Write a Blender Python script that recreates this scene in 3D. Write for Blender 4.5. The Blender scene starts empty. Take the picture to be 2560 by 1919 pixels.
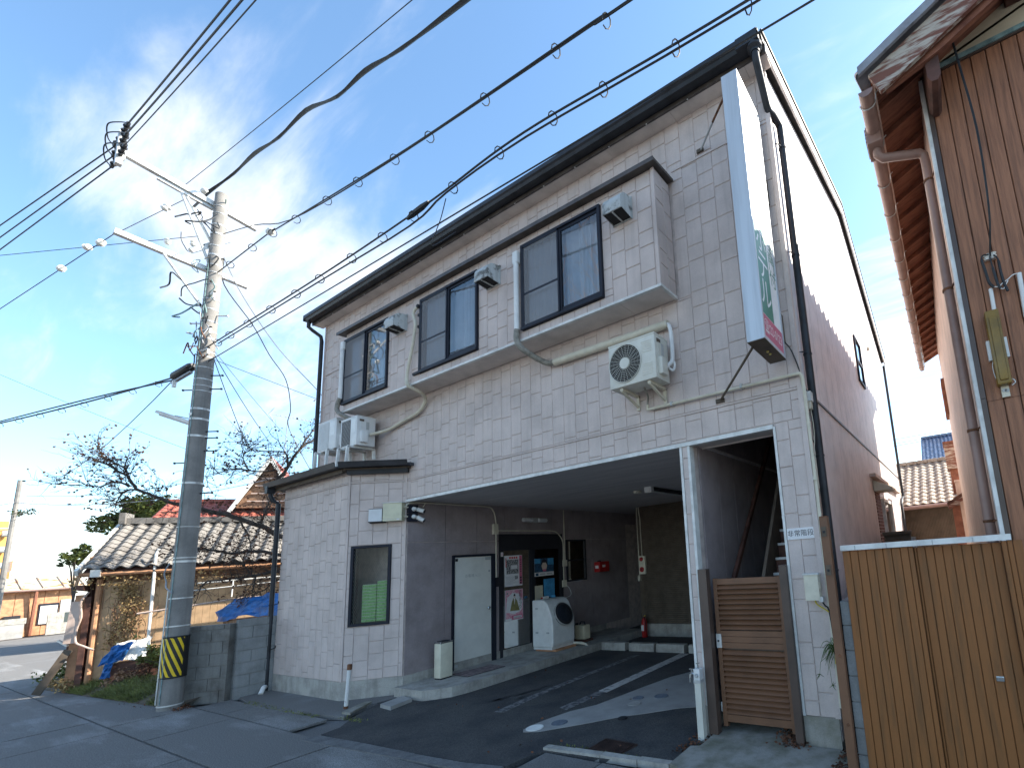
import bpy, math, random, bmesh
from mathutils import Vector, Matrix
random.seed(7)
C = bpy.context.scene
COL = C.collection
# ------------------------------------------------------------------ camera
cam = bpy.data.cameras.new('camera'); camo = bpy.data.objects.new('camera', cam); COL.objects.link(camo)
cam.sensor_width = 36.0; cam.sensor_fit = 'HORIZONTAL'
cam.lens = 1169.262 / 2560 * 36
cam.shift_x = (1280 - 1730.51) / 2560; cam.shift_y = (1184.767 - 959.5) / 2560
cam.clip_start = 0.05; cam.clip_end = 3000
RX, RY, RZ = (Vector((0.869913, 0.487584, -0.074256)), Vector((-0.144489, 0.107992, -0.983596)), Vector((-0.471566, 0.866372, 0.164394)))
CAM = Vector((1.15066, -4.54677, 1.8752))
m = Matrix((RX, -RY, -RZ)).transposed().to_4x4(); m.translation = CAM
camo.matrix_world = m
C.camera = camo
# ------------------------------------------------------------------ sky
SUN = Vector((1.0, 0.97, 1.02)).normalized()
EL = math.asin(SUN.z); AZ = math.atan2(SUN.x, SUN.y)
w = bpy.data.worlds.new('World'); C.world = w; w.use_nodes = True
nt = w.node_tree; nt.nodes.clear(); N = nt.nodes.new; LK = nt.links.new
out = N('ShaderNodeOutputWorld'); bg = N('ShaderNodeBackground'); bg.inputs['Strength'].default_value = 0.11
sky = N('ShaderNodeTexSky'); sky.sky_type = 'NISHITA'; sky.sun_disc = False
sky.sun_elevation = EL; sky.sun_rotation = AZ; sky.air_density = 1.0; sky.dust_density = 0.6; sky.ozone_density = 2.0
tc = N('ShaderNodeTexCoord'); sep = N('ShaderNodeSeparateXYZ'); LK(tc.outputs['Generated'], sep.inputs[0])
def mth(op, a, b=None, clamp=False):
    n = N('ShaderNodeMath'); n.operation = op; n.use_clamp = clamp
    for i, v in enumerate((a, b)):
        if v is None: continue
        if isinstance(v, (int, float)): n.inputs[i].default_value = v
        else: LK(v, n.inputs[i])
    return n.outputs[0]
zz = mth('MAXIMUM', sep.outputs[2], 0.0)
den = mth('ADD', zz, 0.12)
cmb = N('ShaderNodeCombineXYZ'); LK(mth('DIVIDE', sep.outputs[0], den), cmb.inputs[0]); LK(mth('DIVIDE', sep.outputs[1], den), cmb.inputs[1])
mp = N('ShaderNodeMapping'); mp.inputs['Rotation'].default_value = (0, 0, math.radians(38)); mp.inputs['Scale'].default_value = (0.42, 1.15, 1); mp.inputs['Location'].default_value = (3.1, 1.45, 0)
LK(cmb.outputs[0], mp.inputs[0])
n1 = N('ShaderNodeTexNoise'); n1.inputs['Scale'].default_value = 1.0; n1.inputs['Detail'].default_value = 9; n1.inputs['Roughness'].default_value = 0.55; n1.inputs['Distortion'].default_value = 0.35
LK(mp.outputs[0], n1.inputs['Vector'])
mp2 = N('ShaderNodeMapping'); mp2.inputs['Rotation'].default_value = (0, 0, math.radians(30)); mp2.inputs['Scale'].default_value = (1.2, 5.0, 1)
LK(cmb.outputs[0], mp2.inputs[0])
n2 = N('ShaderNodeTexNoise'); n2.inputs['Scale'].default_value = 1.6; n2.inputs['Detail'].default_value = 8; n2.inputs['Roughness'].default_value = 0.6; n2.inputs['Distortion'].default_value = 0.6
LK(mp2.outputs[0], n2.inputs['Vector'])
cl = mth('ADD', mth('MULTIPLY', n1.outputs[0], 0.85), mth('MULTIPLY', n2.outputs[0], 0.24))
hor = mth('POWER', mth('SUBTRACT', 1.0, zz, True), 8.0)
cl = mth('ADD', cl, mth('MULTIPLY', hor, 0.22))
rmp = N('ShaderNodeMapRange'); rmp.interpolation_type = 'SMOOTHSTEP'
rmp.inputs['From Min'].default_value = 0.55; rmp.inputs['From Max'].default_value = 0.76; rmp.inputs['To Max'].default_value = 0.92
LK(cl, rmp.inputs['Value'])
mx = N('ShaderNodeMix'); mx.data_type = 'RGBA'; LK(rmp.outputs[0], mx.inputs['Factor'])
tint = N('ShaderNodeMix'); tint.data_type = 'RGBA'; tint.blend_type = 'MULTIPLY'; tint.inputs['Factor'].default_value = 1.0
LK(sky.outputs[0], tint.inputs['A']); tint.inputs['B'].default_value = (1.18, 1.36, 1.36, 1)
LK(tint.outputs['Result'], mx.inputs['A']); mx.inputs['B'].default_value = (5.6, 5.5, 5.35, 1)
LK(mx.outputs['Result'], bg.inputs['Color']); LK(bg.outputs[0], out.inputs[0])
# ------------------------------------------------------------------ sun, exposure
sl = bpy.data.lights.new('sun', 'SUN'); sl.energy = 5.0; sl.angle = math.radians(0.53); sl.color = (1.0, 0.92, 0.80)
so = bpy.data.objects.new('sun', sl); COL.objects.link(so); so.rotation_euler = SUN.to_track_quat('Z', 'Y').to_euler(); so.location = (20, 20, 40)
C.view_settings.view_transform = 'Standard'; C.view_settings.look = 'None'; C.view_settings.gamma = 1.0
C.view_settings.exposure = 1.4; C.view_settings.use_curve_mapping = False
C.render.engine = 'CYCLES'
try: C.cycles.max_bounces = 10
except Exception: pass

# ------------------------------------------------------------------ materials
MATS = {}
def mat(name, col, rough=0.8, var=0.12, scale=8.0, bump=0.0, bscale=60.0, metal=0.0, stretch=(1, 1, 1), col2=None, spec=0.4, thr=(0.4, 0.65), streak=0.0, fine=0.0):
    if name in MATS: return MATS[name]
    mt = bpy.data.materials.new(name); mt.use_nodes = True; t = mt.node_tree
    b = t.nodes['Principled BSDF']; b.inputs['Roughness'].default_value = rough; b.inputs['Metallic'].default_value = metal
    b.inputs['Specular IOR Level'].default_value = spec
    g = t.nodes.new('ShaderNodeNewGeometry'); mp = t.nodes.new('ShaderNodeMapping'); mp.inputs['Scale'].default_value = stretch
    t.links.new(g.outputs['Position'], mp.inputs[0])
    n = t.nodes.new('ShaderNodeTexNoise'); n.inputs['Scale'].default_value = scale; n.inputs['Detail'].default_value = 6; n.inputs['Roughness'].default_value = 0.6
    t.links.new(mp.outputs[0], n.inputs['Vector'])
    r = t.nodes.new('ShaderNodeMapRange'); r.inputs['From Min'].default_value = thr[0]; r.inputs['From Max'].default_value = thr[1]
    t.links.new(n.outputs[0], r.inputs['Value'])
    mxx = t.nodes.new('ShaderNodeMix'); mxx.data_type = 'RGBA'
    c2 = col2 or tuple(max(0, c * (1 - 2.2 * var)) for c in col)
    c1 = tuple(min(1, c * (1 + var)) for c in col) if not col2 else col
    mxx.inputs['A'].default_value = (*c1, 1); mxx.inputs['B'].default_value = (*c2, 1)
    t.links.new(r.outputs[0], mxx.inputs['Factor'])
    last = mxx.outputs['Result']
    if streak > 0:
        m2 = t.nodes.new('ShaderNodeMapping'); m2.inputs['Scale'].default_value = (7, 7, 0.45); t.links.new(g.outputs['Position'], m2.inputs[0])
        ns = t.nodes.new('ShaderNodeTexNoise'); ns.inputs['Scale'].default_value = 2.2; ns.inputs['Detail'].default_value = 5; t.links.new(m2.outputs[0], ns.inputs['Vector'])
        rs = t.nodes.new('ShaderNodeMapRange'); rs.inputs['From Min'].default_value = 0.5; rs.inputs['From Max'].default_value = 0.75; t.links.new(ns.outputs[0], rs.inputs['Value'])
        ms = t.nodes.new('ShaderNodeMath'); ms.operation = 'MULTIPLY'; ms.inputs[1].default_value = streak; t.links.new(rs.outputs[0], ms.inputs[0])
        mm = t.nodes.new('ShaderNodeMix'); mm.data_type = 'RGBA'; t.links.new(ms.outputs[0], mm.inputs['Factor']); t.links.new(last, mm.inputs['A'])
        mm.inputs['B'].default_value = (*(c * 0.45 for c in col), 1); last = mm.outputs['Result']
    if fine > 0:
        nf = t.nodes.new('ShaderNodeTexNoise'); nf.inputs['Scale'].default_value = 90; nf.inputs['Detail'].default_value = 3; t.links.new(g.outputs['Position'], nf.inputs['Vector'])
        rf = t.nodes.new('ShaderNodeMapRange'); rf.inputs['From Min'].default_value = 0.3; rf.inputs['From Max'].default_value = 0.7; rf.inputs['To Min'].default_value = 1 - fine; rf.inputs['To Max'].default_value = 1 + fine
        t.links.new(nf.outputs[0], rf.inputs['Value'])
        mf = t.nodes.new('ShaderNodeMix'); mf.data_type = 'RGBA'; mf.blend_type = 'MULTIPLY'; mf.inputs['Factor'].default_value = 1
        t.links.new(last, mf.inputs['A']); t.links.new(rf.outputs[0], mf.inputs['B']); last = mf.outputs['Result']
    t.links.new(last, b.inputs['Base Color'])
    if bump > 0:
        nb = t.nodes.new('ShaderNodeTexNoise'); nb.inputs['Scale'].default_value = bscale; nb.inputs['Detail'].default_value = 4
        t.links.new(mp.outputs[0], nb.inputs['Vector'])
        bp = t.nodes.new('ShaderNodeBump'); bp.inputs['Strength'].default_value = bump; bp.inputs['Distance'].default_value = 0.01
        t.links.new(nb.outputs[0], bp.inputs['Height']); t.links.new(bp.outputs[0], b.inputs['Normal'])
    MATS[name] = mt
    return mt
M = {}
M['siding'] = mat('siding', (.56, .475, .435), .62, .06, 2.2, .25, 45, streak=.2, fine=.05)
M['sidejoint'] = mat('siding_joint', (.50, .425, .39), .8, .1)
M['sidewall'] = mat('side_siding', (.70, .61, .585), .5, .06, 3, .15, 70, streak=.2)
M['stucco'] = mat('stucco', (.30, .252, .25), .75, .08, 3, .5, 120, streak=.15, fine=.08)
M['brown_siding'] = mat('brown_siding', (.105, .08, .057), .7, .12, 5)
M['ceil'] = mat('ceiling_board', (.58, .54, .52), .7, .06, 2, stretch=(.4, 4, 1))
M['soffit'] = mat('soffit_board', (.62, .55, .50), .6, .07, 3)
M['white_trim'] = mat('white_trim', (.66, .66, .63), .45, .1, 6)
M['black_metal'] = mat('black_metal', (.024, .026, .031), .45, .2, 4, spec=.3)
M['brown_metal'] = mat('brown_flashing', (.075, .062, .055), .45, .2, 5)
M['roof_dark'] = mat('dark_roofing', (.05, .05, .055), .6, .2, 5)
M['concrete'] = mat('concrete', (.36, .345, .31), .85, .12, 5, .3, 50, streak=.4, fine=.1)
M['moss_conc'] = mat('mossy_concrete', (.32, .305, .27), .85, .1, 4, .3, 50, col2=(.17, .165, .12), streak=.3, fine=.1)
M['block'] = mat('concrete_block', (.20, .195, .18), .9, .12, 3, .6, 70, col2=(.09, .08, .07), thr=(.45, .75), streak=.5, fine=.12)
M['block2'] = mat('grey_block', (.24, .245, .24), .9, .1, 3, .4, 70, streak=.3, fine=.1)
M['asphalt'] = mat('asphalt', (.078, .076, .073), .85, .12, 1.6, .8, 160, col2=(.042, .043, .047), fine=.45)
M['road'] = mat('worn_road', (.165, .160, .152), .85, .1, 1.1, .7, 140, stretch=(.5, 1.6, 1), col2=(.30, .30, .295), thr=(.50, .72), fine=.5)
M['road2'] = mat('road_dark', (.155, .150, .143), .85, .12, 1.3, .7, 140, col2=(.19, .19, .19), thr=(.5, .7), fine=.4)
M['dirt'] = mat('soil', (.11, .085, .06), .95, .2, 3, .8, 30)
M['pale_conc'] = mat('pale_concrete', (.32, .315, .30), .8, .08, 2.5, .3, 80, fine=.1)
M['edge_conc'] = mat('edge_concrete', (.17, .17, .168), .85, .15, 6, .5, 90, col2=(.11, .11, .11), fine=.3)
M['frame'] = mat('bronze_frame', (.018, .021, .032), .5, .1, 3, spec=.2)
M['white_paint'] = mat('white_paint', (.74, .74, .71), .4, .05, 4)
M['door_white'] = mat('door_cream', (.70, .69, .63), .45, .04, 3)
M['line_white'] = mat('worn_line_paint', (.52, .51, .48), .8, .1, 9, .3, 100, col2=(.12, .12, .12), thr=(.5, .68))
M['line_faint'] = mat('faint_line_paint', (.20, .20, .20), .8, .1, 14, col2=(.065, .066, .07), thr=(.44, .56))
M['ac'] = mat('ac_cream', (.62, .605, .53), .5, .05, 4, streak=.12)
M['ac_white'] = mat('ac_white', (.70, .71, .70), .45, .04, 4, streak=.1)
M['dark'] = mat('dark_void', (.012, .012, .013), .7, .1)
M['duct'] = mat('duct_beige', (.60, .555, .44), .5, .06, 6, streak=.15)
M['duct_white'] = mat('duct_white', (.72, .72, .70), .45, .05, 6)
M['hose'] = mat('flex_hose', (.25, .235, .20), .6, .15, 20)
M['hood'] = mat('weathered_hood', (.46, .48, .47), .6, .1, 9, col2=(.12, .12, .11), thr=(.5, .62), streak=.5)
M['curtain'] = mat('curtain_cloth', (.82, .83, .86), .9, .03, 5)
M['screen'] = mat('insect_screen', (.34, .34, .345), .8, .05, 90)
M['brown_alu'] = mat('brown_gate', (.17, .080, .040), .58, .08, 4, spec=.5)
M['brown_post'] = mat('dark_brown_post', (.085, .057, .045), .42, .1, 4, spec=.5)
M['plank'] = mat('woodgrain_fence', (.25, .098, .028), .6, .08, 3, .12, 30, stretch=(6, 6, .5), col2=(.135, .064, .023), thr=(.45, .75))
M['house_plank'] = mat('woodgrain_siding', (.34, .15, .078), .6, .08, 4, .5, 26, stretch=(9, 9, .45), col2=(.17, .075, .04), thr=(.42, .7))
M['corr'] = mat('beige_cladding', (.56, .43, .36), .6, .07, 3, streak=.25)
M['old_wood'] = mat('weathered_wood', (.20, .085, .06), .8, .2, 4, .5, 20, stretch=(1, 6, 6), col2=(.50, .44, .37), thr=(.46, .58))
M['eave_wood'] = mat('eave_wood', (.30, .125, .075), .75, .15, 5, stretch=(1, 6, 1), col2=(.16, .06, .04))
M['dark_wood'] = mat('dark_wood', (.12, .055, .04), .7, .2, 6)
M['brown_gutter'] = mat('brown_gutter', (.29, .185, .155), .4, .08, 4, spec=.5)
M['plaster'] = mat('yellow_plaster', (.66, .58, .42), .85, .06, 4)
M['teal'] = mat('teal_flashing', (.22, .34, .34), .5, .2, 12)
M['tile'] = mat('grey_roof_tile', (.30, .31, .34), .5, .1, 6, col2=(.2, .2, .22))
M['old_tile'] = mat('old_roof_tile', (.22, .205, .185), .65, .12, 5, col2=(.10, .09, .08), thr=(.42, .72))
M['brown_tile'] = mat('brown_roof_tile', (.40, .33, .26), .65, .12, 5, col2=(.22, .17, .13))
M['blue_tile'] = mat('glazed_blue_tile', (.12, .155, .24), .22, .15, 6, spec=.7)
M['red_tile'] = mat('red_roof_tile', (.42, .13, .085), .55, .15, 5, col2=(.22, .06, .05))
M['tarp'] = mat('blue_tarp', (.02, .13, .38), .45, .2, 6)
M['pole'] = mat('pole_concrete', (.235, .225, .21), .85, .1, 2.5, .3, 60, streak=.35, fine=.08)
M['galv'] = mat('galvanised_steel', (.60, .60, .58), .42, .1, 6, metal=.35, spec=.5)
M['wire'] = mat('black_cable', (.02, .022, .024), .5, .1)
M['wire_grey'] = mat('grey_cable', (.28, .30, .33), .5, .1)
M['porcelain'] = mat('porcelain', (.78, .76, .70), .25, .05, spec=.6)
M['yellow'] = mat('hazard_yellow', (.80, .55, .02), .5, .06)
M['hblack'] = mat('hazard_black', (.02, .02, .02), .45, .1)
M['red'] = mat('red_paint', (.42, .02, .02), .4, .08)
M['rust_white'] = mat('chipped_white_paint', (.70, .70, .68), .5, .05, 12, col2=(.20, .08, .04), thr=(.60, .66))
M['rust'] = mat('rust', (.16, .07, .035), .85, .25, 14)
M['grate'] = mat('rusty_grate', (.055, .032, .026), .7, .2, 10)
M['leaf'] = mat('leaf', (.07, .12, .03), .6, .3, 9)
M['pine'] = mat('evergreen_leaf', (.075, .095, .022), .6, .35, 3)
M['dry'] = mat('dry_leaf', (.42, .29, .13), .8, .25, 8)
M['brown_leaf'] = mat('fallen_leaf', (.12, .05, .025), .9, .3, 9)
M['bark'] = mat('bark', (.075, .062, .052), .9, .2, 12)
M['barkbrown'] = mat('brown_bark', (.26, .15, .09), .9, .2, 12)
M['grass'] = mat('grass_blade', (.15, .17, .045), .7, .25, 4)
M['bamboo'] = mat('brown_corrugated', (.60, .40, .23), .7, .1, 5, streak=.2)
M['orange_bld'] = mat('orange_render', (.60, .33, .10), .8, .08, 1)
M['pale_bld'] = mat('pale_render', (.72, .74, .76), .8, .05, 1)
M['rusty_sheet'] = mat('rusty_sheet', (.62, .50, .36), .7, .1, 2.2, col2=(.42, .17, .06), thr=(.5, .62))
M['orange_wood'] = mat('orange_boards', (.50, .26, .14), .8, .12, 5)
M['navy'] = mat('navy_glass', (.025, .03, .04), .2, .1)
M['amber'] = mat('amber_plastic', (.22, .13, .016), .3, .12, 5, spec=.5)
M['sign_white'] = mat('sign_white', (.80, .82, .82), .35, .03)
M['sign_alu'] = mat('sign_aluminium', (.52, .56, .60), .4, .06, 2, metal=.2, stretch=(8, 8, .4))
M['sign_green'] = mat('sign_green', (.03, .22, .155), .35, .05)
M['sign_teal'] = mat('sign_teal', (.20, .36, .38), .35, .05)
M['sign_pink'] = mat('sign_pink', (.55, .13, .21), .4, .05)
M['sign_faded'] = mat('faded_blue_print', (.42, .55, .62), .5, .1, 60, col2=(.78, .81, .82), thr=(.5, .56))
M['sign_gold'] = mat('sign_gold', (.55, .45, .12), .4, .05)
M['ink'] = mat('black_ink', (.02, .02, .025), .6, .05)
M['ink_grey'] = mat('grey_ink', (.42, .43, .42), .6, .05)
M['ink_red'] = mat('red_ink', (.60, .06, .07), .6, .05)
M['paper'] = mat('poster_paper', (.72, .70, .69), .6, .03)
M['paper_cream'] = mat('cream_paper', (.62, .56, .40), .6, .04)
M['paper_pink'] = mat('pink_print', (.66, .22, .30), .6, .1, 30, col2=(.72, .52, .55))
M['paper_blue'] = mat('blue_print', (.07, .30, .52), .5, .15, 8)
M['photo_grey'] = mat('grey_print', (.42, .41, .40), .6, .1, 38, col2=(.06, .06, .06), thr=(.42, .58))
M['photo_night'] = mat('night_print', (.03, .08, .14), .5, .2, 25)
M['olive'] = mat('olive_print', (.22, .19, .07), .6, .1)
M['skin'] = mat('pale_print', (.62, .48, .38), .6, .05)
M['greenbox'] = mat('green_label', (.20, .48, .12), .6, .15, 40, col2=(.42, .66, .32))
M['boxedge'] = mat('carton_edge', (.62, .70, .56), .7, .05)
M['mat_weave'] = mat('door_mat', (.16, .12, .12), .95, .2, 14, .6, 80, col2=(.30, .24, .24))
M['wash_white'] = mat('appliance_white', (.74, .74, .71), .35, .03)
M['chrome'] = mat('chrome', (.60, .60, .58), .2, .05, metal=.9)
M['beige_box'] = mat('beige_box', (.60, .58, .42), .5, .05)
M['cream_box'] = mat('cream_box', (.70, .655, .52), .5, .05, streak=.15)
M['lamp_glass'] = mat('opal_glass', (.60, .62, .63), .35, .03)
M['ash'] = mat('ash_cream', (.66, .625, .49), .45, .04)
M['water_stain'] = mat('wet_patch', (.012, .012, .014), .35, .2)
M['pit_dark'] = mat('oil_patch', (.02, .021, .024), .6, .2)
M['manhole'] = mat('manhole_blue', (.13, .15, .18), .7, .12, 30)
M['brick_side'] = mat('brown_brick', (.22, .12, .10), .8, .12, 8)
M['pot_yellow'] = mat('yellow_pot', (.55, .42, .03), .5, .1)

def glassmat(name, tintc, refl):
    mt = bpy.data.materials.new(name); mt.use_nodes = True; t = mt.node_tree; t.nodes.clear()
    o = t.nodes.new('ShaderNodeOutputMaterial'); tr = t.nodes.new('ShaderNodeBsdfTransparent'); tr.inputs[0].default_value = (*tintc, 1)
    gl = t.nodes.new('ShaderNodeBsdfGlossy'); gl.inputs['Roughness'].default_value = .01
    lw = t.nodes.new('ShaderNodeFresnel'); lw.inputs['IOR'].default_value = refl
    mi = t.nodes.new('ShaderNodeMixShader'); t.links.new(lw.outputs[0], mi.inputs[0]); t.links.new(tr.outputs[0], mi.inputs[1]); t.links.new(gl.outputs[0], mi.inputs[2]); t.links.new(mi.outputs[0], o.inputs[0])
    MATS[name] = mt; return mt
M['glass'] = glassmat('window_glass', (.80, .86, .92), 2.1)
M['glass_dark'] = glassmat('dark_door_glass', (.35, .36, .36), 1.6)
M['glass_wired'] = glassmat('wired_glass', (.88, .90, .88), 1.25)
def netmat():
    mt = bpy.data.materials.new('screen_mesh'); mt.use_nodes = True; t = mt.node_tree; b = t.nodes['Principled BSDF']
    b.inputs['Base Color'].default_value = (.30, .30, .31, 1); b.inputs['Roughness'].default_value = .8
    tr = t.nodes.new('ShaderNodeBsdfTransparent'); mi = t.nodes.new('ShaderNodeMixShader'); mi.inputs[0].default_value = .5
    t.links.new(tr.outputs[0], mi.inputs[1]); t.links.new(b.outputs[0], mi.inputs[2]); t.links.new(mi.outputs[0], t.nodes['Material Output'].inputs[0])
    return mt
M['net'] = netmat()

# ------------------------------------------------------------------ mesh helpers
WL = {}
class MB:
    def __init__(s): s.v = []; s.f = []; s.mi = []; s.mats = []; s.cur = 0
    def use(s, m):
        if m not in s.mats: s.mats.append(m)
        s.cur = s.mats.index(m); return s
    def add(s, vs, fs):
        o = len(s.v); s.v += [tuple(v) for v in vs]
        for f in fs: s.f.append([i + o for i in f]); s.mi.append(s.cur)
        return s
    def box(s, x0, x1, y0, y1, z0, z1):
        x0, x1 = sorted((x0, x1)); y0, y1 = sorted((y0, y1)); z0, z1 = sorted((z0, z1))
        return s.add([(x0, y0, z0), (x1, y0, z0), (x1, y1, z0), (x0, y1, z0), (x0, y0, z1), (x1, y0, z1), (x1, y1, z1), (x0, y1, z1)],
                     [(0, 3, 2, 1), (4, 5, 6, 7), (0, 1, 5, 4), (1, 2, 6, 5), (2, 3, 7, 6), (3, 0, 4, 7)])
    def bbox(s, x0, x1, y0, y1, z0, z1, r=.02):
        # box with chamfered edges
        bm = bmesh.new(); bmesh.ops.create_cube(bm, size=1)
        for v in bm.verts: v.co = Vector(((x0 + x1) / 2 + v.co.x * (x1 - x0), (y0 + y1) / 2 + v.co.y * (y1 - y0), (z0 + z1) / 2 + v.co.z * (z1 - z0)))
        bmesh.ops.bevel(bm, geom=list(bm.edges), offset=r, segments=2, affect='EDGES', profile=.6)
        bm.verts.ensure_lookup_table(); vs = [tuple(v.co) for v in bm.verts]; fs = [[v.index for v in f.verts] for f in bm.faces]; bm.free()
        return s.add(vs, fs)
    def obox(s, o, u, v, wv, a, b, c):
        o = Vector(o); u = Vector(u).normalized(); v = Vector(v).normalized(); wv = Vector(wv).normalized()
        P = [o + u * (i * a) + v * (j * b) + wv * (k * c) for k in (0, 1) for j in (0, 1) for i in (0, 1)]
        return s.add(P, [(0, 2, 3, 1), (4, 5, 7, 6), (0, 1, 5, 4), (1, 3, 7, 5), (3, 2, 6, 7), (2, 0, 4, 6)])
    def bar(s, a, b, wd, ht=None, up=(0, 0, 1)):
        a = Vector(a); b = Vector(b); d = (b - a).normalized(); ht = ht or wd; up = Vector(up)
        if abs(d.dot(up)) > .97: up = Vector((1, 0, 0))
        u = d.cross(up).normalized(); v = u.cross(d)
        P = [p + u * sx * wd / 2 + v * sz * ht / 2 for p in (a, b) for sx, sz in ((-1, -1), (1, -1), (1, 1), (-1, 1))]
        return s.add(P, [(0, 3, 2, 1), (4, 5, 6, 7), (0, 1, 5, 4), (1, 2, 6, 5), (2, 3, 7, 6), (3, 0, 4, 7)])
    def tube(s, pts, r, n=6, cap=True):
        pts = [Vector(p) for p in pts]; k = len(pts); rs = r if isinstance(r, (list, tuple)) else [r] * k
        vs = []; prev = None
        for i, p in enumerate(pts):
            d = (pts[min(i + 1, k - 1)] - pts[max(i - 1, 0)]).normalized()
            if prev is None:
                a = Vector((0, 0, 1)) if abs(d.z) < .9 else Vector((1, 0, 0)); u = d.cross(a).normalized()
            else: u = (prev - d * prev.dot(d)).normalized()
            prev = u; v = d.cross(u)
            for j in range(n):
                t = 2 * math.pi * j / n; vs.append(p + (u * math.cos(t) + v * math.sin(t)) * rs[i])
        fs = [(i * n + j, i * n + (j + 1) % n, (i + 1) * n + (j + 1) % n, (i + 1) * n + j) for i in range(k - 1) for j in range(n)]
        if cap: fs += [tuple(range(n - 1, -1, -1)), tuple((k - 1) * n + j for j in range(n))]
        return s.add(vs, fs)
    def prism(s, poly, o, u, v, nrm, depth):
        # 2-D polygon in plane (o,u,v) extruded along nrm
        o = Vector(o); u = Vector(u); v = Vector(v); nrm = Vector(nrm); k = len(poly)
        A = [o + u * p[0] + v * p[1] for p in poly]; B = [q + nrm * depth for q in A]
        return s.add(A + B, [tuple(range(k - 1, -1, -1)), tuple(range(k, 2 * k))] + [(i, (i + 1) % k, k + (i + 1) % k, k + i) for i in range(k)])
    def quad(s, a, b, c, d): return s.add([a, b, c, d], [(0, 1, 2, 3)])
    def lathe(s, prof, base, axis=(0, 0, 1), n=16):
        ax = Vector(axis).normalized(); a = Vector((0, 0, 1)) if abs(ax.z) < .9 else Vector((1, 0, 0)); u = ax.cross(a).normalized(); v = ax.cross(u); base = Vector(base)
        vs = [base + ax * h + (u * math.cos(2 * math.pi * j / n) + v * math.sin(2 * math.pi * j / n)) * r for r, h in prof for j in range(n)]
        k = len(prof)
        fs = [(i * n + j, i * n + (j + 1) % n, (i + 1) * n + (j + 1) % n, (i + 1) * n + j) for i in range(k - 1) for j in range(n)]
        fs += [tuple(range(n - 1, -1, -1)), tuple((k - 1) * n + j for j in range(n))]
        return s.add(vs, fs)
    def build(s, name, m=None, parent=None, loc=None, smooth=False, kind=None):
        if parent is not None: loc = WL[parent.name]
        elif loc is None:
            xs = [v[0] for v in s.v]; ys = [v[1] for v in s.v]; loc = ((min(xs) + max(xs)) / 2, (min(ys) + max(ys)) / 2, min(v[2] for v in s.v))
        me = bpy.data.meshes.new(name); me.from_pydata([(v[0] - loc[0], v[1] - loc[1], v[2] - loc[2]) for v in s.v], [], s.f)
        mats = s.mats or [m]
        for mm in mats: me.materials.append(M[mm] if isinstance(mm, str) else mm)
        if len(mats) > 1: me.polygons.foreach_set('material_index', s.mi)
        bm = bmesh.new(); bm.from_mesh(me); bmesh.ops.recalc_face_normals(bm, faces=bm.faces); bm.to_mesh(me); bm.free()
        if smooth:
            me.polygons.foreach_set('use_smooth', [True] * len(me.polygons))
            try: me.set_sharp_from_angle(angle=math.radians(40))
            except Exception: pass
        me.update()
        o = bpy.data.objects.new(name, me); COL.objects.link(o)
        if parent is not None: o.parent = parent; o.location = (0, 0, 0)
        else: o.location = loc
        WL[o.name] = Vector(loc)
        if kind: o['kind'] = kind
        return o
def tag(o, label, cat, group=None):
    o['label'] = label; o['category'] = cat
    if group: o['group'] = group
    return o
def thing(name, label, cat, loc, group=None):
    o = bpy.data.objects.new(name, None); o.empty_display_size = .1; COL.objects.link(o); o.location = loc; WL[o.name] = Vector(loc)
    return tag(o, label, cat, group)
def piece(name, mesh, parent, loc, rot=(0, 0, 0), scale=(1, 1, 1)):
    o = bpy.data.objects.new(name, mesh); COL.objects.link(o); o.parent = parent
    o.location = Vector(loc) - WL[parent.name]; o.rotation_euler = rot; o.scale = scale
    WL[o.name] = Vector(loc); return o
def mesh_of(mb, name, m, smooth=False):
    o = mb.build(name, m, loc=(0, 0, 0), smooth=smooth); me = o.data; bpy.data.objects.remove(o); return me
def dup(root, delta, label=None, group=None):
    r = root.copy(); COL.objects.link(r); r.location = root.location + Vector(delta); WL[r.name] = WL[root.name] + Vector(delta)
    if label: r['label'] = label
    if group: r['group'] = group
    for ch in root.children:
        c = ch.copy(); COL.objects.link(c); c.parent = r; WL[c.name] = WL[r.name]
        for g in ch.children:
            d = g.copy(); COL.objects.link(d); d.parent = c; WL[d.name] = WL[r.name]
    return r
def text_mb(s, size, o, u, v, m, depth=.002, align='CENTER', sp=1.0, mb=None, squash=1.0):
    cu = bpy.data.curves.new('t', 'FONT'); cu.body = s; cu.size = size; cu.align_x = align; cu.align_y = 'CENTER'; cu.space_line = sp; cu.resolution_u = 3
    ob = bpy.data.objects.new('t', cu); COL.objects.link(ob); dg = bpy.context.evaluated_depsgraph_get(); dg.update()
    me = bpy.data.meshes.new_from_object(ob.evaluated_get(dg)); bpy.data.objects.remove(ob)
    mb = mb or MB(); mb.use(m); o = Vector(o); u = Vector(u).normalized(); v = Vector(v).normalized(); n = u.cross(v)
    mb.add([o + u * (p.co.x * squash) + v * p.co.y + n * depth for p in me.vertices], [list(f.vertices) for f in me.polygons])
    return mb
def pxsize(p, size):
    d = Vector(p) - CAM; z = RZ.dot(d); return size / max(z, .3)
def cat_pts(a, b, sag, n=12):
    a = Vector(a); b = Vector(b); return [a.lerp(b, i / n) - Vector((0, 0, sag * 4 * (i / n) * (1 - i / n))) for i in range(n + 1)]
def smooth_path(pts, n=6):
    P = [Vector(p) for p in pts]; P = [P[0] * 2 - P[1]] + P + [P[-1] * 2 - P[-2]]; o = []
    for i in range(1, len(P) - 2):
        for k in range(n):
            t = k / n; a, b, c, d = P[i - 1:i + 3]
            o.append(.5 * ((2 * b) + (c - a) * t + (2 * a - 5 * b + 4 * c - d) * t * t + (3 * b - a - 3 * c + d) * t ** 3))
    return o + [P[-2]]
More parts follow.
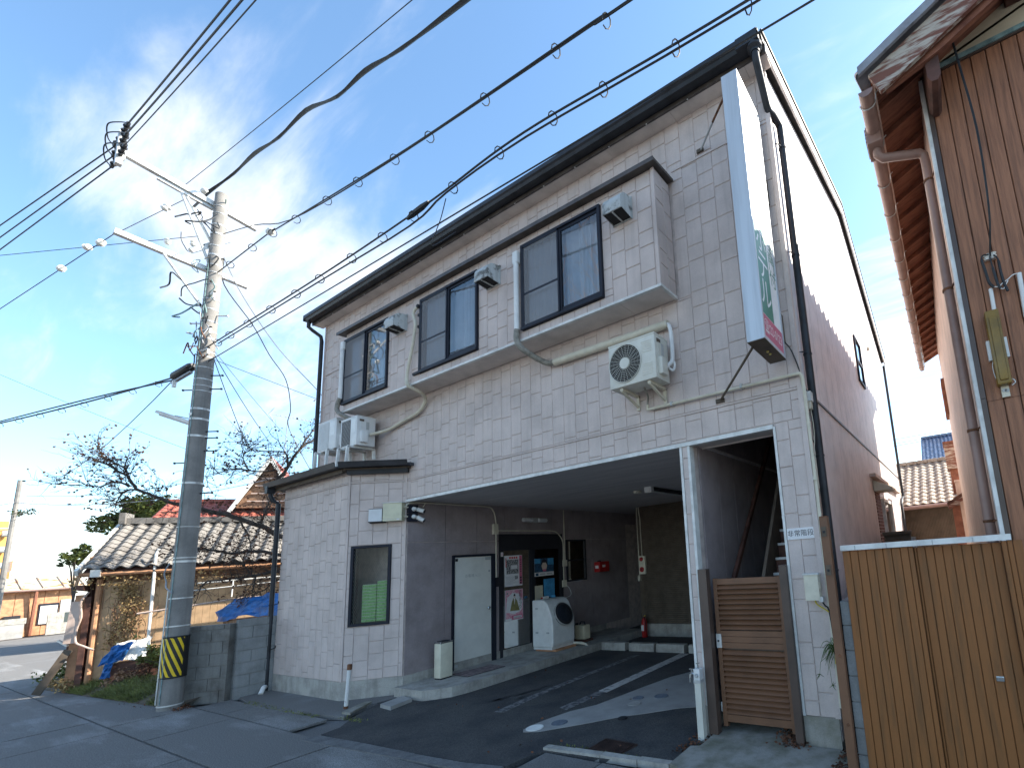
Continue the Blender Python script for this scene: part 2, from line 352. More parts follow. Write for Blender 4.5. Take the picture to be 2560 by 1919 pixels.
# ================================================================== SETTING: ground
g = MB().quad((-700, -700, -.055), (700, -700, -.055), (700, 700, -.055), (-700, 700, -.055)).build('ground', 'road2', loc=(0, 0, -.055)); g['kind'] = 'structure'
street = MB().box(-60, 12, -9, -1.5, -.05, -.022).build('street', 'road2', loc=(-20, -4, -.05)); street['kind'] = 'structure'
rows = [(-1.5, -1.06, [-10.0, -8.9, -7.85, -6.7]), (-2.4, -1.5, [-30, -24, -20, -16.6, -13.1, -10.0, -8.4, -5.45, -2.9, -.4, 2.1, 4.6]),
        (-4.5, -2.4, [-30, -23, -17, -14.9, -12.45, -10.78, -9.54, -6.87, -4.4, -1.9, .6, 3.1, 5.6]), (-6.6, -4.5, [-30, -22, -16, -12.45, -9.54, -6.87, -4.4, -1.9, .6, 3.1, 5.6]),
        (-1.5, -.86, [-2.78, -2.05, -1.3, -.2, .6, 1.6, 2.6])]
for ry0, ry1, xs in rows:
    for a, b in zip(xs, xs[1:]):
        if b - a <= 0: continue
        q = .011 + random.random() * .008; zt = random.uniform(-.003, .003)
        s_ = MB().add([(a + q + random.uniform(-.01, .01), ry0 + q, zt), (b - q, ry0 + q, zt), (b - q + random.uniform(-.01, .01), ry1 - q, zt), (a + q, ry1 - q, zt),
                       (a + q, ry0 + q, -.03), (b - q, ry0 + q, -.03), (b - q, ry1 - q, -.03), (a + q, ry1 - q, -.03)],
                      [(0, 1, 2, 3), (0, 4, 5, 1), (1, 5, 6, 2), (2, 6, 7, 3), (3, 7, 4, 0)])
        s_.build('paving_slab', 'road' if random.random() < .75 else 'road2', street)
def poly_slab(name, pts, z0, z1, m, parent=None, kind=None):
    k = len(pts); vs = [(x, y, z1) for x, y in pts] + [(x, y, z0) for x, y in pts]
    o = MB().add(vs, [tuple(range(k)), tuple(range(2 * k - 1, k - 1, -1))] + [(i, k + i, k + (i + 1) % k, (i + 1) % k) for i in range(k)]).build(name, m, parent)
    if kind: o['kind'] = kind
    return o
apron = poly_slab('asphalt_apron', [(-6.83, -.12), (-6.70, -.45), (-6.35, -.95), (-6.08, -1.2), (-6.03, -1.43), (-5.5, -1.42), (-4.96, -1.385), (-4.4, -1.385), (-3.98, -1.36), (-3.4, -1.325), (-2.9, -1.245), (-2.86, -1.0), (-2.80, -.86), (-2.1, -.8), (-1.36, -.73), (-1.31, -.42), (-1.3, -.1), (-1.4, 0.1), (-1.4, 5.2), (-5.6, 5.2), (-5.6, 9), (-6.83, 9)], -.045, .006, 'asphalt', kind='structure')
poly_slab('side_apron', [(-10.1, -.95), (-9.4, -1.06), (-8.92, -1.12), (-7.86, -1.08), (-6.9, -1.0), (-6.56, -.93), (-6.75, -.55), (-6.75, 0.0), (-10.1, 0.0)], -.045, .012, 'road2', kind='structure')
poly_slab('edge_strip', [(-6.06, -1.62), (-5.0, -1.56), (-4.0, -1.5), (-2.9, -1.43), (-2.92, -1.26), (-3.4, -1.34), (-4.0, -1.375), (-5.0, -1.40), (-6.02, -1.45)], -.04, .008, 'edge_conc', kind='structure')
# concrete patch and paint on the carport floor
cp = poly_slab('concrete_apron', [(-3.52, -.50), (-3.46, -.555), (-3.29, -.49), (-3.1, -.3), (-2.89, -.08), (-2.65, .2), (-2.43, .37), (-2.1, .67), (-1.42, 1.0), (-1.42, 3.3), (-2.6, 2.7), (-3.0, 1.9), (-3.11, 1.33), (-3.2, .8), (-3.26, .47), (-3.43, .17), (-3.5, -.1), (-3.54, -.38)], 0, .011, 'pale_conc', kind='structure')
poly_slab('painted_line', [(-3.72, 3.41), (-3.53, 3.41), (-3.5, .97), (-3.67, 1.0)], .006, .010, 'line_white', apron)
poly_slab('painted_line', [(-3.67, .99), (-3.505, .96), (-3.53, .2), (-3.69, .25)], .006, .0095, 'line_faint', apron)
poly_slab('painted_line', [(-4.47, -.14), (-4.32, -.12), (-4.42, .6), (-4.46, 1.6), (-4.48, 3.15), (-4.61, 3.12), (-4.59, 1.6), (-4.55, .6)], .006, .0095, 'line_faint', apron)
for (x, y, a, b, t) in [(-4.93, .22, .09, .045, .5), (-4.88, .33, .14, .05, .6), (-4.80, .52, .09, .04, .5), (-4.76, .66, .13, .05, .7), (-4.70, .80, .06, .03, .4), (-4.62, .42, .07, .03, .8), (-4.72, .97, .07, .03, .6)]:
    pts = []
    for k in range(14):
        th = k * 2 * math.pi / 14; r = 1 + random.uniform(-.25, .25); px, py = a * r * math.cos(th), b * r * math.sin(th); pts.append((x + px * math.cos(t + .9) - py * math.sin(t + .9), y + px * math.sin(t + .9) + py * math.cos(t + .9)))
    poly_slab('worn_hollow', pts, .004, .0085, 'pit_dark', apron)
poly_slab('porch_step', [(-6.83, -.125), (-6.35, -.14), (-6.09, -.13), (-5.95, -.02), (-5.80, .15), (-5.74, .4), (-5.72, .8), (-5.70, 5.1), (-6.83, 5.1)], 0, .15, 'concrete', kind='structure')
poly_slab('gate_slab', [(-1.36, -.76), (-1.37, -.36), (-1.28, -.33), (-1.285, .0), (-1.3, .9), (-.3, .9), (-.31, -.02), (.15, -.02), (.2, -.86), (-1.1, -.86)], -.04, .045, 'moss_conc', kind='structure')
kb = MB()
px0 = -2.84
while px0 < -1.42:
    L_ = random.uniform(.30, .42); x1 = min(px0 + L_, -1.38)
    y0 = -.845 + (px0 + 2.84) * .07; kb.add([(px0 + .006, y0, .03), (x1, y0 + .02, .03), (x1, y0 + .09, .034), (px0 + .006, y0 + .075, .034), (px0 + .006, y0 - .004, -.03), (x1, y0 + .016, -.03), (x1, y0 + .094, -.03), (px0 + .006, y0 + .08, -.03)], [(0, 1, 2, 3), (0, 4, 5, 1), (1, 5, 6, 2), (2, 6, 7, 3), (3, 7, 4, 0)]); px0 = x1
o = kb.build('kerb_stones', 'concrete', loc=(-2.1, -.8, 0)); o['kind'] = 'structure'

# ================================================================== HOTEL BUILDING
H = thing('hotel_building', 'two storey pinkish hotel clad in block pattern siding with an open carport', 'building', (-5, 0, 0))
TOPZ = 7.25
# structural walls behind the cladding
def wallbox(*b, m='sidejoint'): return MB().box(*b).build('wall', m, H)
wallbox(-10, 0 - .02, .012, .15, 3.12, 7.25)
wallbox(-.33, -.02, .012, .15, .28, 3.12)
wallbox(-10, -6.84, .012, .15, 0, 3.12)
wallbox(-10.02, -9.9, .15, 2.7, 0, 7.6, m='sidewall')
wallbox(-10, -6.98, 2.6, 2.7, 0, 3.12, m='sidewall')
wallbox(-10, -6.1, 2.6, 2.7, 3.12, 7.9, m='sidewall')
wallbox(-6.2, -6.1, 2.7, 9.3, 3.12, 7.0, m='sidewall')
wallbox(-6.2, -.02, 9.3, 9.42, 0, 6.8, m='sidewall')
wallbox(-1.452, -1.345, .012, .2, .2, 3.08)
# unit siding block with chamfered face
def ublock():
    c = .03
    vs = [(0, 0, 0), (1, 0, 0), (1, 0, 1), (0, 0, 1), (c, -1, c * .8), (1 - c, -1, c * .8), (1 - c, -1, 1 - c * .8), (c, -1, 1 - c * .8)]
    return mesh_of(MB().add(vs, [(4, 5, 6, 7), (0, 1, 5, 4), (1, 2, 6, 5), (2, 3, 7, 6), (3, 0, 4, 7)]), 'siding_block', 'siding')
UB = ublock()
blocks = []
def siding(O, ang, u0, u1, z0, z1, holes=(), cw=.2075, phase=0.0, back=.008, belt=3.44, seed=1):
    O = Vector(O); rnd = random.Random(seed); U = Vector((math.cos(ang), math.sin(ang), 0)); col = 0
    u = u0 + (phase % cw) - (cw if phase % cw > 1e-6 else 0)
    hs = [.19, .24, .28, .33, .40]
    while u < u1 - .012:
        a, b = max(u, u0), min(u + cw, u1); z = z0 - rnd.random() * .25
        while z < z1 - .02:
            h = rnd.choice(hs); lo, hi = max(z, z0), min(z + h, z1)
            segs = [(lo, hi)]
            if belt and lo < belt < hi: segs = [(lo, belt - .014), (belt + .014, hi)]
            for (p, q) in segs:
                rects = [(a, b, p, q)]
                for (hu0, hu1, hz0, hz1) in holes:
                    nr = []
                    for (ra, rb, rp, rq) in rects:
                        if hu1 <= ra or hu0 >= rb or hz1 <= rp or hz0 >= rq: nr.append((ra, rb, rp, rq)); continue
                        if rp < hz0: nr.append((ra, rb, rp, hz0))
                        if rq > hz1: nr.append((ra, rb, hz1, rq))
                        zl, zh = max(rp, hz0), min(rq, hz1)
                        if ra < hu0: nr.append((ra, hu0, zl, zh))
                        if rb > hu1: nr.append((hu1, rb, zl, zh))
                    rects = nr
                for (ra, rb, rp, rq) in rects:
                    if rb - ra < .012 or rq - rp < .012: continue
                    gh = .0024; gv = .0008 if col % 2 else .0015
                    blocks.append((Vector(O) + U * (ra + gv) + Vector((0, 0, rp + gh)), ang, rb - ra - 2 * gv, back + rnd.uniform(0, .0015), rq - rp - 2 * gh))
            z += h
        u += cw; col += 1
BY = -.36
# front wall, u = x + 10
siding((-10, .012, 0), 0, .03, 9.965, 3.125, 7.25, holes=[(1.64, 8.68, 4.86, 6.43), (0, 3.15, 3.12, 3.75), (9.67 + .0, 9.67, 0, 0)], phase=.1, seed=3)
siding((-10, .012, 0), 0, 9.69, 9.965, .30, 3.125, cw=.1375, seed=4, belt=None)
siding((-10, .012, 0), 0, 8.568, 8.636, .30, 3.07, cw=.09, seed=5, belt=None)
# bay front and side
WINS = [(-8.33, -6.87), (-5.945, -4.515), (-3.58, -2.16)]
siding((-8.33, BY + .012, 0), 0, .02, 6.975, 4.9, 6.40, holes=[(a + 8.33 - .005, b + 8.33 + .005, 5.005, 6.28) for a, b in WINS], phase=.06, seed=6, belt=None)
siding((-1.352, BY, 0), math.pi / 2, .02, .345, 4.9, 6.40, cw=.17, seed=8, belt=None)
# annex front and chamfered corner
AY = -.545
siding((-9.93, AY + .012, 0), 0, .02, 2.37, .29, 3.62, phase=.03, seed=9)
CA = math.atan2(.545, .70); CU = Vector((math.cos(CA), math.sin(CA), 0)); CN = Vector((math.sin(CA), -math.cos(CA), 0)); CO = Vector((-7.55, AY, 0))
siding(CO - CN * .012, CA, .02, .875, .29, 3.66, holes=[(.07, .68, 1.10, 2.39)], cw=.222, phase=.14, seed=10)
ranked = sorted(range(len(blocks)), key=lambda i: -pxsize(blocks[i][0], math.sqrt(blocks[i][2] * blocks[i][4])))
rest = MB()
uv_ = [tuple(v.co) for v in UB.vertices]; uf_ = [tuple(f.vertices) for f in UB.polygons]
for n_, i in enumerate(ranked):
    p, a, sx, sy, sz = blocks[i]
    if n_ < 300: piece('siding_block', UB, H, p, (0, 0, a), (sx, sy, sz))
    else:
        ca, sa = math.cos(a), math.sin(a)
        rest.add([(p.x + x * sx * ca - y * sy * sa, p.y + x * sx * sa + y * sy * ca, p.z + z * sz) for x, y, z in uv_], uf_)
rest.build('siding_field', 'siding', H, kind='stuff')
# annex core, bay core
def vprism(pts, z0, z1): return MB().prism(pts, (0, 0, z0), (1, 0, 0), (0, 1, 0), (0, 0, 1), z1 - z0)
# annex: walls leave the corner window open
vprism([(-9.92, AY + .013), (-7.55, AY + .013), (-7.55, AY + .11), (-9.82, AY + .11), (-9.82, 0), (-9.92, 0)], .27, 3.66).build('annex_wall', 'sidejoint', H)
def cham(u0, u1, z0, z1, n0, n1, m, name, par=H):
    a = CO + CU * u0 + CN * n1
    return MB().obox(a + Vector((0, 0, z0)), CU, -CN, (0, 0, 1), u1 - u0, n1 - n0, z1 - z0).build(name, m, par)
cham(0, .887, .27, 1.12, -.1, -.013, 'sidejoint', 'annex_wall'); cham(0, .887, 2.37, 3.68, -.1, -.013, 'sidejoint', 'annex_wall')
cham(0, .08, 1.12, 2.37, -.1, -.013, 'sidejoint', 'annex_wall'); cham(.67, .887, 1.12, 2.37, -.1, -.013, 'sidejoint', 'annex_wall')
vprism([(-9.9, AY - .0), (-7.56, AY - .0), (-6.865, -.0), (-6.865, .1), (-9.9, .1)], 0, .285).build('foundation', 'concrete', H)
MB().box(-6.9, -6.815, 0.0, 5.0, 0, .285).build('foundation', 'concrete', H)
MB().box(-.335, -.005, .0, .2, -.03, .30).build('foundation', 'moss_conc', H)
MB().box(-1.46, -1.335, .004, 5.0, 0, .30).build('foundation', 'concrete', H)
# trims
MB().box(-.036, .016, -.008, .05, .30, TOPZ).build('corner_trim', 'siding', H)
MB().box(-10.02, -9.97, -.008, .05, 3.8, TOPZ).build('corner_trim', 'siding', H)
MB().box(-6.86, -.335, -.012, .06, 3.068, 3.112).build('opening_trim', 'white_trim', H)
MB().box(-.336, -.312, -.006, .06, .30, 3.09).build('opening_trim', 'white_trim', H)
MB().box(-1.466, -1.437, -.004, .06, .30, 3.068).build('opening_trim', 'white_trim', H)
MB().box(-1.364, -1.333, -.004, .09, .30, 3.068).build('opening_trim', 'white_trim', H)
bt = MB(); bt.box(-6.80, -.04, -.004, .01, 3.430, 3.450)
bt.build('belt_trim', 'siding', H)
MB().box(-9.93, -7.56, AY - .005, AY + .01, 3.430, 3.450).build('belt_trim', 'siding', H)
cham(.0, .885, 3.430, 3.450, -.01, .005, 'siding', 'belt_trim')
cham(-.008, .018, .29, 3.64, -.01, .006, 'siding', 'corner_trim'); cham(.868, .892, .29, 3.64, -.01, .006, 'siding', 'corner_trim')
MB().box(-1.30, -.04, -.007, .01, 6.575, 6.60).build('belt_trim', 'siding', H)
MB().box(-10, -8.44, -.007, .01, 6.10, 6.115).build('belt_trim', 'siding', H)
# carport
MB().box(-6.84, -1.3, .06, 5.1, 3.09, 3.12).build('carport_ceiling', 'ceil', H)
MB().box(-6.97, -5.6, 5.1, 9.1, 3.09, 3.12).build('carport_ceiling', 'ceil', H)
for wb_ in ((.02, 1.80, 0, 3.09), (1.80, 3.56, 2.53, 3.09), (3.56, 3.68, 0, 3.09), (3.68, 4.34, 0, 1.41), (3.68, 4.34, 2.40, 3.09), (4.34, 9, 0, 3.09)): wallbox(-6.97, -6.845, *wb_, m='sidejoint')
ys = [.02, .05 + .64, 1.33, 1.975, 2.61, 3.25, 3.91, 4.55, 5.19, 5.83]
OP = [(.82, 1.74, 0, 2.15), (1.82, 3.545, 0, 2.53), (3.67, 4.34, 1.41, 2.40), (5.99, 7, 0, 2.78)]
for a, b in zip(ys, ys[1:] + [6.45]):
    for z0, z1 in ((.285, 2.385), (2.395, 3.09)):
        rects = [(a + .004, b - .004, z0, z1)]
        for (h0, h1, hz0, hz1) in OP:
            nr = []
            for ra, rb, rp, rq in rects:
                if h1 <= ra or h0 >= rb or hz1 <= rp or hz0 >= rq: nr.append((ra, rb, rp, rq)); continue
                if rp < hz0: nr.append((ra, rb, rp, hz0))
                if rq > hz1: nr.append((ra, rb, hz1, rq))
                zl, zh = max(rp, hz0), min(rq, hz1)
                if ra < h0: nr.append((ra, h0, zl, zh))
                if rb > h1: nr.append((h1, rb, zl, zh))
            rects = nr
        if rects:
            q = MB()
            for ra, rb, rp, rq in rects:
                if rb - ra > .01 and rq - rp > .01: q.box(-6.845, -6.83, ra, rb, rp, rq)
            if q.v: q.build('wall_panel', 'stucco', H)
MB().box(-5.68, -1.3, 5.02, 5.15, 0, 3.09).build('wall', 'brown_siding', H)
q = MB()
for k in range(62):
    z = .30 + k * .045; q.add([(-5.68, 5.0, z + .004), (-1.45, 5.0, z + .004), (-1.45, 5.006, z + .041), (-5.68, 5.006, z + .041), (-5.68, 5.02, z), (-1.45, 5.02, z), (-1.45, 5.02, z + .045), (-5.68, 5.02, z + .045)], [(0, 1, 2, 3), (0, 4, 5, 1), (3, 2, 6, 7), (0, 3, 7, 4), (1, 5, 6, 2)])
q.build('siding_courses', 'brown_siding', H, kind='stuff')
MB().box(-5.69, -1.45, 4.96, 5.02, 0, .29).build('foundation', 'concrete', H)
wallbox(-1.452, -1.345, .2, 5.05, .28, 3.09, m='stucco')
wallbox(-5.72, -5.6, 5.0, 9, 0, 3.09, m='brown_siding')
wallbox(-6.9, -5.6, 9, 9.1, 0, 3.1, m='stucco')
# emergency stair behind the gate
for k in range(7):
    MB().box(-1.345, -1.332, .22 + k * .47, .22 + k * .47 + .462, .28, 5.5).build('stair_wall_panel', 'stucco', H)
MB().box(-.335, -.20, .15, 3.6, 0, 5.6).build('wall', 'stucco', H)
MB().box(-1.33, -.335, 3.5, 3.6, 0, 5.6).build('wall', 'stucco', H)
MB().box(-1.45, -.335, .03, .30, 3.085, 3.10).build('stair_soffit', 'soffit', H)
MB().box(-1.45, -.335, .30, .32, 3.07, 3.6).build('stair_soffit', 'soffit', H)
st = thing('emergency_stair', 'steep dark emergency stair with pale nosings and a handrail behind the brown gate', 'stair', (-.8, .9, 0))
for k in range(14):
    y = .02 + k * .125; z = 1.06 + k * .163
    MB().box(-.70, -.34, y + .2, y + .34, z, z + .03).build('tread', 'dark_wood', st)
    MB().box(-.70, -.34, y + .188, y + .199, z + .006, z + .034).build('nosing', 'white_trim', st)
    MB().box(-.70, -.34, y + .322, y + .333, z + .03, z + .163).build('riser', 'dark_wood', st)
MB().prism([(.12, .75), (.35, .75), (2.0, 2.95), (2.0, 3.6), (1.85, 3.6), (.12, 1.30)], (-.74, 0, 0), (0, 1, 0), (0, 0, 1), (1, 0, 0), .035).build('stringer', 'brown_siding', st)
MB().bar((-1.28, .72, 1.45), (-1.28, 2.9, 3.85), .045, .06).build('handrail', 'dark_wood', st)

# bay
bayw = MB().box(-8.33, -1.37, BY + .013, BY + .05, 4.89, 5.01).box(-8.33, -1.37, BY + .013, BY + .05, 6.275, 6.41)
for a, b in ((-8.33, -8.325), (-6.875, -5.94), (-4.52, -3.575), (-2.165, -1.37)): bayw.box(a, b, BY + .013, BY + .05, 5.01, 6.275)
bayw.box(-1.40, -1.365, BY + .02, .0, 4.89, 6.41).box(-8.33, -8.30, BY + .05, .0, 4.89, 6.41)
bayw.build('bay_wall', 'sidejoint', H)
bt = MB().box(-8.35, -1.335, BY - .012, BY + .035, 4.865, 4.897).box(-1.37, -1.335, BY + .035, -.001, 4.865, 4.897).build('bay_trim', 'white_trim', H)
x = -8.33
while x < -1.4:
    x1 = min(x + .91, -1.37); MB().box(x + .002, x1 - .002, BY + .036, -.002, 4.872, 4.882).build('soffit_panel', 'soffit', H); x = x1
MB().prism([(-.455, 6.405), (-.455, 6.44), (-.0, 6.475), (.0, 6.44), (BY, 6.408)], (-8.47, 0, 0), (0, 1, 0), (0, 0, 1), (1, 0, 0), 7.19).build('bay_roof', 'brown_metal', H)
MB().box(-8.47, -1.28, -.462, -.45, 6.39, 6.445).build('bay_roof_edge', 'brown_metal', H)
MB().box(-1.385, -1.342, BY - .008, BY + .02, 4.9, 6.40).build('corner_trim', 'siding', H)
# bay windows
for (a, b), cc in zip(WINS, (1.0, .9, .55)):
    z0, z1 = 5.008, 6.278; mid = (a + b) / 2; f = .035; y0 = BY - .03
    W_ = MB().box(a, b, y0, BY + .05, z1 - f, z1).box(a, b, y0 - .012, BY + .05, z0, z0 + f).box(a, a + f, y0, BY + .05, z0 + f, z1 - f).box(b - f, b, y0, BY + .05, z0 + f, z1 - f).build('window', 'frame', H)
    MB().box(mid - .03, mid + .03, BY - .012, BY + .02, z0 + f, z1 - f).box(mid + .03, b - f, BY - .005, BY + .02, z0 + f, z0 + f + .07).box(mid + .03, b - f, BY - .005, BY + .02, z1 - f - .04, z1 - f).box(b - f - .03, b - f, BY - .005, BY + .02, z0 + f + .07, z1 - f - .04).build('sash', 'frame', W_)
    MB().box(a + f, mid, BY - .028, BY - .012, z0 + f, z0 + f + .025).box(a + f, mid, BY - .028, BY - .012, z1 - f - .025, z1 - f).box(a + f, a + f + .022, BY - .028, BY - .012, z0 + f, z1 - f).box(mid - .024, mid, BY - .028, BY - .012, z0 + f, z1 - f).box(a + f, mid, BY - .022, BY - .016, z0 + .50, z0 + .53).build('screen_frame', 'frame', W_)
    MB().quad((a + f, BY - .02, z0 + f), (mid, BY - .02, z0 + f), (mid, BY - .02, z1 - f), (a + f, BY - .02, z1 - f)).build('insect_screen', M['net'], W_)
    MB().quad((mid + .03, BY + .005, z0 + f), (b - f, BY + .005, z0 + f), (b - f, BY + .005, z1 - f), (mid + .03, BY + .005, z1 - f)).build('pane', 'glass', W_)
    MB().quad((a + f, BY + .022, z0 + f), (mid, BY + .022, z0 + f), (mid, BY + .022, z1 - f), (a + f, BY + .022, z1 - f)).build('pane', 'glass', W_)
    cv = MB(); n_ = 90; vs = []
    for i in range(n_ + 1):
        xx = a + .02 + (b - a - .04) * i / n_; yy = BY + .095 + .022 * math.sin(i * .9 + math.sin(i * .23) * 2) + .01 * math.sin(i * 2.1)
        vs += [(xx, yy, z0), (xx + .01 * math.sin(i * .4), yy * 1.0, z1)]
    cv.add(vs, [(2 * i, 2 * i + 2, 2 * i + 3, 2 * i + 1) for i in range(n_)]).build('curtain', 'curtain', W_, smooth=True)
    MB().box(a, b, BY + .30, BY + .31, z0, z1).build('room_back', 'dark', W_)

# eaves, roof
prof = [(-.20, 7.235), (-.20, 7.26), (.2, 7.26), (.2, 7.235)]
x = -10.17
while x < -.02:
    x1 = min(x + 1.0, .09); MB().box(x + .002, x1 - .002, -.172, .012, 7.245, 7.258).build('eave_soffit_panel', 'soffit', H); x = x1
MB().box(-10.17, .09, -.195, -.172, 7.235, 7.37).build('fascia_board', 'brown_metal', H)
gp = [(-.205, 7.30), (-.205, 7.40), (-.2, 7.40), (-.2, 7.298), (-.30, 7.296), (-.318, 7.335), (-.33, 7.35), (-.335, 7.395), (-.322, 7.405), (-.345, 7.408), (-.345, 7.345), (-.325, 7.325), (-.308, 7.285), (-.205, 7.285)]
MB().prism(gp, (-10.2, 0, 0), (0, 1, 0), (0, 0, 1), (1, 0, 0), 10.27).build('gutter', 'black_metal', H)
MB().box(-10.2, -10.19, -.345, -.2, 7.286, 7.405).box(.06, .07, -.345, -.2, 7.286, 7.405).build('gutter_cap', 'black_metal', H)
for k in range(17):
    xx = -9.9 + k * .6; MB().bar((xx, -.175, 7.243), (xx, -.195, 7.225), .012).bar((xx, -.34, 7.41), (xx, -.2, 7.40), .012, .006).build('gutter_bracket', 'galv', H)
RP = [(-.30, 7.385), (4.6, 8.62), (9.55, 6.93), (9.55, 6.86), (4.6, 8.54), (-.25, 7.32)]
MB().prism(RP, (-6.3, 0, 0), (0, 1, 0), (0, 0, 1), (1, 0, 0), 6.39).build('roof', 'roof_dark', H)
MB().prism([(-.30, 7.385), (2.85, 8.18), (2.85, 8.08), (-.25, 7.32)], (-10.2, 0, 0), (0, 1, 0), (0, 0, 1), (1, 0, 0), 3.9).build('roof', 'roof_dark', H)
MB().prism([(-.19, 7.24), (-.19, 7.37), (4.6, 8.53), (9.5, 6.87), (9.5, 6.74), (4.6, 8.39)], (.07, 0, 0), (0, 1, 0), (0, 0, 1), (1, 0, 0), .03).build('barge_board', 'white_trim', H)
MB().prism([(-.31, 7.385), (-.31, 7.405), (4.6, 8.65), (9.56, 6.955), (9.56, 6.93), (4.6, 8.62)], (.085, 0, 0), (0, 1, 0), (0, 0, 1), (1, 0, 0), .025).build('roof_edge', 'brown_metal', H)
# gable wall: vertical panels
for k in range(23):
    ya, yb = .02 + k * .407, .02 + (k + 1) * .407; yb = min(yb, 9.4)
    def top(y): return 7.26 + (y) * (8.45 - 7.26) / 4.6 if y < 4.6 else 8.45 - (y - 4.6) * (8.45 - 6.75) / 4.85
    g_ = .003
    MB().prism([(ya + g_, .1), (yb - g_, .1), (yb - g_, 3.44), (ya + g_, 3.44)], (-.035, 0, 0), (0, 1, 0), (0, 0, 1), (1, 0, 0), .035).build('side_panel', 'sidewall', H)
    MB().prism([(ya + g_, 3.46), (yb - g_, 3.46), (yb - g_, top(yb)), (ya + g_, top(ya))], (-.035, 0, 0), (0, 1, 0), (0, 0, 1), (1, 0, 0), .035).build('side_panel', 'sidewall', H)
MB().prism([(.02, 0), (9.4, 0), (9.4, 6.7), (4.6, 8.4), (.02, 7.2)], (-.12, 0, 0), (0, 1, 0), (0, 0, 1), (1, 0, 0), .083).build('wall', 'sidejoint', H)
MB().box(-.005, .014, .03, 9.4, 3.438, 3.462).build('belt_trim', 'brown_metal', H)
MB().box(-.03, .004, .0, .13, .3, 7.25).build('corner_trim', 'sidewall', H)
# side window + awning hood on the gable wall
W_ = MB().box(0, .035, 4.27, 4.30, 4.77, 5.68).box(0, .035, 4.87, 4.90, 4.77, 5.68).box(0, .035, 4.30, 4.87, 4.77, 4.81).box(0, .035, 4.30, 4.87, 5.64, 5.68).box(0, .03, 4.30, 4.87, 5.19, 5.23).build('window', 'frame', H)
MB().quad((.012, 4.3, 4.8), (.012, 4.87, 4.8), (.012, 4.87, 5.65), (.012, 4.3, 5.65)).build('pane', 'glass', W_)
MB().lathe([(.05, 0), (.05, .05), (.02, .06)], (0, 6.36, 6.15), (1, 0, 0), 10).build('wall_vent', 'duct', H)
MB().box(0, .10, 3.95, 8.2, 2.93, 2.985).build('side_awning', 'corr', H)
MB().prism([(0, 0), (.3, -.16), (.3, -.20), (0, -.20)], (0.01, 4.2, 2.90), (1, 0, 0), (0, 0, 1), (0, 1, 0), .55).build('vent_cowl', 'duct', H)
q = MB()
for k in range(26):
    q.box(-.0, .012, 4.3, 4.9, 1.3 + k * .06, 1.3 + k * .06 + .05)
q.build('brick_courses', 'brick_side', H, kind='stuff')
W_ = MB().box(0, .06, 5.0, 5.06, 1.7, 2.62).box(0, .06, 6.2, 6.26, 1.7, 2.62).box(0, .06, 5.06, 6.2, 2.56, 2.62).box(0, .05, 5.06, 6.2, 1.7, 1.75).build('window', 'white_trim', H)
MB().quad((.02, 5.06, 1.75), (.02, 6.2, 1.75), (.02, 6.2, 2.56), (.02, 5.06, 2.56)).build('pane', 'glass', W_)

# annex roof
e1, e2, e3, w1, w2 = (-10.12, -.70, 3.72), (-7.49, -.70, 3.72), (-6.66, -.05, 3.72), (-10.12, .01, 3.92), (-7.1, .01, 3.83)
def thick(a, t=.05): return (a[0], a[1], a[2] - t)
AR = [e1, e2, e3, w2, w1]; k = 5
MB().add(AR + [thick(a) for a in AR] + [(-6.66, .01, 3.72), (-6.66, .01, 3.67)], [(0, 1, 3, 4), (1, 2, 10, 3), (5, 9, 8, 6), (6, 8, 11, 7), (0, 5, 6, 1), (1, 6, 7, 2), (0, 4, 9, 5), (2, 7, 11, 10)]).build('annex_roof', 'roof_dark', H)
MB().prism([(-10.05, -.66), (-7.50, -.66), (-6.74, -.04), (-6.74, .0), (-10.05, .0)], (0, 0, 3.645), (1, 0, 0), (0, 1, 0), (0, 0, 1), .02).build('annex_soffit', 'brown_siding', H)
def gutter_run(pts, z, name='annex_gutter'):
    q = MB()
    for a, b in zip(pts, pts[1:]):
        a, b = Vector((*a, z)), Vector((*b, z)); d = (b - a).normalized(); n_ = Vector((d.y, -d.x, 0))
        q.prism([(0, 0), (.09, -.0), (.10, .035), (.115, .09), (.105, .092), (.09, .03), (.08, .012), (.0, .012)], a, n_, Vector((0, 0, 1)), d, (b - a).length)
    return q.build(name, 'black_metal', H)
gutter_run([(-10.15, -.70), (-7.50, -.70), (-6.68, -.06)], 3.665)
MB().box(-10.02, -7.55, -.665, -.65, 3.60, 3.67).build('fascia_board', 'brown_siding', H)
cham(-.0, .93, 3.57, 3.66, .02, .10, 'black_metal', 'fascia_board')
# downpipes
def pipe(name, pts, r, m, par, n=10): return MB().tube(pts, r, n).build(name, m, par, smooth=True)
pipe('downpipe', [(-10.02, -.73, 3.66), (-10.02, -.73, 3.52), (-9.99, -.70, 3.42), (-9.955, -.62, 3.36), (-9.955, -.615, .02)], .037, 'black_metal', H)
MB().box(-10.08, -9.97, -.80, -.68, 3.56, 3.72).build('rain_head', 'black_metal', H)
for z in (.72, 1.5, 2.2, 2.95): MB().tube([(-9.955, -.66, z), (-9.9, -.6, z), (-9.87, -.55, z + .02), (-9.87, -.55, z + .06)], .008, 5).build('pipe_clip', 'black_metal', H)
pipe('downpipe', [(-10.12, -.27, 7.29), (-10.12, -.27, 7.16), (-10.10, -.2, 7.1), (-10.05, -.07, 7.0), (-10.05, -.05, 6.9), (-10.05, -.05, 3.9)], .036, 'black_metal', H)
MB().tube([(.0, -.27, 7.29), (.0, -.27, 7.22)], .05, 10).lathe([(.085, 0), (.085, .05), (.055, .08), (.05, .1)], (-.0, -.27, 7.30), (0, 0, -1), 12).box(-.19, .06, -.352, -.2, 7.282, 7.412).build('rain_head', 'black_metal', H)
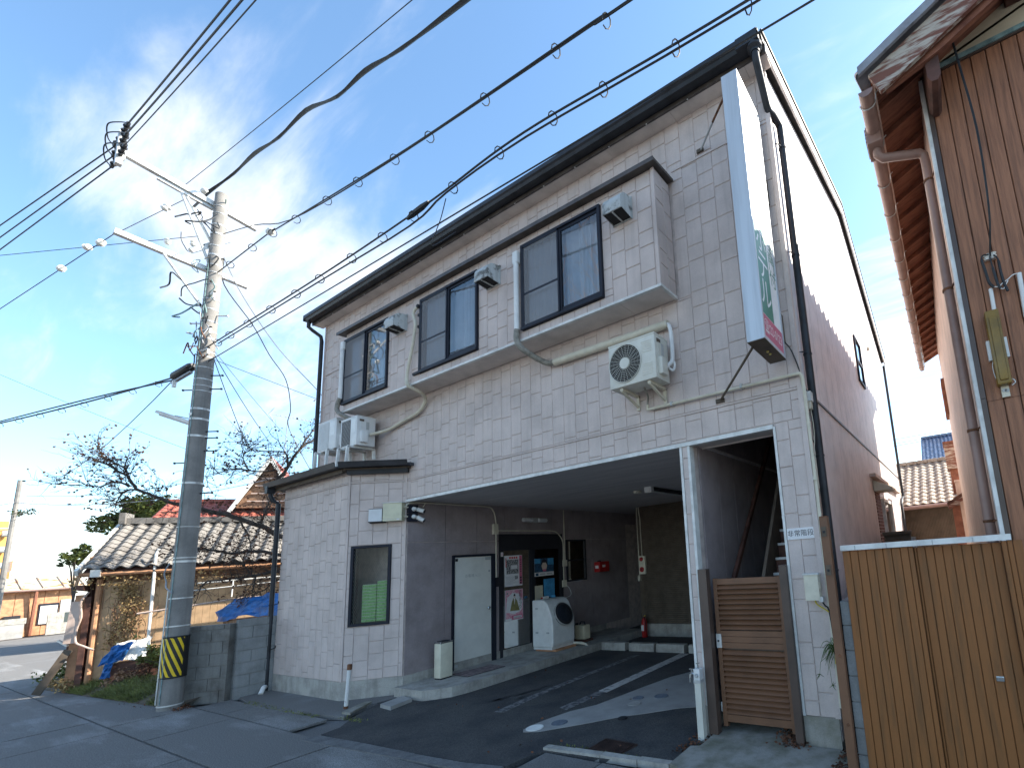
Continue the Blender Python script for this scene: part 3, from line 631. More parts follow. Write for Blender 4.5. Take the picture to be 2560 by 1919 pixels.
pipe('downpipe', [(.0, -.27, 7.22), (.0, -.27, 7.14), (.0, -.24, 7.08), (.0, -.02, 6.74), (.005, .02, 6.70), (.03, .05, 6.68), (.055, .18, 6.66), (.06, .205, 6.62), (.06, .21, 6.5), (.06, .21, 1.0), (.06, .25, .0)], .042, 'black_metal', H)
for z in (6.35, 5.0, 3.85, 2.75, 1.6): MB().tube([(.06, .165, z), (.03, .11, z), (.0, .09, z), (.0, .09, z + .06)], .007, 5).lathe([(.047, -.01), (.047, .01)], (.06, .21, z), (0, 0, 1), 10).build('pipe_clip', 'black_metal', H)
pipe('downpipe', [(.05, 9.36, 6.7), (.05, 9.36, 2.95), (.05, 8.9, 2.85), (.05, 8.6, 2.7), (.05, 8.6, 1.0)], .035, 'black_metal', H)
# ------------------------------------------------------------------ doors and window on the carport wall (x = XI)
XI = -6.83
D = MB().box(XI - .02, XI + .03, .825, .862, .15, 2.145).box(XI - .02, XI + .03, 1.635, 1.735, .15, 2.145).box(XI - .02, XI + .03, .862, 1.635, 2.105, 2.145).build('door', 'frame', H)
D['label'] = 'cream door in black frame beside the ashtray'
MB().box(XI - .01, XI + .012, .865, 1.632, .17, 2.10).build('door_leaf', 'door_white', D)
MB().lathe([(.012, 0), (.012, .03), (.028, .04), (.03, .06), (.018, .075)], (XI + .012, 1.545, 1.13), (1, 0, 0), 12).build('knob', 'chrome', D)
MB().box(XI + .012, XI + .018, 1.50, 1.62, 2.03, 2.09).build('door_closer', 'ink_grey', D)
MB().box(XI + .012, XI + .016, .88, .93, 2.03, 2.08).build('corner_plate', 'ink', D)
MB().box(XI + .012, XI + .016, .88, .94, .19, .24).build('corner_plate', 'ink_grey', D)
MB().lathe([(.02, 0), (.02, .004)], (XI + .012, 1.59, 1.82), (1, 0, 0), 10).build('lock', 'ink_grey', D)
text_mb('お客様入口', .065, (XI + .0125, 1.235, 1.755), (0, 1, 0), (0, 0, 1), 'ink_grey', .002).build('lettering', None, D)
MB().box(XI - .02, XI + .02, .862, 1.635, .15, .168).build('sill', 'concrete', D)
GD = MB().box(XI - .03, XI + .025, 1.825, 1.89, .15, 2.52).box(XI - .03, XI + .025, 3.47, 3.54, .15, 2.52).box(XI - .03, XI + .02, 1.89, 3.47, 2.19, 2.52).box(XI - .03, XI + .02, 2.62, 2.70, .2, 2.19).build('glass_door', 'ink', H)
MB().box(XI - .01, XI + .01, 1.89, 2.62, .18, .30).box(XI - .01, XI + .01, 2.70, 3.47, .18, .30).box(XI - .01, XI + .01, 1.89, 1.93, .3, 2.19).box(XI - .01, XI + .01, 2.58, 2.62, .3, 2.19).box(XI - .01, XI + .01, 2.70, 2.74, .3, 2.19).box(XI - .01, XI + .01, 3.43, 3.47, .3, 2.19).build('sash', 'ink', GD)
for a, b in ((1.93, 2.58), (2.74, 3.43)): MB().quad((XI, a, .3), (XI, b, .3), (XI, b, 2.19), (XI, a, 2.19)).build('pane', 'glass_dark', GD)
q = MB()
for k in range(10): q.box(XI - .35, XI - .30, 1.95, 2.5, .40 + k * .075, .41 + k * .075)
q.build('shoe_rack', 'corr', GD)
MB().box(XI - .9, XI - .88, 1.6, 3.62, 0, 3.1).box(XI - .88, XI - .15, 1.6, 1.62, 0, 3.1).box(XI - .88, XI - .15, 3.60, 3.62, 0, 3.1).box(XI - .88, XI - .15, 1.62, 3.60, 2.7, 2.72).build('inner_wall', 'dark_wood', GD)
W_ = MB().box(XI - .02, XI + .02, 3.68, 3.72, 1.42, 2.39).box(XI - .02, XI + .02, 4.30, 4.34, 1.42, 2.39).box(XI - .02, XI + .02, 3.72, 4.30, 1.42, 1.46).box(XI - .02, XI + .02, 3.72, 4.30, 2.35, 2.39).box(XI - .02, XI + .01, 3.72, 4.30, 1.89, 1.93).build('window', 'ink', H)
MB().quad((XI - .005, 3.72, 1.46), (XI - .005, 4.3, 1.46), (XI - .005, 4.3, 2.35), (XI - .005, 3.72, 2.35)).build('pane', 'glass_dark', W_)
MB().box(XI - .3, XI - .29, 3.63, 4.4, 1.3, 2.5).build('room_back', 'dark_wood', W_)
DD = MB().box(XI - .05, XI - .03, 5.99, 6.9, 0, 2.78).build('door', 'dark', H)
# corner window in the chamfered wall
cw = MB()
def chb(mb, u0, u1, z0, z1, n0, n1): a = CO + CU * u0 + CN * n1; return mb.obox(a + Vector((0, 0, z0)), CU, -CN, (0, 0, 1), u1 - u0, n1 - n0, z1 - z0)
for r in ((.075, .115, 1.11, 2.385), (.635, .675, 1.11, 2.385), (.115, .635, 1.11, 1.15), (.115, .635, 2.345, 2.385)): chb(cw, *r, -.06, .022)
CW = cw.build('window', 'frame', H)
a, b = CO + CU * .115 - CN * .01, CO + CU * .635 - CN * .01
MB().quad((a.x, a.y, 1.15), (b.x, b.y, 1.15), (b.x, b.y, 2.345), (a.x, a.y, 2.345)).build('pane', 'glass_wired', CW)
q = MB()
for k in range(-24, 40):      # wire lattice in the glass
    for sgn in (1, -1):
        pts = []
        u0 = .115 + k * .03
        t0, t1 = 0, 1.195
        for (uu, zz_) in ((u0, 1.15), (u0 + 1.195 * .5 * 1, 2.345)):
            pts.append((uu, zz_))
        (ua, za), (ub, zb) = pts
        # clip to the pane
        sl_ = (zb - za) / (ub - ua)
        if ua < .115: za += (.115 - ua) * sl_; ua = .115
        if ub > .635: zb -= (ub - .635) * sl_; ub = .635
        if ub - ua < .01: continue
        if sgn < 0: ua, ub = .75 - ua, .75 - ub
        A_ = CO + CU * ua - CN * .013; B_ = CO + CU * ub - CN * .013
        q.bar((A_.x, A_.y, za), (B_.x, B_.y, zb), .0016)
q.build('glass_wires', 'ink_grey', CW, kind='stuff')
MB().obox(CO + CU * -.3 - CN * .9 + Vector((0, 0, 1.0)), CU, -CN, (0, 0, 1), 1.5, .02, 1.6).build('room_back', 'dark_wood', CW)
# green cartons stacked behind the glass
for col, (u0, nrow) in enumerate(((.235, 12), (.455, 13))):
    for k in range(nrow):
        q = MB(); a = CO + CU * (u0 + .004) - CN * .05
        q.use('greenbox').obox(a + Vector((0, 0, 1.16 + k * .0495 + .004)), CU, -CN, (0, 0, 1), .205, .2, .036)
        q.use('boxedge').obox(a + CN * .0 - CN * .002 + Vector((0, 0, 1.16 + k * .0495 + .040)), CU, -CN, (0, 0, 1), .207, .2, .0075)
        o = q.build('green_carton', None, loc=(a.x, a.y, 1.16 + k * .0495))
        side = 'left' if col == 0 else 'right'
        tag(o, ('topmost' if k == nrow - 1 else 'lowest' if k == 0 else '%s from the bottom' % ['', 'second', 'third', 'fourth', 'fifth', 'sixth', 'seventh', 'eighth', 'ninth', 'tenth', 'eleventh', 'twelfth'][k]) + ' green carton in the %s stack behind the corner window' % side, 'carton', 'green cartons stacked inside the corner window')

# ------------------------------------------------------------------ posters on the glass door
XP_ = XI + .012
def poster(name, label, y0, y1, z0, z1, base, extra, cat='poster', x=XP_):
    q = MB().use(base).box(x, x + .003, y0, y1, z0, z1); wd, ht = y1 - y0, z1 - z0
    def rect(m, a, b, c, d, lift=.0035): q.use(m).box(x + .003, x + lift + .0005, y0 + a * wd, y0 + b * wd, z0 + c * ht, z0 + d * ht)
    def txt(s, m, size, u, v, sp=1.0): text_mb(s, size, (x + .0052, y0 + u * wd, z0 + v * ht), (0, 1, 0), (0, 0, 1), m, 0.0006, sp=sp, mb=q)
    def blob(m, pts, lift=.0045): q.use(m).prism([(y0 + p[0] * wd, z0 + p[1] * ht) for p in pts], (x + .003, 0, 0), (0, 1, 0), (0, 0, 1), (1, 0, 0), lift - .003)
    extra(rect, txt, blob)
    return tag(q.build(name, None, loc=(x, (y0 + y1) / 2, z0)), label, cat, 'papers stuck on the glass door')
def p1(rect, txt, blob):
    rect('photo_grey', .10, .78, .40, .86); rect('sign_pink', .83, .985, .04, .985); rect('paper', .36, .72, .55, .68, .0044)
    for k in range(4): rect('ink_red', .26 + .125 * k, .35 + .125 * k, .89, .955)
    for k in range(3): rect('ink', .86, .955, .055 + k * .085, .115 + k * .085, .0045)
    for k in range(6): rect('ink', .86 if k % 2 else .88, .95, .45 + k * .075, .475 + k * .075, .0045)
    for k in range(9): rect('ink_grey', .08, .48 + .1 * (k % 3), .06 + k * .03, .068 + k * .03)
    rect('photo_grey', .57, .74, .22, .33); rect('ink_red', .06, .10, .62, .92)
poster('poster', 'black and white festival poster with a red side stripe, upper left on the glass door', 1.945, 2.385, 1.475, 2.09, 'paper', p1)
def p2(rect, txt, blob):
    rect('paper_pink', .02, .98, .08, .99)
    blob('paper', [(.03, .3), (.5, .2), (.9, .3), (.95, .6), (.75, .85), (.4, .9), (.1, .75)], .0042)
    blob('olive', [(.26, .32), (.80, .30), (.66, .62), (.56, .72), (.44, .72), (.36, .6)], .005)
    blob('paper', [(.47, .72), (.55, .72), (.51, .5)], .0056); blob('skin', [(.47, .73), (.56, .73), (.57, .79), (.515, .83), (.46, .79)], .0056); blob('ink', [(.455, .79), (.57, .79), (.55, .84), (.50, .865), (.46, .83)], .006)
    txt('信\n長\nま\nつ\nり', 'ink', .082, .83, .66, .95)
    rect('sign_pink', .35, .97, .03, .17, .0047); rect('paper', .45, .9, .06, .14, .0053); rect('paper', .02, .33, .01, .07, .0047)
    for k in range(3): rect('ink', .47, .86, .07 + k * .022, .078 + k * .022, .0058)
    blob('sign_green', [(.07, .9), (.13, .92), (.15, .88), (.10, .86)], .005)
poster('poster', 'pink blossom poster with a robed figure and brush lettering, below the black and white one', 1.955, 2.395, .80, 1.405, 'paper', p2)
def p3(rect, txt, blob):
    rect('photo_night', 0, 1, .22, 1); rect('paper_blue', .0, .3, .72, 1, .004); rect('paper_blue', .68, 1, .62, 1, .004)
    blob('ink', [(.38, .34), (.62, .34), (.68, .62), (.62, .88), (.5, .97), (.38, .9), (.33, .6)], .0046)
    blob('skin', [(.40, .36), (.60, .36), (.65, .58), (.58, .76), (.42, .76), (.35, .58)], .0052); blob('sign_pink', [(.42, .26), (.6, .26), (.57, .38), (.43, .38)], .0054)
    rect('photo_night', .05, .19, .03, .18, .0045)
    for k in range(2): rect('ink_grey', .26 + .36 * k, .55 + .36 * k, .07, .15)
poster('poster', 'landscape night photo poster with a blue sky, upper right on the glass door', 2.715, 3.265, 1.615, 1.99, 'paper', p3)
poster('poster', 'plain blue sheet with darker top, right side of the glass door above the washer', 2.965, 3.28, 1.15, 1.545, 'paper_blue', lambda r, t, b: [r('paper_blue', .1, .9, .2, .9)])
poster('notice', 'cream typed notice paper left of the blue sheet on the glass door', 2.715, 2.935, 1.12, 1.42, 'paper_cream', lambda r, t, b: [r('ink_grey', .15, .85 - .1 * (k % 3), .12 + k * .085, .14 + k * .085) for k in range(9)] , 'notice')
poster('sticker', 'tiny pale pink sticker at the top left of the glass door frame', 1.85, 1.905, 2.075, 2.16, 'paper', lambda r, t, b: [r('sign_pink', .2, .8, .25 + .2 * k, .33 + .2 * k) for k in range(3)], 'sticker', x=XI + .0255)

# ------------------------------------------------------------------ things in the carport
# ash bin
o = thing('ash_bin', 'tall cream standing ashtray bin beside the cream door', 'ashtray', (-6.45, .47, .15))
MB().bbox(-6.60, -6.43, .37, .585, .17, .71, .012).build('body', 'ash', o, smooth=True)
MB().bbox(-6.604, -6.426, .366, .589, .71, .735, .008).build('lid', 'chrome', o); MB().box(-6.59, -6.44, .38, .575, .15, .17).build('base', 'ink', o)
MB().box(-6.57, -6.46, .40, .555, .735, .745).build('tray', 'ink', o)
o = thing('door_mat', 'worn dark woven door mat on the concrete step before the cream door', 'mat', (-6.3, 1.0, .15))
MB().prism([(-6.57, .68), (-6.12, .64), (-6.08, 1.33), (-6.47, 1.36)], (0, 0, .151), (1, 0, 0), (0, 1, 0), (0, 0, 1), .012).build('pile', 'mat_weave', o)
MB().prism([(-6.58, .67), (-6.11, .63), (-6.07, 1.34), (-6.475, 1.37)], (0, 0, .150), (1, 0, 0), (0, 1, 0), (0, 0, 1), .008).build('rubber_edge', 'ink', o)
# washing machine
o = thing('washing_machine', 'white slanted washing machine with a round dark door in front of the glass door', 'washing machine', (-6.32, 2.74, .15))
prof_ = [(-6.62, .23), (-6.08, .23), (-6.06, .30), (-6.05, .62), (-6.07, .80), (-6.19, 1.06), (-6.25, 1.12), (-6.32, 1.15), (-6.62, 1.15)]
bm_ = MB().prism(prof_, (0, 2.45, 0), (1, 0, 0), (0, 0, 1), (0, 1, 0), .62); wb = bm_.build('body', 'wash_white', o)
bv = wb.modifiers.new('soft', 'BEVEL'); bv.width = .025; bv.segments = 3; bv.limit_method = 'ANGLE'; bv.angle_limit = math.radians(50)
MB().box(-6.56, -6.30, 2.50, 3.02, 1.148, 1.156).build('control_panel', 'ink_grey', o)
dn = Vector((.93, 0, .36)).normalized(); dc = Vector((-6.075, 2.78, .84))
dr = MB().lathe([(.235, -.02), (.235, .012), (.22, .03), (.19, .036)], dc, dn, 32).build('door', 'ink', o, smooth=True)
MB().lathe([(.24, 0), (.245, .01), (.238, .022)], dc, dn, 32).build('door_ring', 'ink_grey', dr, smooth=True)
MB().lathe([(.185, .034), (.15, .046), (.0, .052)], dc, dn, 28).build('door_glass', 'navy', dr, smooth=True)
for z in (.36, .46, .56, .66, .76, .86, .96): MB().box(-6.56, -6.16 - max(0, z - .75) * .35, 2.446, 2.452, z, z + .045).build('side_rib', 'wash_white', o)
for (xa, z) in ((-6.52, .97), (-6.52, .50), (-6.22, .50)): MB().box(xa, xa + .07, 2.442, 2.45, z, z + .03).build('side_grip', 'ink_grey', o)
MB().box(-6.60, -6.10, 2.46, 3.06, .19, .23).build('plinth', 'wash_white', o)
o = tag(MB().box(-6.58, -6.02, 2.50, 3.05, .151, .188).build('wooden_pallet', 'orange_wood', loc=(-6.3, 2.77, .15)), 'low orange wooden board under the washing machine', 'board')
tag(MB().tube(smooth_path([(-6.06, 3.02, .22), (-5.95, 3.08, .21), (-5.86, 3.15, .18), (-5.80, 3.18, .12)]), .026, 8).build('drain_hose', 'duct', smooth=True), 'pale drain hose curling off the step behind the washer', 'hose')
o = thing('detergent_bottle', 'white bottle with red cap lying on top of the washer', 'bottle', (-6.42, 2.62, 1.158))
MB().tube([(-6.42, 2.55, 1.185), (-6.42, 2.70, 1.185)], .026, 10).build('bottle', 'wash_white', o); MB().tube([(-6.42, 2.52, 1.185), (-6.42, 2.55, 1.185)], .016, 8).build('cap', 'red', o)
tag(MB().tube([(-6.45, 2.80, 1.185), (-6.40, 2.88, 1.185)], .024, 8).build('blue_sponge', 'paper_blue', loc=(-6.42, 2.84, 1.16)), 'small blue sponge roll on the washer top', 'sponge')
o = thing('jerry_can', 'grey plastic jug standing behind the washing machine', 'jug', (-6.25, 3.55, .15))
MB().bbox(-6.40, -6.12, 3.42, 3.62, .20, .50, .03).build('body', 'paper_cream', o); MB().tube([(-6.33, 3.52, .50), (-6.30, 3.52, .56), (-6.20, 3.52, .56), (-6.18, 3.52, .50)], .014, 6).build('handle', 'ink', o); MB().lathe([(.03, 0), (.03, .04)], (-6.36, 3.46, .5), n=8).build('cap', 'ink', o)
o = tag(MB().bbox(-6.45, -6.1, 3.38, 3.68, .151, .20, .01).build('low_crate', 'dark_wood', loc=(-6.27, 3.53, .15)), 'low dark crate under the grey jug', 'crate')
o = thing('dark_bin', 'black lidded bin in the shade between washer and wall', 'bin', (-6.6, 3.42, .15))
MB().lathe([(.13, 0), (.16, .5), (.17, .52)], (-6.6, 3.36, .15), n=14).build('body', 'ink', o); MB().lathe([(.18, .0), (.16, .05), (.03, .08)], (-6.6, 3.36, .67), n=14).build('lid', 'ink', o)
# wheel stops
stops = [(-5.675, -5.06, 'first from the left, nearest the step'), (-4.965, -4.355, 'second from the left'), (-4.30, -3.66, 'third from the left, ending the white line'), (-3.56, -2.93, 'half hidden behind the pillar')]
for a, b, s_ in stops:
    o = MB().prism([(3.44, .006), (3.60, .006), (3.59, .155), (3.465, .155), (3.448, .13)], (a, 0, 0), (0, 1, 0), (0, 0, 1), (1, 0, 0), b - a).build('wheel_stop', 'concrete', loc=((a + b) / 2, 3.5, .006))
    tag(o, 'concrete wheel stop on the carport floor, ' + s_, 'wheel stop', 'wheel stops at the back of the carport')
# round covers
for x, y, r, mm, lb in [(-3.25, -.20, .095, 'manhole', 'bluish round cover set in the pale concrete near its tip'), (-2.87, .86, .075, 'manhole', 'small bluish round cover farther back in the pale concrete'), (-2.78, .65, .09, 'pale_conc', 'pale round cover between the two bluish ones'), (-2.60, 1.01, .095, 'manhole', 'bluish round cover nearest the pillar in the pale concrete'), (-2.59, .155, .06, 'pit_dark', 'dark round plug in the asphalt beside the concrete'), (-3.42, -.42, .10, 'white_paint', 'white round cap at the tip of the pale concrete')]:
    q = MB().lathe([(r, 0), (r, .006), (r * .88, .008), (r * .86, .005), (0.001, .005)], (x, y, .011), n=24)
    for k in range(6):
        t = -.75 + k * .3; hw = math.sqrt(max(0, .7 - t * t)) * r; q.box(x - hw, x + hw, y + t * r - .004, y + t * r + .004, .011, .0185)
    tag(q.build('drain_cover', mm, loc=(x, y, .011)), lb, 'drain cover', 'round covers in the carport floor')
o = thing('drain_grate', 'rusty square drain grate set in the asphalt behind the kerb stones', 'grate', (-2.16, -.56, .006))
MB().prism([(-2.36, -.695), (-1.995, -.68), (-1.955, -.445), (-2.36, -.425)], (0, 0, -.002), (1, 0, 0), (0, 1, 0), (0, 0, 1), .010).build('pan', 'pit_dark', o)
q = MB()
for k in range(17):
    t = k / 16; q.bar((-2.35 + .37 * t, -.69 + .012 * t, .014), (-2.35 + .39 * t, -.43 - .014 * t, .014), .010, .012)
q.build('bars', 'grate', o)
MB().bar((-2.36, -.697, .013), (-1.99, -.682, .013), .02, .014).bar((-2.36, -.423, .013), (-1.95, -.443, .013), .02, .014).bar((-2.36, -.697, .013), (-2.36, -.423, .013), .02, .014).bar((-1.99, -.682, .013), (-1.95, -.443, .013), .02, .014).build('rim', 'grate', o)
# fire things
o = thing('hose_box', 'red fire equipment box on the dark carport wall beside the window', 'fire box', (-6.7, 4.82, 1.57))
MB().bbox(XI, XI + .17, 4.64, 5.02, 1.57, 1.82, .012).build('case', 'red', o); MB().box(XI + .04, XI + .14, 4.634, 4.64, 1.66, 1.73).build('label_plate', 'paper', o); MB().box(XI + .171, XI + .176, 4.75, 4.86, 1.68, 1.74).build('label_plate', 'paper', o)
MB().lathe([(.05, 0), (.04, .03), (0.001, .035)], (XI + .08, 4.74, 1.82), n=12).build('knob', 'ink', o)
o = thing('fire_alarm', 'cream fire alarm panel with red lamp and red call button on the brown back wall', 'fire alarm', (-5.59, 4.99, 1.45))
MB().bbox(-5.68, -5.49, 4.93, 4.998, 1.45, 1.885, .01).build('panel', 'cream_box', o)
MB().lathe([(.05, 0), (.045, .03), (.02, .05), (.001, .052)], (-5.59, 4.93, 1.805), (0, -1, 0), 16).build('lamp', 'red', o, smooth=True)
MB().lathe([(.062, 0), (.06, .012), (.03, .014)], (-5.59, 4.93, 1.56), (0, -1, 0), 20).build('button_ring', 'red', o); MB().lathe([(.022, 0), (.018, .018)], (-5.59, 4.93, 1.56), (0, -1, 0), 12).build('button', 'ink', o)
o = thing('alarm_conduit', 'pair of thin cream conduits running up the brown wall from the alarm', 'conduit', (-5.66, 4.98, 1.3))
MB().tube([(-5.70, 4.985, 3.085), (-5.70, 4.985, 1.42)], .012, 6).build('tube', 'duct', o); MB().tube([(-5.64, 4.985, 3.085), (-5.63, 4.985, 2.95), (-5.61, 4.985, 2.8), (-5.60, 4.985, 1.88)], .012, 6).build('tube', 'duct', o); MB().box(-5.735, -5.675, 4.95, 4.998, 1.29, 1.42).build('junction_box', 'duct', o)
o = thing('fire_extinguisher', 'red fire extinguisher standing at the left end of the brown back wall', 'fire extinguisher', (-5.53, 4.82, .0))
MB().lathe([(.06, .012), (.066, .02), (.066, .36), (.05, .41), (.022, .44), (.022, .46)], (-5.53, 4.82, .0), n=16).build('cylinder', 'red', o, smooth=True)
MB().box(-5.56, -5.50, 4.80, 4.84, .46, .485).bar((-5.53, 4.82, .485), (-5.46, 4.80, .52), .02).build('valve', 'chrome', o); MB().bar((-5.53, 4.82, .49), (-5.47, 4.79, .50), .016).build('pin', 'yellow', o)
MB().tube(smooth_path([(-5.53, 4.80, .47), (-5.47, 4.76, .42), (-5.455, 4.76, .3), (-5.46, 4.77, .15)]), .01, 6).build('hose', 'ink', o)
MB().box(-5.575, -5.50, 4.748, 4.758, .16, .29).build('label_plate', 'paper', o)
# ceiling lamp, smoke detector, wall lamp
o = thing('fluorescent_lamp', 'unlit fluorescent batten lamp on the carport ceiling near the pillar', 'ceiling lamp', (-3.5, 3.0, 3.09))
MB().box(-3.59, -3.46, 2.40, 3.70, 3.04, 3.088).build('batten', 'black_metal', o); MB().tube([(-3.525, 2.42, 3.015), (-3.525, 3.68, 3.015)], .016, 8).build('tube', 'lamp_glass', o); MB().box(-3.60, -3.45, 2.34, 2.42, 2.99, 3.088).build('end_cap', 'wash_white', o)
tag(MB().lathe([(.08, 0), (.08, .03), (.06, .045), (.03, .05)], (-3.95, 2.62, 3.088), (0, 0, -1), 18).build('smoke_detector', 'cream_box', loc=(-3.95, 2.62, 3.04)), 'round cream smoke detector on the carport ceiling', 'smoke detector')
o = thing('wall_lamp', 'dusty twin tube wall lamp above the glass door', 'wall lamp', (-6.78, 2.7, 2.78))
MB().box(XI, XI + .06, 2.62, 2.80, 2.77, 2.87).build('base', 'ink_grey', o)
for a, b in ((2.38, 2.62), (2.80, 3.02)): MB().tube([(XI + .07, a, 2.82), (XI + .07, b, 2.82)], .045, 10).build('tube_shade', 'lamp_glass', o, smooth=True)
o = thing('wall_conduit', 'cream surface conduit running under the ceiling and down beside the cream door', 'conduit', (-6.8, .8, 1.68))
MB().tube(smooth_path([(-6.80, -.05, 2.98), (-6.80, .10, 3.06), (-6.80, .9, 3.06), (-6.80, 1.5, 3.06), (-6.80, 1.66, 3.0), (-6.80, 1.73, 2.8), (-6.80, 1.735, 2.5), (-6.80, 1.735, 1.68)], 4), .014, 7).build('tube', 'duct', o, smooth=True); MB().box(XI, XI + .06, 1.67, 1.77, 2.52, 2.72).build('junction_box', 'duct', o); MB().box(XI, XI + .03, 1.72, 1.83, 1.50, 1.68).build('switch_plate', 'ink', o)
o = thing('door_conduit', 'cream conduit arching over the glass door and down to a socket', 'conduit', (-6.8, 2.9, 1.4))
MB().tube(smooth_path([(-6.80, 1.76, 2.59), (-6.80, 2.6, 2.59), (-6.80, 3.23, 2.59), (-6.80, 3.44, 2.5), (-6.80, 3.56, 2.3), (-6.80, 3.56, 1.9), (-6.80, 3.555, 1.45)], 4), .012, 6).build('tube', 'duct', o); MB().tube([(-6.80, 3.605, 3.08), (-6.80, 3.605, 1.87)], .012, 6).build('tube', 'duct', o)
MB().box(XI, XI + .05, 3.53, 3.66, 1.78, 1.92).build('junction_box', 'duct', o); MB().box(XI, XI + .05, 3.50, 3.63, 1.32, 1.47).build('socket', 'cream_box', o); MB().tube(smooth_path([(-6.79, 3.62, 1.36), (-6.74, 3.68, 1.25), (-6.68, 3.62, 1.12), (-6.62, 3.2, 1.08)]), .006, 5).build('cord', 'wash_white', o)
# cameras
o = thing('security_cameras', 'pair of white bullet cameras on a dark plate beside the beige box', 'security cameras', (-6.8, .1, 2.75))
MB().box(XI, XI + .05, .0, .16, 2.88, 3.02).box(XI, XI + .05, .0, .16, 2.74, 2.87).build('mount_plate', 'frame', o)
for (z, dz) in ((2.95, -.05), (2.82, -.08)):
    a = Vector((XI + .06, .12, z)); b = a + Vector((.085, .085, dz * .9)); d = (b - a).normalized()
    c = MB().tube([a + d * .02, b], .036, 12).build('camera', 'wash_white', o, smooth=True); MB().tube([b - d * .002, b + d * .012], .03, 12).build('lens', 'ink', c); MB().lathe([(.04, 0), (.03, .03), (.015, .06)], (XI + .05, .09, z), (1, 0, 0), 10).build('bracket', 'wash_white', c)
MB().tube([(XI + .12, .2, 2.98), (XI + .17, .22, 3.05)], .006, 5).build('antenna', 'duct', o)
q = MB(); chb(q, .59, .875, 2.755, 3.05, 0, .14)
o = q.build('meter_box', 'beige_box', loc=tuple(CO + CU * .73) [:2] + (2.75,)); tag(o, 'beige metal utility box on the chamfered corner above the small window', 'utility box')
q = MB(); chb(q, .575, .89, 3.05, 3.062, 0, .155); q.build('cover_lip', 'white_trim', o); q = MB(); chb(q, .60, .86, 2.785, 2.79, .14, .143); q.build('door_seam', 'ink_grey', o); q = MB(); chb(q, .80, .845, 2.765, 2.782, .14, .143); q.build('label_plate', 'paper', o)
q = MB(); q.tube(smooth_path([tuple(CO + CU * .875 + CN * .06 + Vector((0, 0, 2.98))), (-6.80, -.02, 2.97), (-6.80, .03, 2.99)]), .013, 6); q.tube([tuple(CO + CU * .875 + CN * .06 + Vector((0, 0, 2.82))), (-6.80, .01, 2.82)], .013, 6); q.build('cable_gland', 'duct', o)
q = MB(); chb(q, .345, .585, 2.74, 2.985, 0, .03)
o = q.build('flood_lamp', 'ink', loc=tuple(CO + CU * .46)[:2] + (2.74,)); tag(o, 'square black framed flood lamp left of the beige utility box', 'flood lamp')
q = MB(); chb(q, .355, .575, 2.75, 2.975, .03, .10); q.build('lamp_housing', 'ink', o); q = MB(); chb(q, .365, .565, 2.762, 2.965, .10, .118); q.build('diffuser', 'lamp_glass', o)
# ================================================================== things on the facade
def hood(x, label):
    o = thing('vent_hood', label, 'vent hood', (x, BY, 5.87), 'weathered vent hoods on the bay')
    wd = .27; pr = [(0, 5.87), (-.215, 5.895), (-.225, 5.98)]
    for k in range(1, 8):
        t = k / 8 * math.pi / 2; pr.append((-.225 + .15 * (1 - math.cos(t)), 5.98 + .165 * math.sin(t)))
    pr += [(-.06, 6.15), (0, 6.155)]
    q = MB(); n_ = len(pr)
    A = [(x, BY + p, z) for p, z in pr]; B = [(x + wd, BY + p, z) for p, z in pr]
    q.add(A + B, [(i, i + 1, n_ + i + 1, n_ + i) for i in range(1, n_ - 1)] + [tuple(range(n_)), tuple(range(2 * n_ - 1, n_ - 1, -1))])
    sh = q.build('shell', 'hood', o, smooth=True)
    MB().box(x - .012, x + wd + .012, BY - .012, BY + .002, 5.87, 6.165).build('back_plate', 'hood', o)
    MB().box(x + .01, x + wd - .01, BY - .20, BY - .01, 5.885, 5.905).build('opening', 'dark', o)
    MB().box(x + .13, x + .145, BY - .21, BY - .01, 5.872, 5.90).box(x, x + wd, BY - .226, BY - .212, 5.885, 5.92).build('rim', 'hood', o)
hood(-6.61, 'streaky grey vent hood at the right of the left bay window'); hood(-4.30, 'streaky grey vent hood at the right of the middle bay window'); hood(-1.955, 'streaky grey vent hood right of the largest bay window, nearest the bay corner')

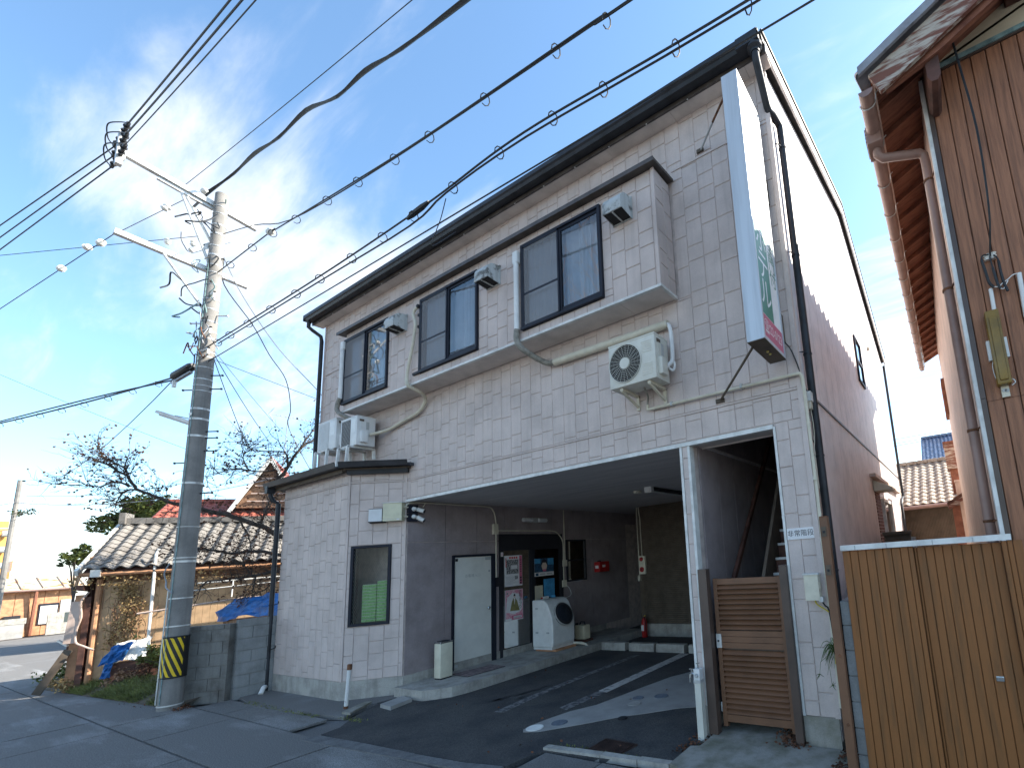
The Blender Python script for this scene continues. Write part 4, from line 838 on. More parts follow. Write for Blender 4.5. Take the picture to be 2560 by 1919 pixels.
def ac_unit(x0, x1, y0, y1, z0, z1, m, label, fan='round', fx=.36):
    o = thing('ac_unit', label, 'air conditioner', ((x0 + x1) / 2, (y0 + y1) / 2, z0)); wd, ht = x1 - x0, z1 - z0
    MB().bbox(x0, x1, y0, y1, z0, z1 - .012, .012).build('casing', m, o, smooth=True); MB().bbox(x0 - .004, x1 + .004, y0 - .004, y1 + .004, z1 - .02, z1, .006).build('lid', m, o)
    cx, cz = x0 + wd * fx, z0 + ht * .5; R_ = min(wd * .345, ht * .44)
    if fan == 'round':
        MB().lathe([(R_, .0), (R_, .0025), (.001, .0025)], (cx, y0 + .001, cz), (0, -1, 0), 40).build('fan_recess', 'dark', o)
        fb = MB()
        for k in range(3):
            t = k * 2.1; fb.add([(cx + math.cos(t + a) * r, y0 - .003 - .004 * (a > .2), cz + math.sin(t + a) * r) for a, r in ((0, .04), (.1, R_ * .85), (.9, R_ * .85), (.9, .05))], [(0, 1, 2, 3)])
        fb.build('fan_blade', 'dark', o)
        q = MB()
        for k in range(8):
            r = R_ * (.36 + .64 * k / 7); q.tube([(cx + r * math.cos(t * math.pi / 16), y0 - .012, cz + r * math.sin(t * math.pi / 16)) for t in range(33)], .0014 if k < 7 else .006, 4, cap=False)
        for k in range(24):
            t = k * math.pi / 12 + .06; q.bar((cx + R_ * .3 * math.cos(t), y0 - .013, cz + R_ * .3 * math.sin(t)), (cx + R_ * math.cos(t + .12), y0 - .010, cz + R_ * math.sin(t + .12)), .0022)
        q.build('fan_grille', m, o, kind='stuff'); MB().lathe([(R_ * .31, 0), (R_ * .30, .012), (.001, .014)], (cx, y0 - .006, cz), (0, -1, 0), 28).build('fan_hub', m, o, smooth=True)
        for zb in (.12, .62):
            for k in range(6): MB().box(x0 + wd * .72, x0 + wd * .93, y0 - .004, y0 + .002, z0 + ht * zb + k * ht * .045, z0 + ht * zb + k * ht * .045 + ht * .02).build('louvre', m, o)
    else:
        MB().box(x0 + .04, x0 + wd * .62, y0 - .002, y0 + .004, z0 + .03, z1 - .04).build('fan_recess', 'dark' if fan == 'diag' else 'ink_grey', o)
        q = MB(); n_ = 20
        for k in range(n_):
            if fan == 'diag':
                z = z0 + .03 + (ht - .07) * k / n_; q.bar((x0 + .04, y0 - .006, z), (x0 + wd * .62, y0 - .006, z + .01), .004)
            else:
                xx = x0 + .04 + (wd * .62 - .04) * (k + .5) / n_; q.box(xx - .004, xx + .004, y0 - .006, y0 - .001, z0 + .03, z1 - .04)
        q.build('fan_grille', m, o, kind='stuff'); MB().box(x0 + wd * .68, x0 + wd * .92, y0 - .003, y0 + .001, z1 - ht * .55, z1 - ht * .12).build('panel_badge', 'wash_white', o)
    MB().box(x1 - .002, x1 + .006, y0 + .06, y1 - .10, z0 + ht * .40, z1 - .06).build('service_cover', m, o); MB().bbox(x1 - .01, x1 + .055, y0 + .05, y0 + .17, z0 + .05, z0 + ht * .48, .02).build('valve_cover', m, o, smooth=True)
    MB().box(x1 + .001, x1 + .008, y0 + .04, y0 + .11, z1 - .10, z1 - .06).build('hand_grip', 'brown_siding', o); MB().box(x1 + .006, x1 + .009, y1 - .16, y1 - .11, z0 + ht * .55, z1 - .10).build('label_plate', 'ink_grey', o)
    return o
o = ac_unit(-2.13, -1.475, -.37, -.09, 3.815, 4.35, 'ac', 'cream outdoor air conditioner with a round fan grille on wall brackets under the bay')
for xx in (-1.99, -1.60):
    MB().box(xx - .02, xx + .02, -.34, .0, 3.78, 3.812).bar((xx, -.33, 3.78), (xx, -.02, 3.66), .025).box(xx - .02, xx + .02, -.02, .0, 3.62, 3.80).build('wall_bracket', 'duct', o)
def standlegs(o, x0, x1, y0, y1, zt):
    for xx in (x0 + .12, x1 - .12):
        MB().box(xx - .02, xx + .02, y0 - .08, y1 + .05, zt - .035, zt - .003).build('stand_rail', 'white_trim', o)
        zr = 3.77 + .0; MB().bar((xx, y0 - .07, zt - .02), (xx, y0 - .09, 3.76), .04).build('stand_leg', 'white_trim', o); MB().bar((xx, y1 + .04, zt - .02), (xx, y1 + .05, 3.96), .04).build('stand_leg', 'white_trim', o)
        MB().box(xx - .05, xx + .05, y0 - .13, y0 - .05, 3.735, 3.765).build('stand_foot', 'white_trim', o)
o = ac_unit(-8.25, -7.70, -.405, -.10, 4.157, 4.69, 'ac_white', 'white outdoor air conditioner with slanted grille on the annex roof, right of two', 'diag'); standlegs(o, -8.25, -7.70, -.405, -.10, 4.157)
o = ac_unit(-9.20, -8.52, -.36, -.10, 4.25, 4.83, 'ac_white', 'white outdoor air conditioner with fine grille on the annex roof, left of two', 'fine'); standlegs(o, -9.20, -8.52, -.36, -.10, 4.25)
o = thing('pipe_duct', 'white duct with grey flexible bend left of the left bay window', 'pipe duct', (-8.32, BY, 4.7))
MB().bbox(-8.375, -8.275, BY - .07, BY, 6.08, 6.24, .015).build('cap', 'duct_white', o); MB().tube([(-8.325, BY - .045, 6.1), (-8.325, BY - .045, 5.12)], .036, 10).build('duct', 'duct_white', o, smooth=True)
MB().tube(smooth_path([(-8.325, BY - .05, 5.14), (-8.38, BY - .06, 5.02), (-8.37, BY - .06, 4.9), (-8.2, BY - .03, 4.78), (-8.0, -.25, 4.66), (-7.8, -.2, 4.55)]), .038, 10).build('flexible_bend', 'hose', o, smooth=True)
o = thing('pipe_hose', 'pale taped hose snaking down left of the middle bay window to the annex roof', 'hose', (-6.1, BY, 4.4))
MB().tube(smooth_path([(-5.97, BY - .03, 6.17), (-6.04, BY - .05, 6.12), (-6.07, BY - .05, 6.03), (-6.01, BY - .05, 5.88), (-6.03, BY - .05, 5.73), (-6.06, BY - .05, 5.55), (-6.13, BY - .05, 5.32), (-6.19, BY - .05, 5.12), (-6.21, BY - .05, 4.95), (-6.17, BY - .04, 4.85), (-6.16, -.22, 4.79), (-6.25, -.08, 4.75), (-6.33, -.05, 4.66), (-6.51, -.05, 4.55), (-6.93, -.05, 4.49), (-7.37, -.06, 4.42), (-7.66, -.2, 4.36)], 5), [.024 if i < 40 else .03 for i in range(81)], 8).build('hose', 'duct', o, smooth=True)
MB().lathe([(.03, 0), (.035, .05), (.02, .06)], (-5.97, BY, 6.17), (0, -1, 0), 10).build('wall_socket', 'ink', o)
for z in (6.02, 5.82, 5.03): MB().box(-5.99 if z > 5.5 else -6.1, -5.955, BY - .03, BY, z - .02, z + .02).build('old_clip', 'ink', o)
o = thing('pipe_duct', 'beige duct running along the wall under the bay to the cream air conditioner', 'pipe duct', (-2.4, -.06, 4.6))
MB().bbox(-3.70, -3.60, BY - .07, BY, 6.02, 6.20, .015).build('cap', 'duct_white', o); MB().tube([(-3.645, BY - .045, 6.05), (-3.645, BY - .045, 5.02)], .036, 10).build('duct', 'duct_white', o, smooth=True)
MB().tube(smooth_path([(-3.645, BY - .045, 5.03), (-3.645, BY - .05, 4.88), (-3.58, BY - .02, 4.75), (-3.50, -.2, 4.65), (-3.42, -.08, 4.60), (-3.30, -.06, 4.585)]), .04, 10).build('flexible_bend', 'hose', o, smooth=True)
MB().tube([(-3.31, -.055, 4.585), (-1.47, -.055, 4.57)], .05, 12).build('duct', 'duct', o, smooth=True)
MB().tube(smooth_path([(-1.47, -.06, 4.565), (-1.44, -.07, 4.52), (-1.42, -.08, 4.40), (-1.415, -.09, 4.2), (-1.42, -.10, 4.08), (-1.45, -.14, 4.02), (-1.475, -.18, 3.97)]), .025, 8).build('taped_pipe', 'duct_white', o, smooth=True)
MB().tube(smooth_path([(-1.42, -.09, 4.1), (-1.395, -.09, 4.02), (-1.42, -.10, 3.96), (-1.46, -.13, 4.0)]), .015, 7).build('taped_pipe', 'duct_white', o, smooth=True)
o = thing('drain_pipe', 'thin cream drain pipe along the facade turning down at the right corner', 'pipe', (-.9, -.03, 3.59))
MB().tube(smooth_path([(-1.76, -.20, 3.80), (-1.80, -.08, 3.74), (-1.835, -.04, 3.68), (-1.84, -.04, 3.62)]), .012, 6).build('hose', 'hose', o)
MB().tube([(-1.84, -.04, 3.65), (-1.838, -.04, 3.595), (-1.78, -.04, 3.592), (-.02, -.04, 3.572), (.015, -.035, 3.568), (.03, -.02, 3.54), (.032, .0, 3.4), (.032, .02, 2.4), (.032, -.01, 1.2), (.032, -.01, .4)], .019, 8).build('tube', 'duct', o, smooth=True)
for xx in (-1.5, -.62): MB().box(xx - .012, xx + .012, -.066, .0, 3.565, 3.612).build('clip', 'ink_grey', o)
for z in (3.05, 2.5, 1.9): MB().lathe([(.024, -.02), (.024, .02)], (.032, .01, z), n=10).build('coupling', 'duct', o)
# ------------------------------------------------------------------ projecting sign
S0, S1, SY0, SY1, SZ0, SZ1 = -.255, -.088, -.715, -.10, 3.73, 6.605
o = thing('hotel_sign', 'tall projecting light box sign with white kana on green and a pink phone strip', 'sign', (-.17, -.4, SZ0))
MB().box(S0, S1 - .012, SY0 + .008, SY1, SZ0 + .004, SZ1 - .004).build('box', 'sign_alu', o)
MB().box(S0 - .004, S1, SY0, SY0 + .03, SZ0, SZ1).box(S1 - .03, S1, SY1 - .03, SY1, SZ0, SZ1).box(S1 - .03, S1, SY0 + .03, SY1 - .03, SZ1 - .03, SZ1).box(S1 - .03, S1, SY0 + .03, SY1 - .03, SZ0, SZ0 + .035).build('frame', 'sign_alu', o)
MB().box(S0 - .003, S1 - .001, SY0 - .002, SY1, SZ0 - .008, SZ0 - .001).build('bottom_plate', 'brown_siding', o)
fx_ = S1 - .009; fy = lambda t: SY0 + .035 + t * (SY1 - SY0 - .065); fz = lambda t: SZ0 + .04 + t * (SZ1 - SZ0 - .075)
q = MB().use('sign_white').box(S1 - .014, fx_, fy(0), fy(1), fz(0), fz(1))
q.use('sign_pink').box(fx_, fx_ + .001, fy(0), fy(1), fz(0), fz(.082)); q.use('sign_green').box(fx_, fx_ + .001, fy(0), fy(.60), fz(.084), fz(.435)); q.use('sign_teal').box(fx_, fx_ + .001, fy(0), fy(.60), fz(.438), fz(.53))
q.use('sign_gold').prism([(fy(.22), fz(.515)), (fy(.36), fz(.51)), (fy(.42), fz(.48)), (fy(.5), fz(.445)), (fy(.47), fz(.445)), (fy(.38), fz(.485)), (fy(.28), fz(.495))], (fx_ + .001, 0, 0), (0, 1, 0), (0, 0, 1), (1, 0, 0), .001)
q.build('face_panel', None, o)
L3 = MB()
for ch, t in (('ホ', .375), ('テ', .27), ('ル', .165)): text_mb(ch, .35, (fx_ + .001, fy(.31), fz(t)), (0, 1, 0), (0, 0, 1), 'sign_white', .0012, mb=L3, squash=.86)
text_mb('☎22-0123', .135, (fx_ + .001, fy(.5), fz(.041)), (0, 1, 0), (0, 0, 1), 'sign_white', .0012, mb=L3, squash=.80)
for ch, t in (('し', .46), ('全', .395), ('門', .33), ('付', .27)): text_mb(ch, .20, (fx_, fy(.82), fz(t)), (0, 1, 0), (0, 0, 1), 'sign_green', .0012, mb=L3)
for ch, t in (('ビ', .93), ('ジ', .83), ('ネ', .73), ('ス', .63)): text_mb(ch, .34, (fx_, fy(.38), fz(t)), (0, 1, 0), (0, 0, 1), 'sign_faded', .0012, mb=L3)
L3.build('lettering', None, o)
MB().tube([(-.245, -.60, SZ0 + .0), (-.89, -.015, 3.50)], .013, 7).build('stay_rod', 'brown_siding', o); MB().box(-.95, -.85, -.02, .0, 3.475, 3.52).build('wall_anchor', 'brown_siding', o)
MB().tube([(-.25, -.60, 6.55), (-.56, -.3, 6.62)], .013, 7).build('stay_rod', 'rust', o); MB().tube([(-.56, -.3, 6.62), (-.86, -.01, 6.66)], .012, 7).build('stay_rod', 'ink_grey', o); MB().box(-.92, -.83, -.02, .0, 6.635, 6.68).build('wall_anchor', 'brown_siding', o)
for z in (3.95, 5.55): MB().box(-.21, -.10, -.10, .0, z, z + .30).build('wall_bracket', 'brown_siding', o)
for yy in (-.42, -.35): MB().lathe([(.014, 0), (.012, .01)], (-.17, yy, SZ0 - .008), (0, 0, -1), 8).build('drain_plug', 'sign_gold', o)
tag(MB().tube(smooth_path([(-.11, -.08, 3.95), (-.05, -.04, 3.85), (.0, -.02, 3.66), (.02, .05, 3.48), (.03, .12, 3.40)]), .007, 5).build('sign_cable', 'wire', smooth=True), 'thin black cable sagging from the sign to the small box at the corner', 'cable')
o = thing('corner_box', 'small grey cable box with dangling wires behind the black downpipe', 'cable box', (.06, .12, 3.28))
MB().box(.005, .075, .06, .15, 3.30, 3.40).build('cover', 'white_trim', o); MB().box(.015, .065, .07, .14, 3.22, 3.30).build('terminal', 'duct', o); MB().tube(smooth_path([(.05, .1, 3.22), (.06, .09, 3.05), (.055, .08, 2.9), (.045, .07, 2.75), (.05, .05, 2.4)]), .004, 5).build('wires', 'duct', o); MB().tube(smooth_path([(.04, .1, 3.22), (.03, .07, 3.0), (.05, .09, 2.86), (.07, .1, 3.0)]), .006, 5).build('wires', 'ink', o)
# ------------------------------------------------------------------ gate, plates, tap
o = thing('louvre_gate', 'brown aluminium louvre gate between dark posts at the emergency stair', 'gate', (-.85, .05, .045))
MB().bbox(-1.325, -1.222, -.05, .04, .045, 1.69, .006).build('gate_post', 'brown_post', o); MB().bbox(-.415, -.338, -.05, .04, .045, 1.69, .006).build('gate_post', 'brown_post', o)
GX0, GX1, GY = -1.205, -.435, .06
MB().box(GX0, GX0 + .045, GY, GY + .045, .10, 1.58).build('stile', 'brown_alu', o); MB().box(GX1 - .045, GX1, GY, GY + .045, .10, 1.58).build('stile', 'brown_alu', o)
MB().box(GX0 + .045, GX1 - .045, GY + .05, GY + .055, .2, 1.55).build('back_panel', 'brown_post', o)
MB().box(GX0 + .045, GX1 - .045, GY + .002, GY + .043, 1.515, 1.575).build('rail', 'brown_alu', o); MB().box(GX0 + .045, GX1 - .045, GY + .002, GY + .043, .145, .215).build('rail', 'brown_alu', o)
for z in (.865, .925, .985): MB().box(GX0 + .045, GX1 - .045, GY + .002, GY + .03, z, z + .056).build('middle_board', 'brown_alu', o)
sm = mesh_of(MB().add([(0, .004, .0), (1, .004, .0), (1, .040, .030), (0, .040, .030), (0, -.012, .004), (1, -.012, .004), (1, .034, .043), (0, .034, .043)], [(0, 1, 5, 4), (4, 5, 6, 7), (7, 6, 2, 3), (0, 3, 2, 1), (0, 4, 7, 3), (1, 2, 6, 5)]), 'slat', 'brown_alu')
for k in range(12): piece('slat', sm, o, (GX0 + .045, GY, .222 + k * .0525), (0, 0, 0), (GX1 - GX0 - .09, 1, 1))
for k in range(9): piece('slat', sm, o, (GX0 + .045, GY, 1.052 + k * .0515), (0, 0, 0), (GX1 - GX0 - .09, 1, 1))
MB().box(GX0 - .005, GX0 + .052, GY - .012, GY, .87, 1.01).build('lock_plate', 'galv', o); MB().lathe([(.011, 0), (.009, .012)], (GX0 + .02, GY - .012, .94), (0, -1, 0), 10).build('keyhole', 'ink', o)
for z in (.22, 1.38): MB().lathe([(.014, 0), (.014, .09)], (GX1 + .008, GY + .01, z), n=8).build('hinge', 'brown_post' if z > 1 else 'galv', o)
MB().box(GX0 - .014, GX0 + .0, GY - .005, GY + .01, .24, .33).build('strike_plate', 'galv', o)
o = thing('stair_plate', 'white enamel plate with four black characters on the right pier', 'sign plate', (-.17, -.004, 1.92))
MB().bbox(-.305, -.03, -.006, -.0005, 1.925, 2.035, .002).build('plate', 'paper', o)
text_mb('非常階段', .066, (-.168, -.0062, 1.98), (1, 0, 0), (0, 0, 1), 'ink', .0008).build('lettering', None, o)
o = thing('mail_box', 'cream metal meter box with a small hood on the right pier beside the gate', 'box', (-.09, -.06, 1.35))
MB().box(-.165, -.03, -.085, -.001, 1.35, 1.585).build('case', 'cream_box', o); MB().box(-.172, -.02, -.095, .0, 1.585, 1.598).build('lid', 'white_trim', o); MB().box(-.029, -.02, -.07, -.03, 1.45, 1.52).build('latch', 'duct', o); MB().box(-.045, -.005, -.08, -.03, 1.335, 1.38).build('connector', 'white_trim', o)
MB().tube(smooth_path([(-.09, -.05, 1.35), (-.07, -.05, 1.31), (-.01, -.05, 1.27), (.03, -.04, 1.24)]), .007, 5).build('cable', 'pot_yellow', o); MB().tube(smooth_path([(-.03, -.05, 1.35), (.0, -.05, 1.3), (.03, -.04, 1.24), (.05, -.05, .9)]), .008, 5).build('cable', 'ink', o)
o = thing('tap_pillar', 'grey beige water tap pillar standing against the carport pillar', 'tap', (-1.37, -.10, .006))
MB().box(-1.41, -1.34, -.135, -.065, .006, .56).build('pillar', 'ac', o); MB().box(-1.41, -1.34, -.138, -.062, .58, .69).build('head', 'duct_white', o); MB().box(-1.415, -1.335, -.14, -.06, .55, .585).build('collar', 'galv', o)
MB().lathe([(.02, 0), (.018, .02)], (-1.375, -.138, .63), (0, -1, 0), 10).build('meter_eye', 'ink_grey', o)
MB().tube(smooth_path([(-1.41, -.11, .63), (-1.45, -.115, .64), (-1.465, -.12, .60), (-1.465, -.12, .555)]), .012, 7).build('spout', 'chrome', o); MB().bar((-1.445, -.115, .65), (-1.445, -.115, .68), .012).bar((-1.47, -.115, .685), (-1.42, -.115, .685), .01).build('tap_handle', 'chrome', o); MB().bar((-1.375, -.1, .69), (-1.375, -.1, .73), .01).bar((-1.395, -.1, .735), (-1.355, -.1, .745), .01).build('tap_handle', 'chrome', o)
# hanging spider plant
o = thing('hanging_plant', 'small yellow pot with trailing spider plant wired to the downpipe', 'plant', (.06, -.10, .84))
MB().lathe([(.026, 0), (.036, .11), (.038, .115)], (.07, -.11, .80), (.18, 0, 1), 12).build('pot', 'pot_yellow', o)
q = MB()
for k in range(46):
    t = random.uniform(1.7, 4.9); r = random.uniform(.05, .16); hgt = random.uniform(.02, .14); dr_ = random.uniform(.03, .22); b = Vector((.07, -.11, .91)); pts = [b + Vector((math.cos(t) * r * s, math.sin(t) * r * s, hgt * math.sin(s * 2.2) - dr_ * s * s)) for s in (0, .25, .5, .75, 1)]
    q.tube(pts, [.003, .004, .004, .003, .001], 3, cap=False)
for k in range(3):
    b = Vector((-.0 + .05 * k, -.14, .88)); e = b + Vector((-.09 + .05 * k, -.02, -.16 - .09 * k)); q.tube([b, (b + e) / 2 + Vector((-.03, 0, .02)), e], .002, 3)
    for j in range(9):
        t = random.uniform(0, 6.28); q.tube([e, e + Vector((math.cos(t) * .035, math.sin(t) * .035, random.uniform(-.05, .03)))], [.003, .001], 3)
q.build('leaves', 'leaf', o)
# brown post with catches, block wall, fence
o = thing('catch_post', 'brown aluminium post with two latch catches beside the right pier', 'post', (.17, -.42, 0))
MB().bbox(.137, .208, -.46, -.39, -.02, 2.09, .005).build('shaft', 'brown_alu', o); MB().box(.14, .205, -.457, -.393, 2.09, 2.10).build('cap', 'rust', o)
for z in (1.925, 1.60): MB().box(.150, .190, -.468, -.46, z, z + .085).build('catch', 'brown_siding', o); MB().box(.163, .178, -.478, -.46, z + .03, z + .05).build('catch', 'ink', o)
for z in (.95, .42): MB().lathe([(.013, 0), (.009, .006)], (.178, -.46, z), (0, -1, 0), 10).build('bolt', 'rust', o)
o = thing('boundary_wall', 'narrow grey concrete block wall end between brown post and brown fence', 'wall', (.25, 1.5, 0))
for k in range(7):
    z = -.02 + k * .2; 
    for j in range(12): MB().bbox(.215, .305, -.40 + j * .4 + .004, -.40 + (j + 1) * .4 - .004, z + .004, z + .196, .006).build('block', 'block2', o)
MB().box(.222, .298, -.39, 4.4, -.02, 1.375).build('mortar', 'block', o)
o = thing('plank_fence', 'brown woodgrain plank fence with a white metal cap beside the neighbour house', 'fence', (.9, -.4, 0))
xs = [.29, .354, .418, .483, .549, .614, .679, .745, .803, .84]
def plank(x0, x1, y, z0, z1, g=.0025, m='plank', par=None, dp=.014):
    return MB().add([(x0 + g, y, z0), (x1 - g, y, z0), (x1 - g, y, z1), (x0 + g, y, z1), (x0 + g - .002, y + dp, z0), (x1 - g + .002, y + dp, z0), (x1 - g + .002, y + dp, z1), (x0 + g - .002, y + dp, z1), (x0 + g + .004, y - .003, z0), (x1 - g - .004, y - .003, z0), (x1 - g - .004, y - .003, z1), (x0 + g + .004, y - .003, z1)],
        [(8, 9, 10, 11), (0, 8, 11, 3), (9, 1, 2, 10), (0, 3, 7, 4), (1, 5, 6, 2), (4, 7, 6, 5), (3, 11, 10, 2), (2, 6, 7, 3)]).build('plank', m, par)
for a, b in zip(xs, xs[1:]): plank(a, b, -.42, -.05, 1.79, par=o)
xs = [.84, .86, .922, .982, 1.045, 1.11, 1.174, 1.24, 1.304, 1.37, 1.43]
for a, b in zip(xs, xs[1:]): plank(a, b, -.385, -.05, 1.78, par=o)
for a, b in ((1.43, 1.465), (1.465, 1.50), (1.50, 1.56)): plank(a, b, -.43, -.05, 1.79, par=o)
MB().box(.285, 1.495, -.452, -.34, 1.795, 1.838).build('cap', 'white_trim', o)
for xx in (.40, .645, .98, 1.25): MB().box(xx, xx + .008, -.4535, -.4525, 1.797, 1.832).build('cap_clip', 'ink_grey', o)
MB().box(.29, 1.5, -.372, -.33, -.05, 1.78).build('backing', 'dark_wood', o)
MB().bbox(1.255, 1.305, -.40, -.386, .80, .835, .004).build('latch', 'chrome', o)
# rusty white pipe post, slab, plank by the annex corner
o = thing('pipe_post', 'stubby white pipe post with rusted top standing by the annex corner', 'post', (-6.90, -.73, 0))
MB().tube([(-6.96, -.73, .0), (-6.90, -.73, .60)], .026, 12).build('pipe', 'rust_white', o, smooth=True); MB().tube([(-6.905, -.73, .555), (-6.90, -.73, .63)], .031, 12).build('rusty_cap', 'rust', o); MB().tube([(-6.963, -.73, .0), (-6.957, -.73, .05)], .029, 12).build('rusty_foot', 'rust', o)
tag(MB().prism([(-6.44, -.53), (-6.12, -.56), (-6.22, -.20), (-6.54, -.17)], (0, 0, .008), (1, 0, 0), (0, 1, 0), (0, 0, 1), .05).build('kerb_slab', 'pale_conc'), 'loose pale concrete slab lying at the foot of the annex corner', 'slab')
tag(MB().prism([(-6.70, -.90), (-6.52, -.88), (-6.82, -.45), (-6.92, -.50)], (0, 0, .012), (1, 0, 0), (0, 1, 0), (0, 0, 1), .03).build('old_plank', 'moss_conc'), 'weathered board lying on the asphalt beside the rusty pipe post', 'board')
tag(MB().tube(smooth_path([(-9.86, -.66, .10), (-9.80, -.70, .11), (-9.74, -.74, .07), (-9.71, -.77, .02)]), [.035] * 19, 9).build('pvc_elbow', 'white_paint', smooth=True), 'white plastic pipe elbow at the foot of the annex downpipe', 'pipe')
# ================================================================== NEIGHBOUR HOUSE on the right
NH = thing('wooden_house', 'tall brown house with woodgrain plank front, beige side wall and tiled roof at the right', 'house', (3, 3, 0))
FY = -.05; SL = .473
def ru(x): return 5.93 + SL * (x - 1.06)          # roof underside
MB().box(1.50, 9.0, FY + .02, FY + .1, -.05, 6.14).build('wall', 'dark_wood', NH)
k = 0; x = 1.535
while x < 3.4:
    plank(x, x + .117, FY, -.05, 2.92, m='house_plank', par=NH, g=.004, dp=.02); plank(x, x + .117, FY, 2.924, 6.10, m='house_plank', par=NH, g=.004, dp=.02); x += .117
MB().box(1.492, 1.532, FY - .014, FY + .03, -.05, 2.95).box(1.492, 1.532, FY - .016, FY + .03, 2.953, 6.12).build('corner_trim', 'brown_post', NH)
MB().box(1.48, 9, FY - .018, FY + .02, 6.102, 6.122).build('flashing_lip', 'brown_post', NH); MB().box(1.60, 9, FY - .03, FY + .02, 6.122, 6.165).build('flashing', 'teal', NH)
MB().prism([(1.5, 6.165), (9, 6.165), (9, 8.0), (5.5, ru(5.5)), (1.5, ru(1.5))], (0, FY, 0), (1, 0, 0), (0, 0, 1), (0, 1, 0), .08).build('gable_plaster', 'plaster', NH)
def sx(y): return 1.478 - .0125 * (y + .05)
y = -.02; 
while y < 6.9:
    y1 = min(y + .455, 6.95); MB().add([(sx(y), y + .003, 0), (sx(y1), y1 - .003, 0), (sx(y1), y1 - .003, ru(1.47)), (sx(y), y + .003, ru(1.47)), (sx(y) + .03, y + .003, 0), (sx(y1) + .03, y1 - .003, 0), (sx(y1) + .03, y1 - .003, ru(1.47)), (sx(y) + .03, y + .003, ru(1.47))], [(0, 1, 2, 3), (0, 4, 5, 1), (1, 5, 6, 2), (3, 2, 6, 7), (0, 3, 7, 4)]).build('side_panel', 'corr', NH); y = y1
MB().box(1.50, 1.55, FY + .1, 6.9, 0, 6.0).build('wall', 'corr', NH); MB().box(1.41, 9, 6.9, 7.0, 0, 6.0).build('wall', 'corr', NH)
MB().box(1.462, 1.494, FY - .012, FY + .09, 0, 6.1).build('corner_trim', 'white_trim', NH)
# eaves: boards, rafters
MB().add([(1.07, -.52, ru(1.07)), (5.5, -.52, ru(5.5)), (5.5, 7.62, ru(5.5)), (1.07, 7.62, ru(1.07)), (1.07, -.52, ru(1.07) + .03), (5.5, -.52, ru(5.5) + .03), (5.5, 7.62, ru(5.5) + .03), (1.07, 7.62, ru(1.07) + .03)], [(0, 3, 2, 1), (4, 5, 6, 7), (0, 1, 5, 4), (2, 3, 7, 6), (0, 4, 7, 3)]).build('roof_boards', 'eave_wood', NH)
rm = mesh_of(MB().prism([(0, -.065), (.42, -.065 + .42 * SL), (.42, -.003 + .42 * SL), (0, -.003)], (0, 0, 0), (1, 0, 0), (0, 0, 1), (0, 1, 0), .042), 'rafter', 'eave_wood')
for k in range(22): piece('rafter', rm, NH, (1.10, -.18 + k * .364, ru(1.10)))
MB().box(1.085, 1.10, -.5, 7.6, ru(1.1) - .085, ru(1.1) + .005).build('eave_fascia', 'corr', NH)
q = MB().box(1.0, 1.0, 0, 0, 0, 0) if False else MB()
gz = 5.80; pts = [(1.02 + .062 * math.cos(t), gz + .062 * math.sin(t)) for t in [math.pi + k * math.pi / 8 for k in range(9)]]; pin = [(1.02 + .056 * math.cos(t), gz + .056 * math.sin(t)) for t in [2 * math.pi - k * math.pi / 8 for k in range(9)]]
MB().prism(pts + pin, (0, -.56, 0), (1, 0, 0), (0, 0, 1), (0, 1, 0), 8.16).build('gutter', 'brown_gutter', NH, smooth=True)
MB().prism(pts, (0, -.562, 0), (1, 0, 0), (0, 0, 1), (0, 1, 0), .006).build('gutter_cap', 'brown_gutter', NH); MB().prism(pts, (0, 7.6, 0), (1, 0, 0), (0, 0, 1), (0, 1, 0), .006).build('gutter_cap', 'brown_gutter', NH)
gb = mesh_of(MB().tube([(.07 * math.cos(t), 0, .07 * math.sin(t)) for t in [math.pi * 1.0 + k * math.pi / 6 for k in range(7)]] + [(.075, 0, .06), (.1, 0, .08)], .006, 4), 'gutter_bracket', 'galv')
for k in range(15): piece('gutter_bracket', gb, NH, (1.02, -.42 + k * .56, gz))
MB().bbox(.945, 1.085, -.10, .16, 5.66, 5.86, .012).build('rain_head', 'brown_gutter', NH)
for z in (5.70, 5.74, 5.78, 5.82): MB().box(.938, .946, -.09, .15, z, z + .018).build('rain_head_rib', 'brown_gutter', NH)
pipe('downpipe', [(1.02, .02, 5.68), (1.02, .03, 5.62), (1.06, .06, 5.58), (1.38, .18, 5.56), (1.415, .20, 5.53), (1.42, .205, 5.46), (1.415, .21, .0)], .042, 'brown_gutter', NH)
for z in (5.25, 4.1, 2.75, 1.95): MB().lathe([(.047, -.012), (.047, .012)], (1.416, .208, z), n=12).bar((1.45, .17, z), (1.47, .09, z), .012).build('pipe_clip', 'rust', NH)
# barge board, beam end
MB().prism([(1.06, ru(1.06) - .0), (5.5, ru(5.5)), (5.5, ru(5.5) - .25), (1.14, ru(1.14) - .25)], (0, -.56, 0), (1, 0, 0), (0, 0, 1), (0, 1, 0), .04).build('barge_board', 'old_wood', NH)
MB().prism([(1.18, ru(1.18) - .22), (5.5, ru(5.5) - .22), (5.5, ru(5.5) - .30), (1.62, ru(1.62) - .30)], (0, -.49, 0), (1, 0, 0), (0, 0, 1), (0, 1, 0), .05).build('barge_board', 'eave_wood', NH)
MB().prism([(1.505, 5.72), (1.53, 5.67), (1.575, 5.66), (1.605, 5.70), (1.615, 6.16), (1.505, 6.14)], (0, -.46, 0), (1, 0, 0), (0, 0, 1), (0, 1, 0), .42).build('beam_end', 'dark_wood', NH)
MB().bbox(2.20, 2.34, -.46, -.05, 6.40, 6.52, .01).build('beam_end', 'dark_wood', NH)
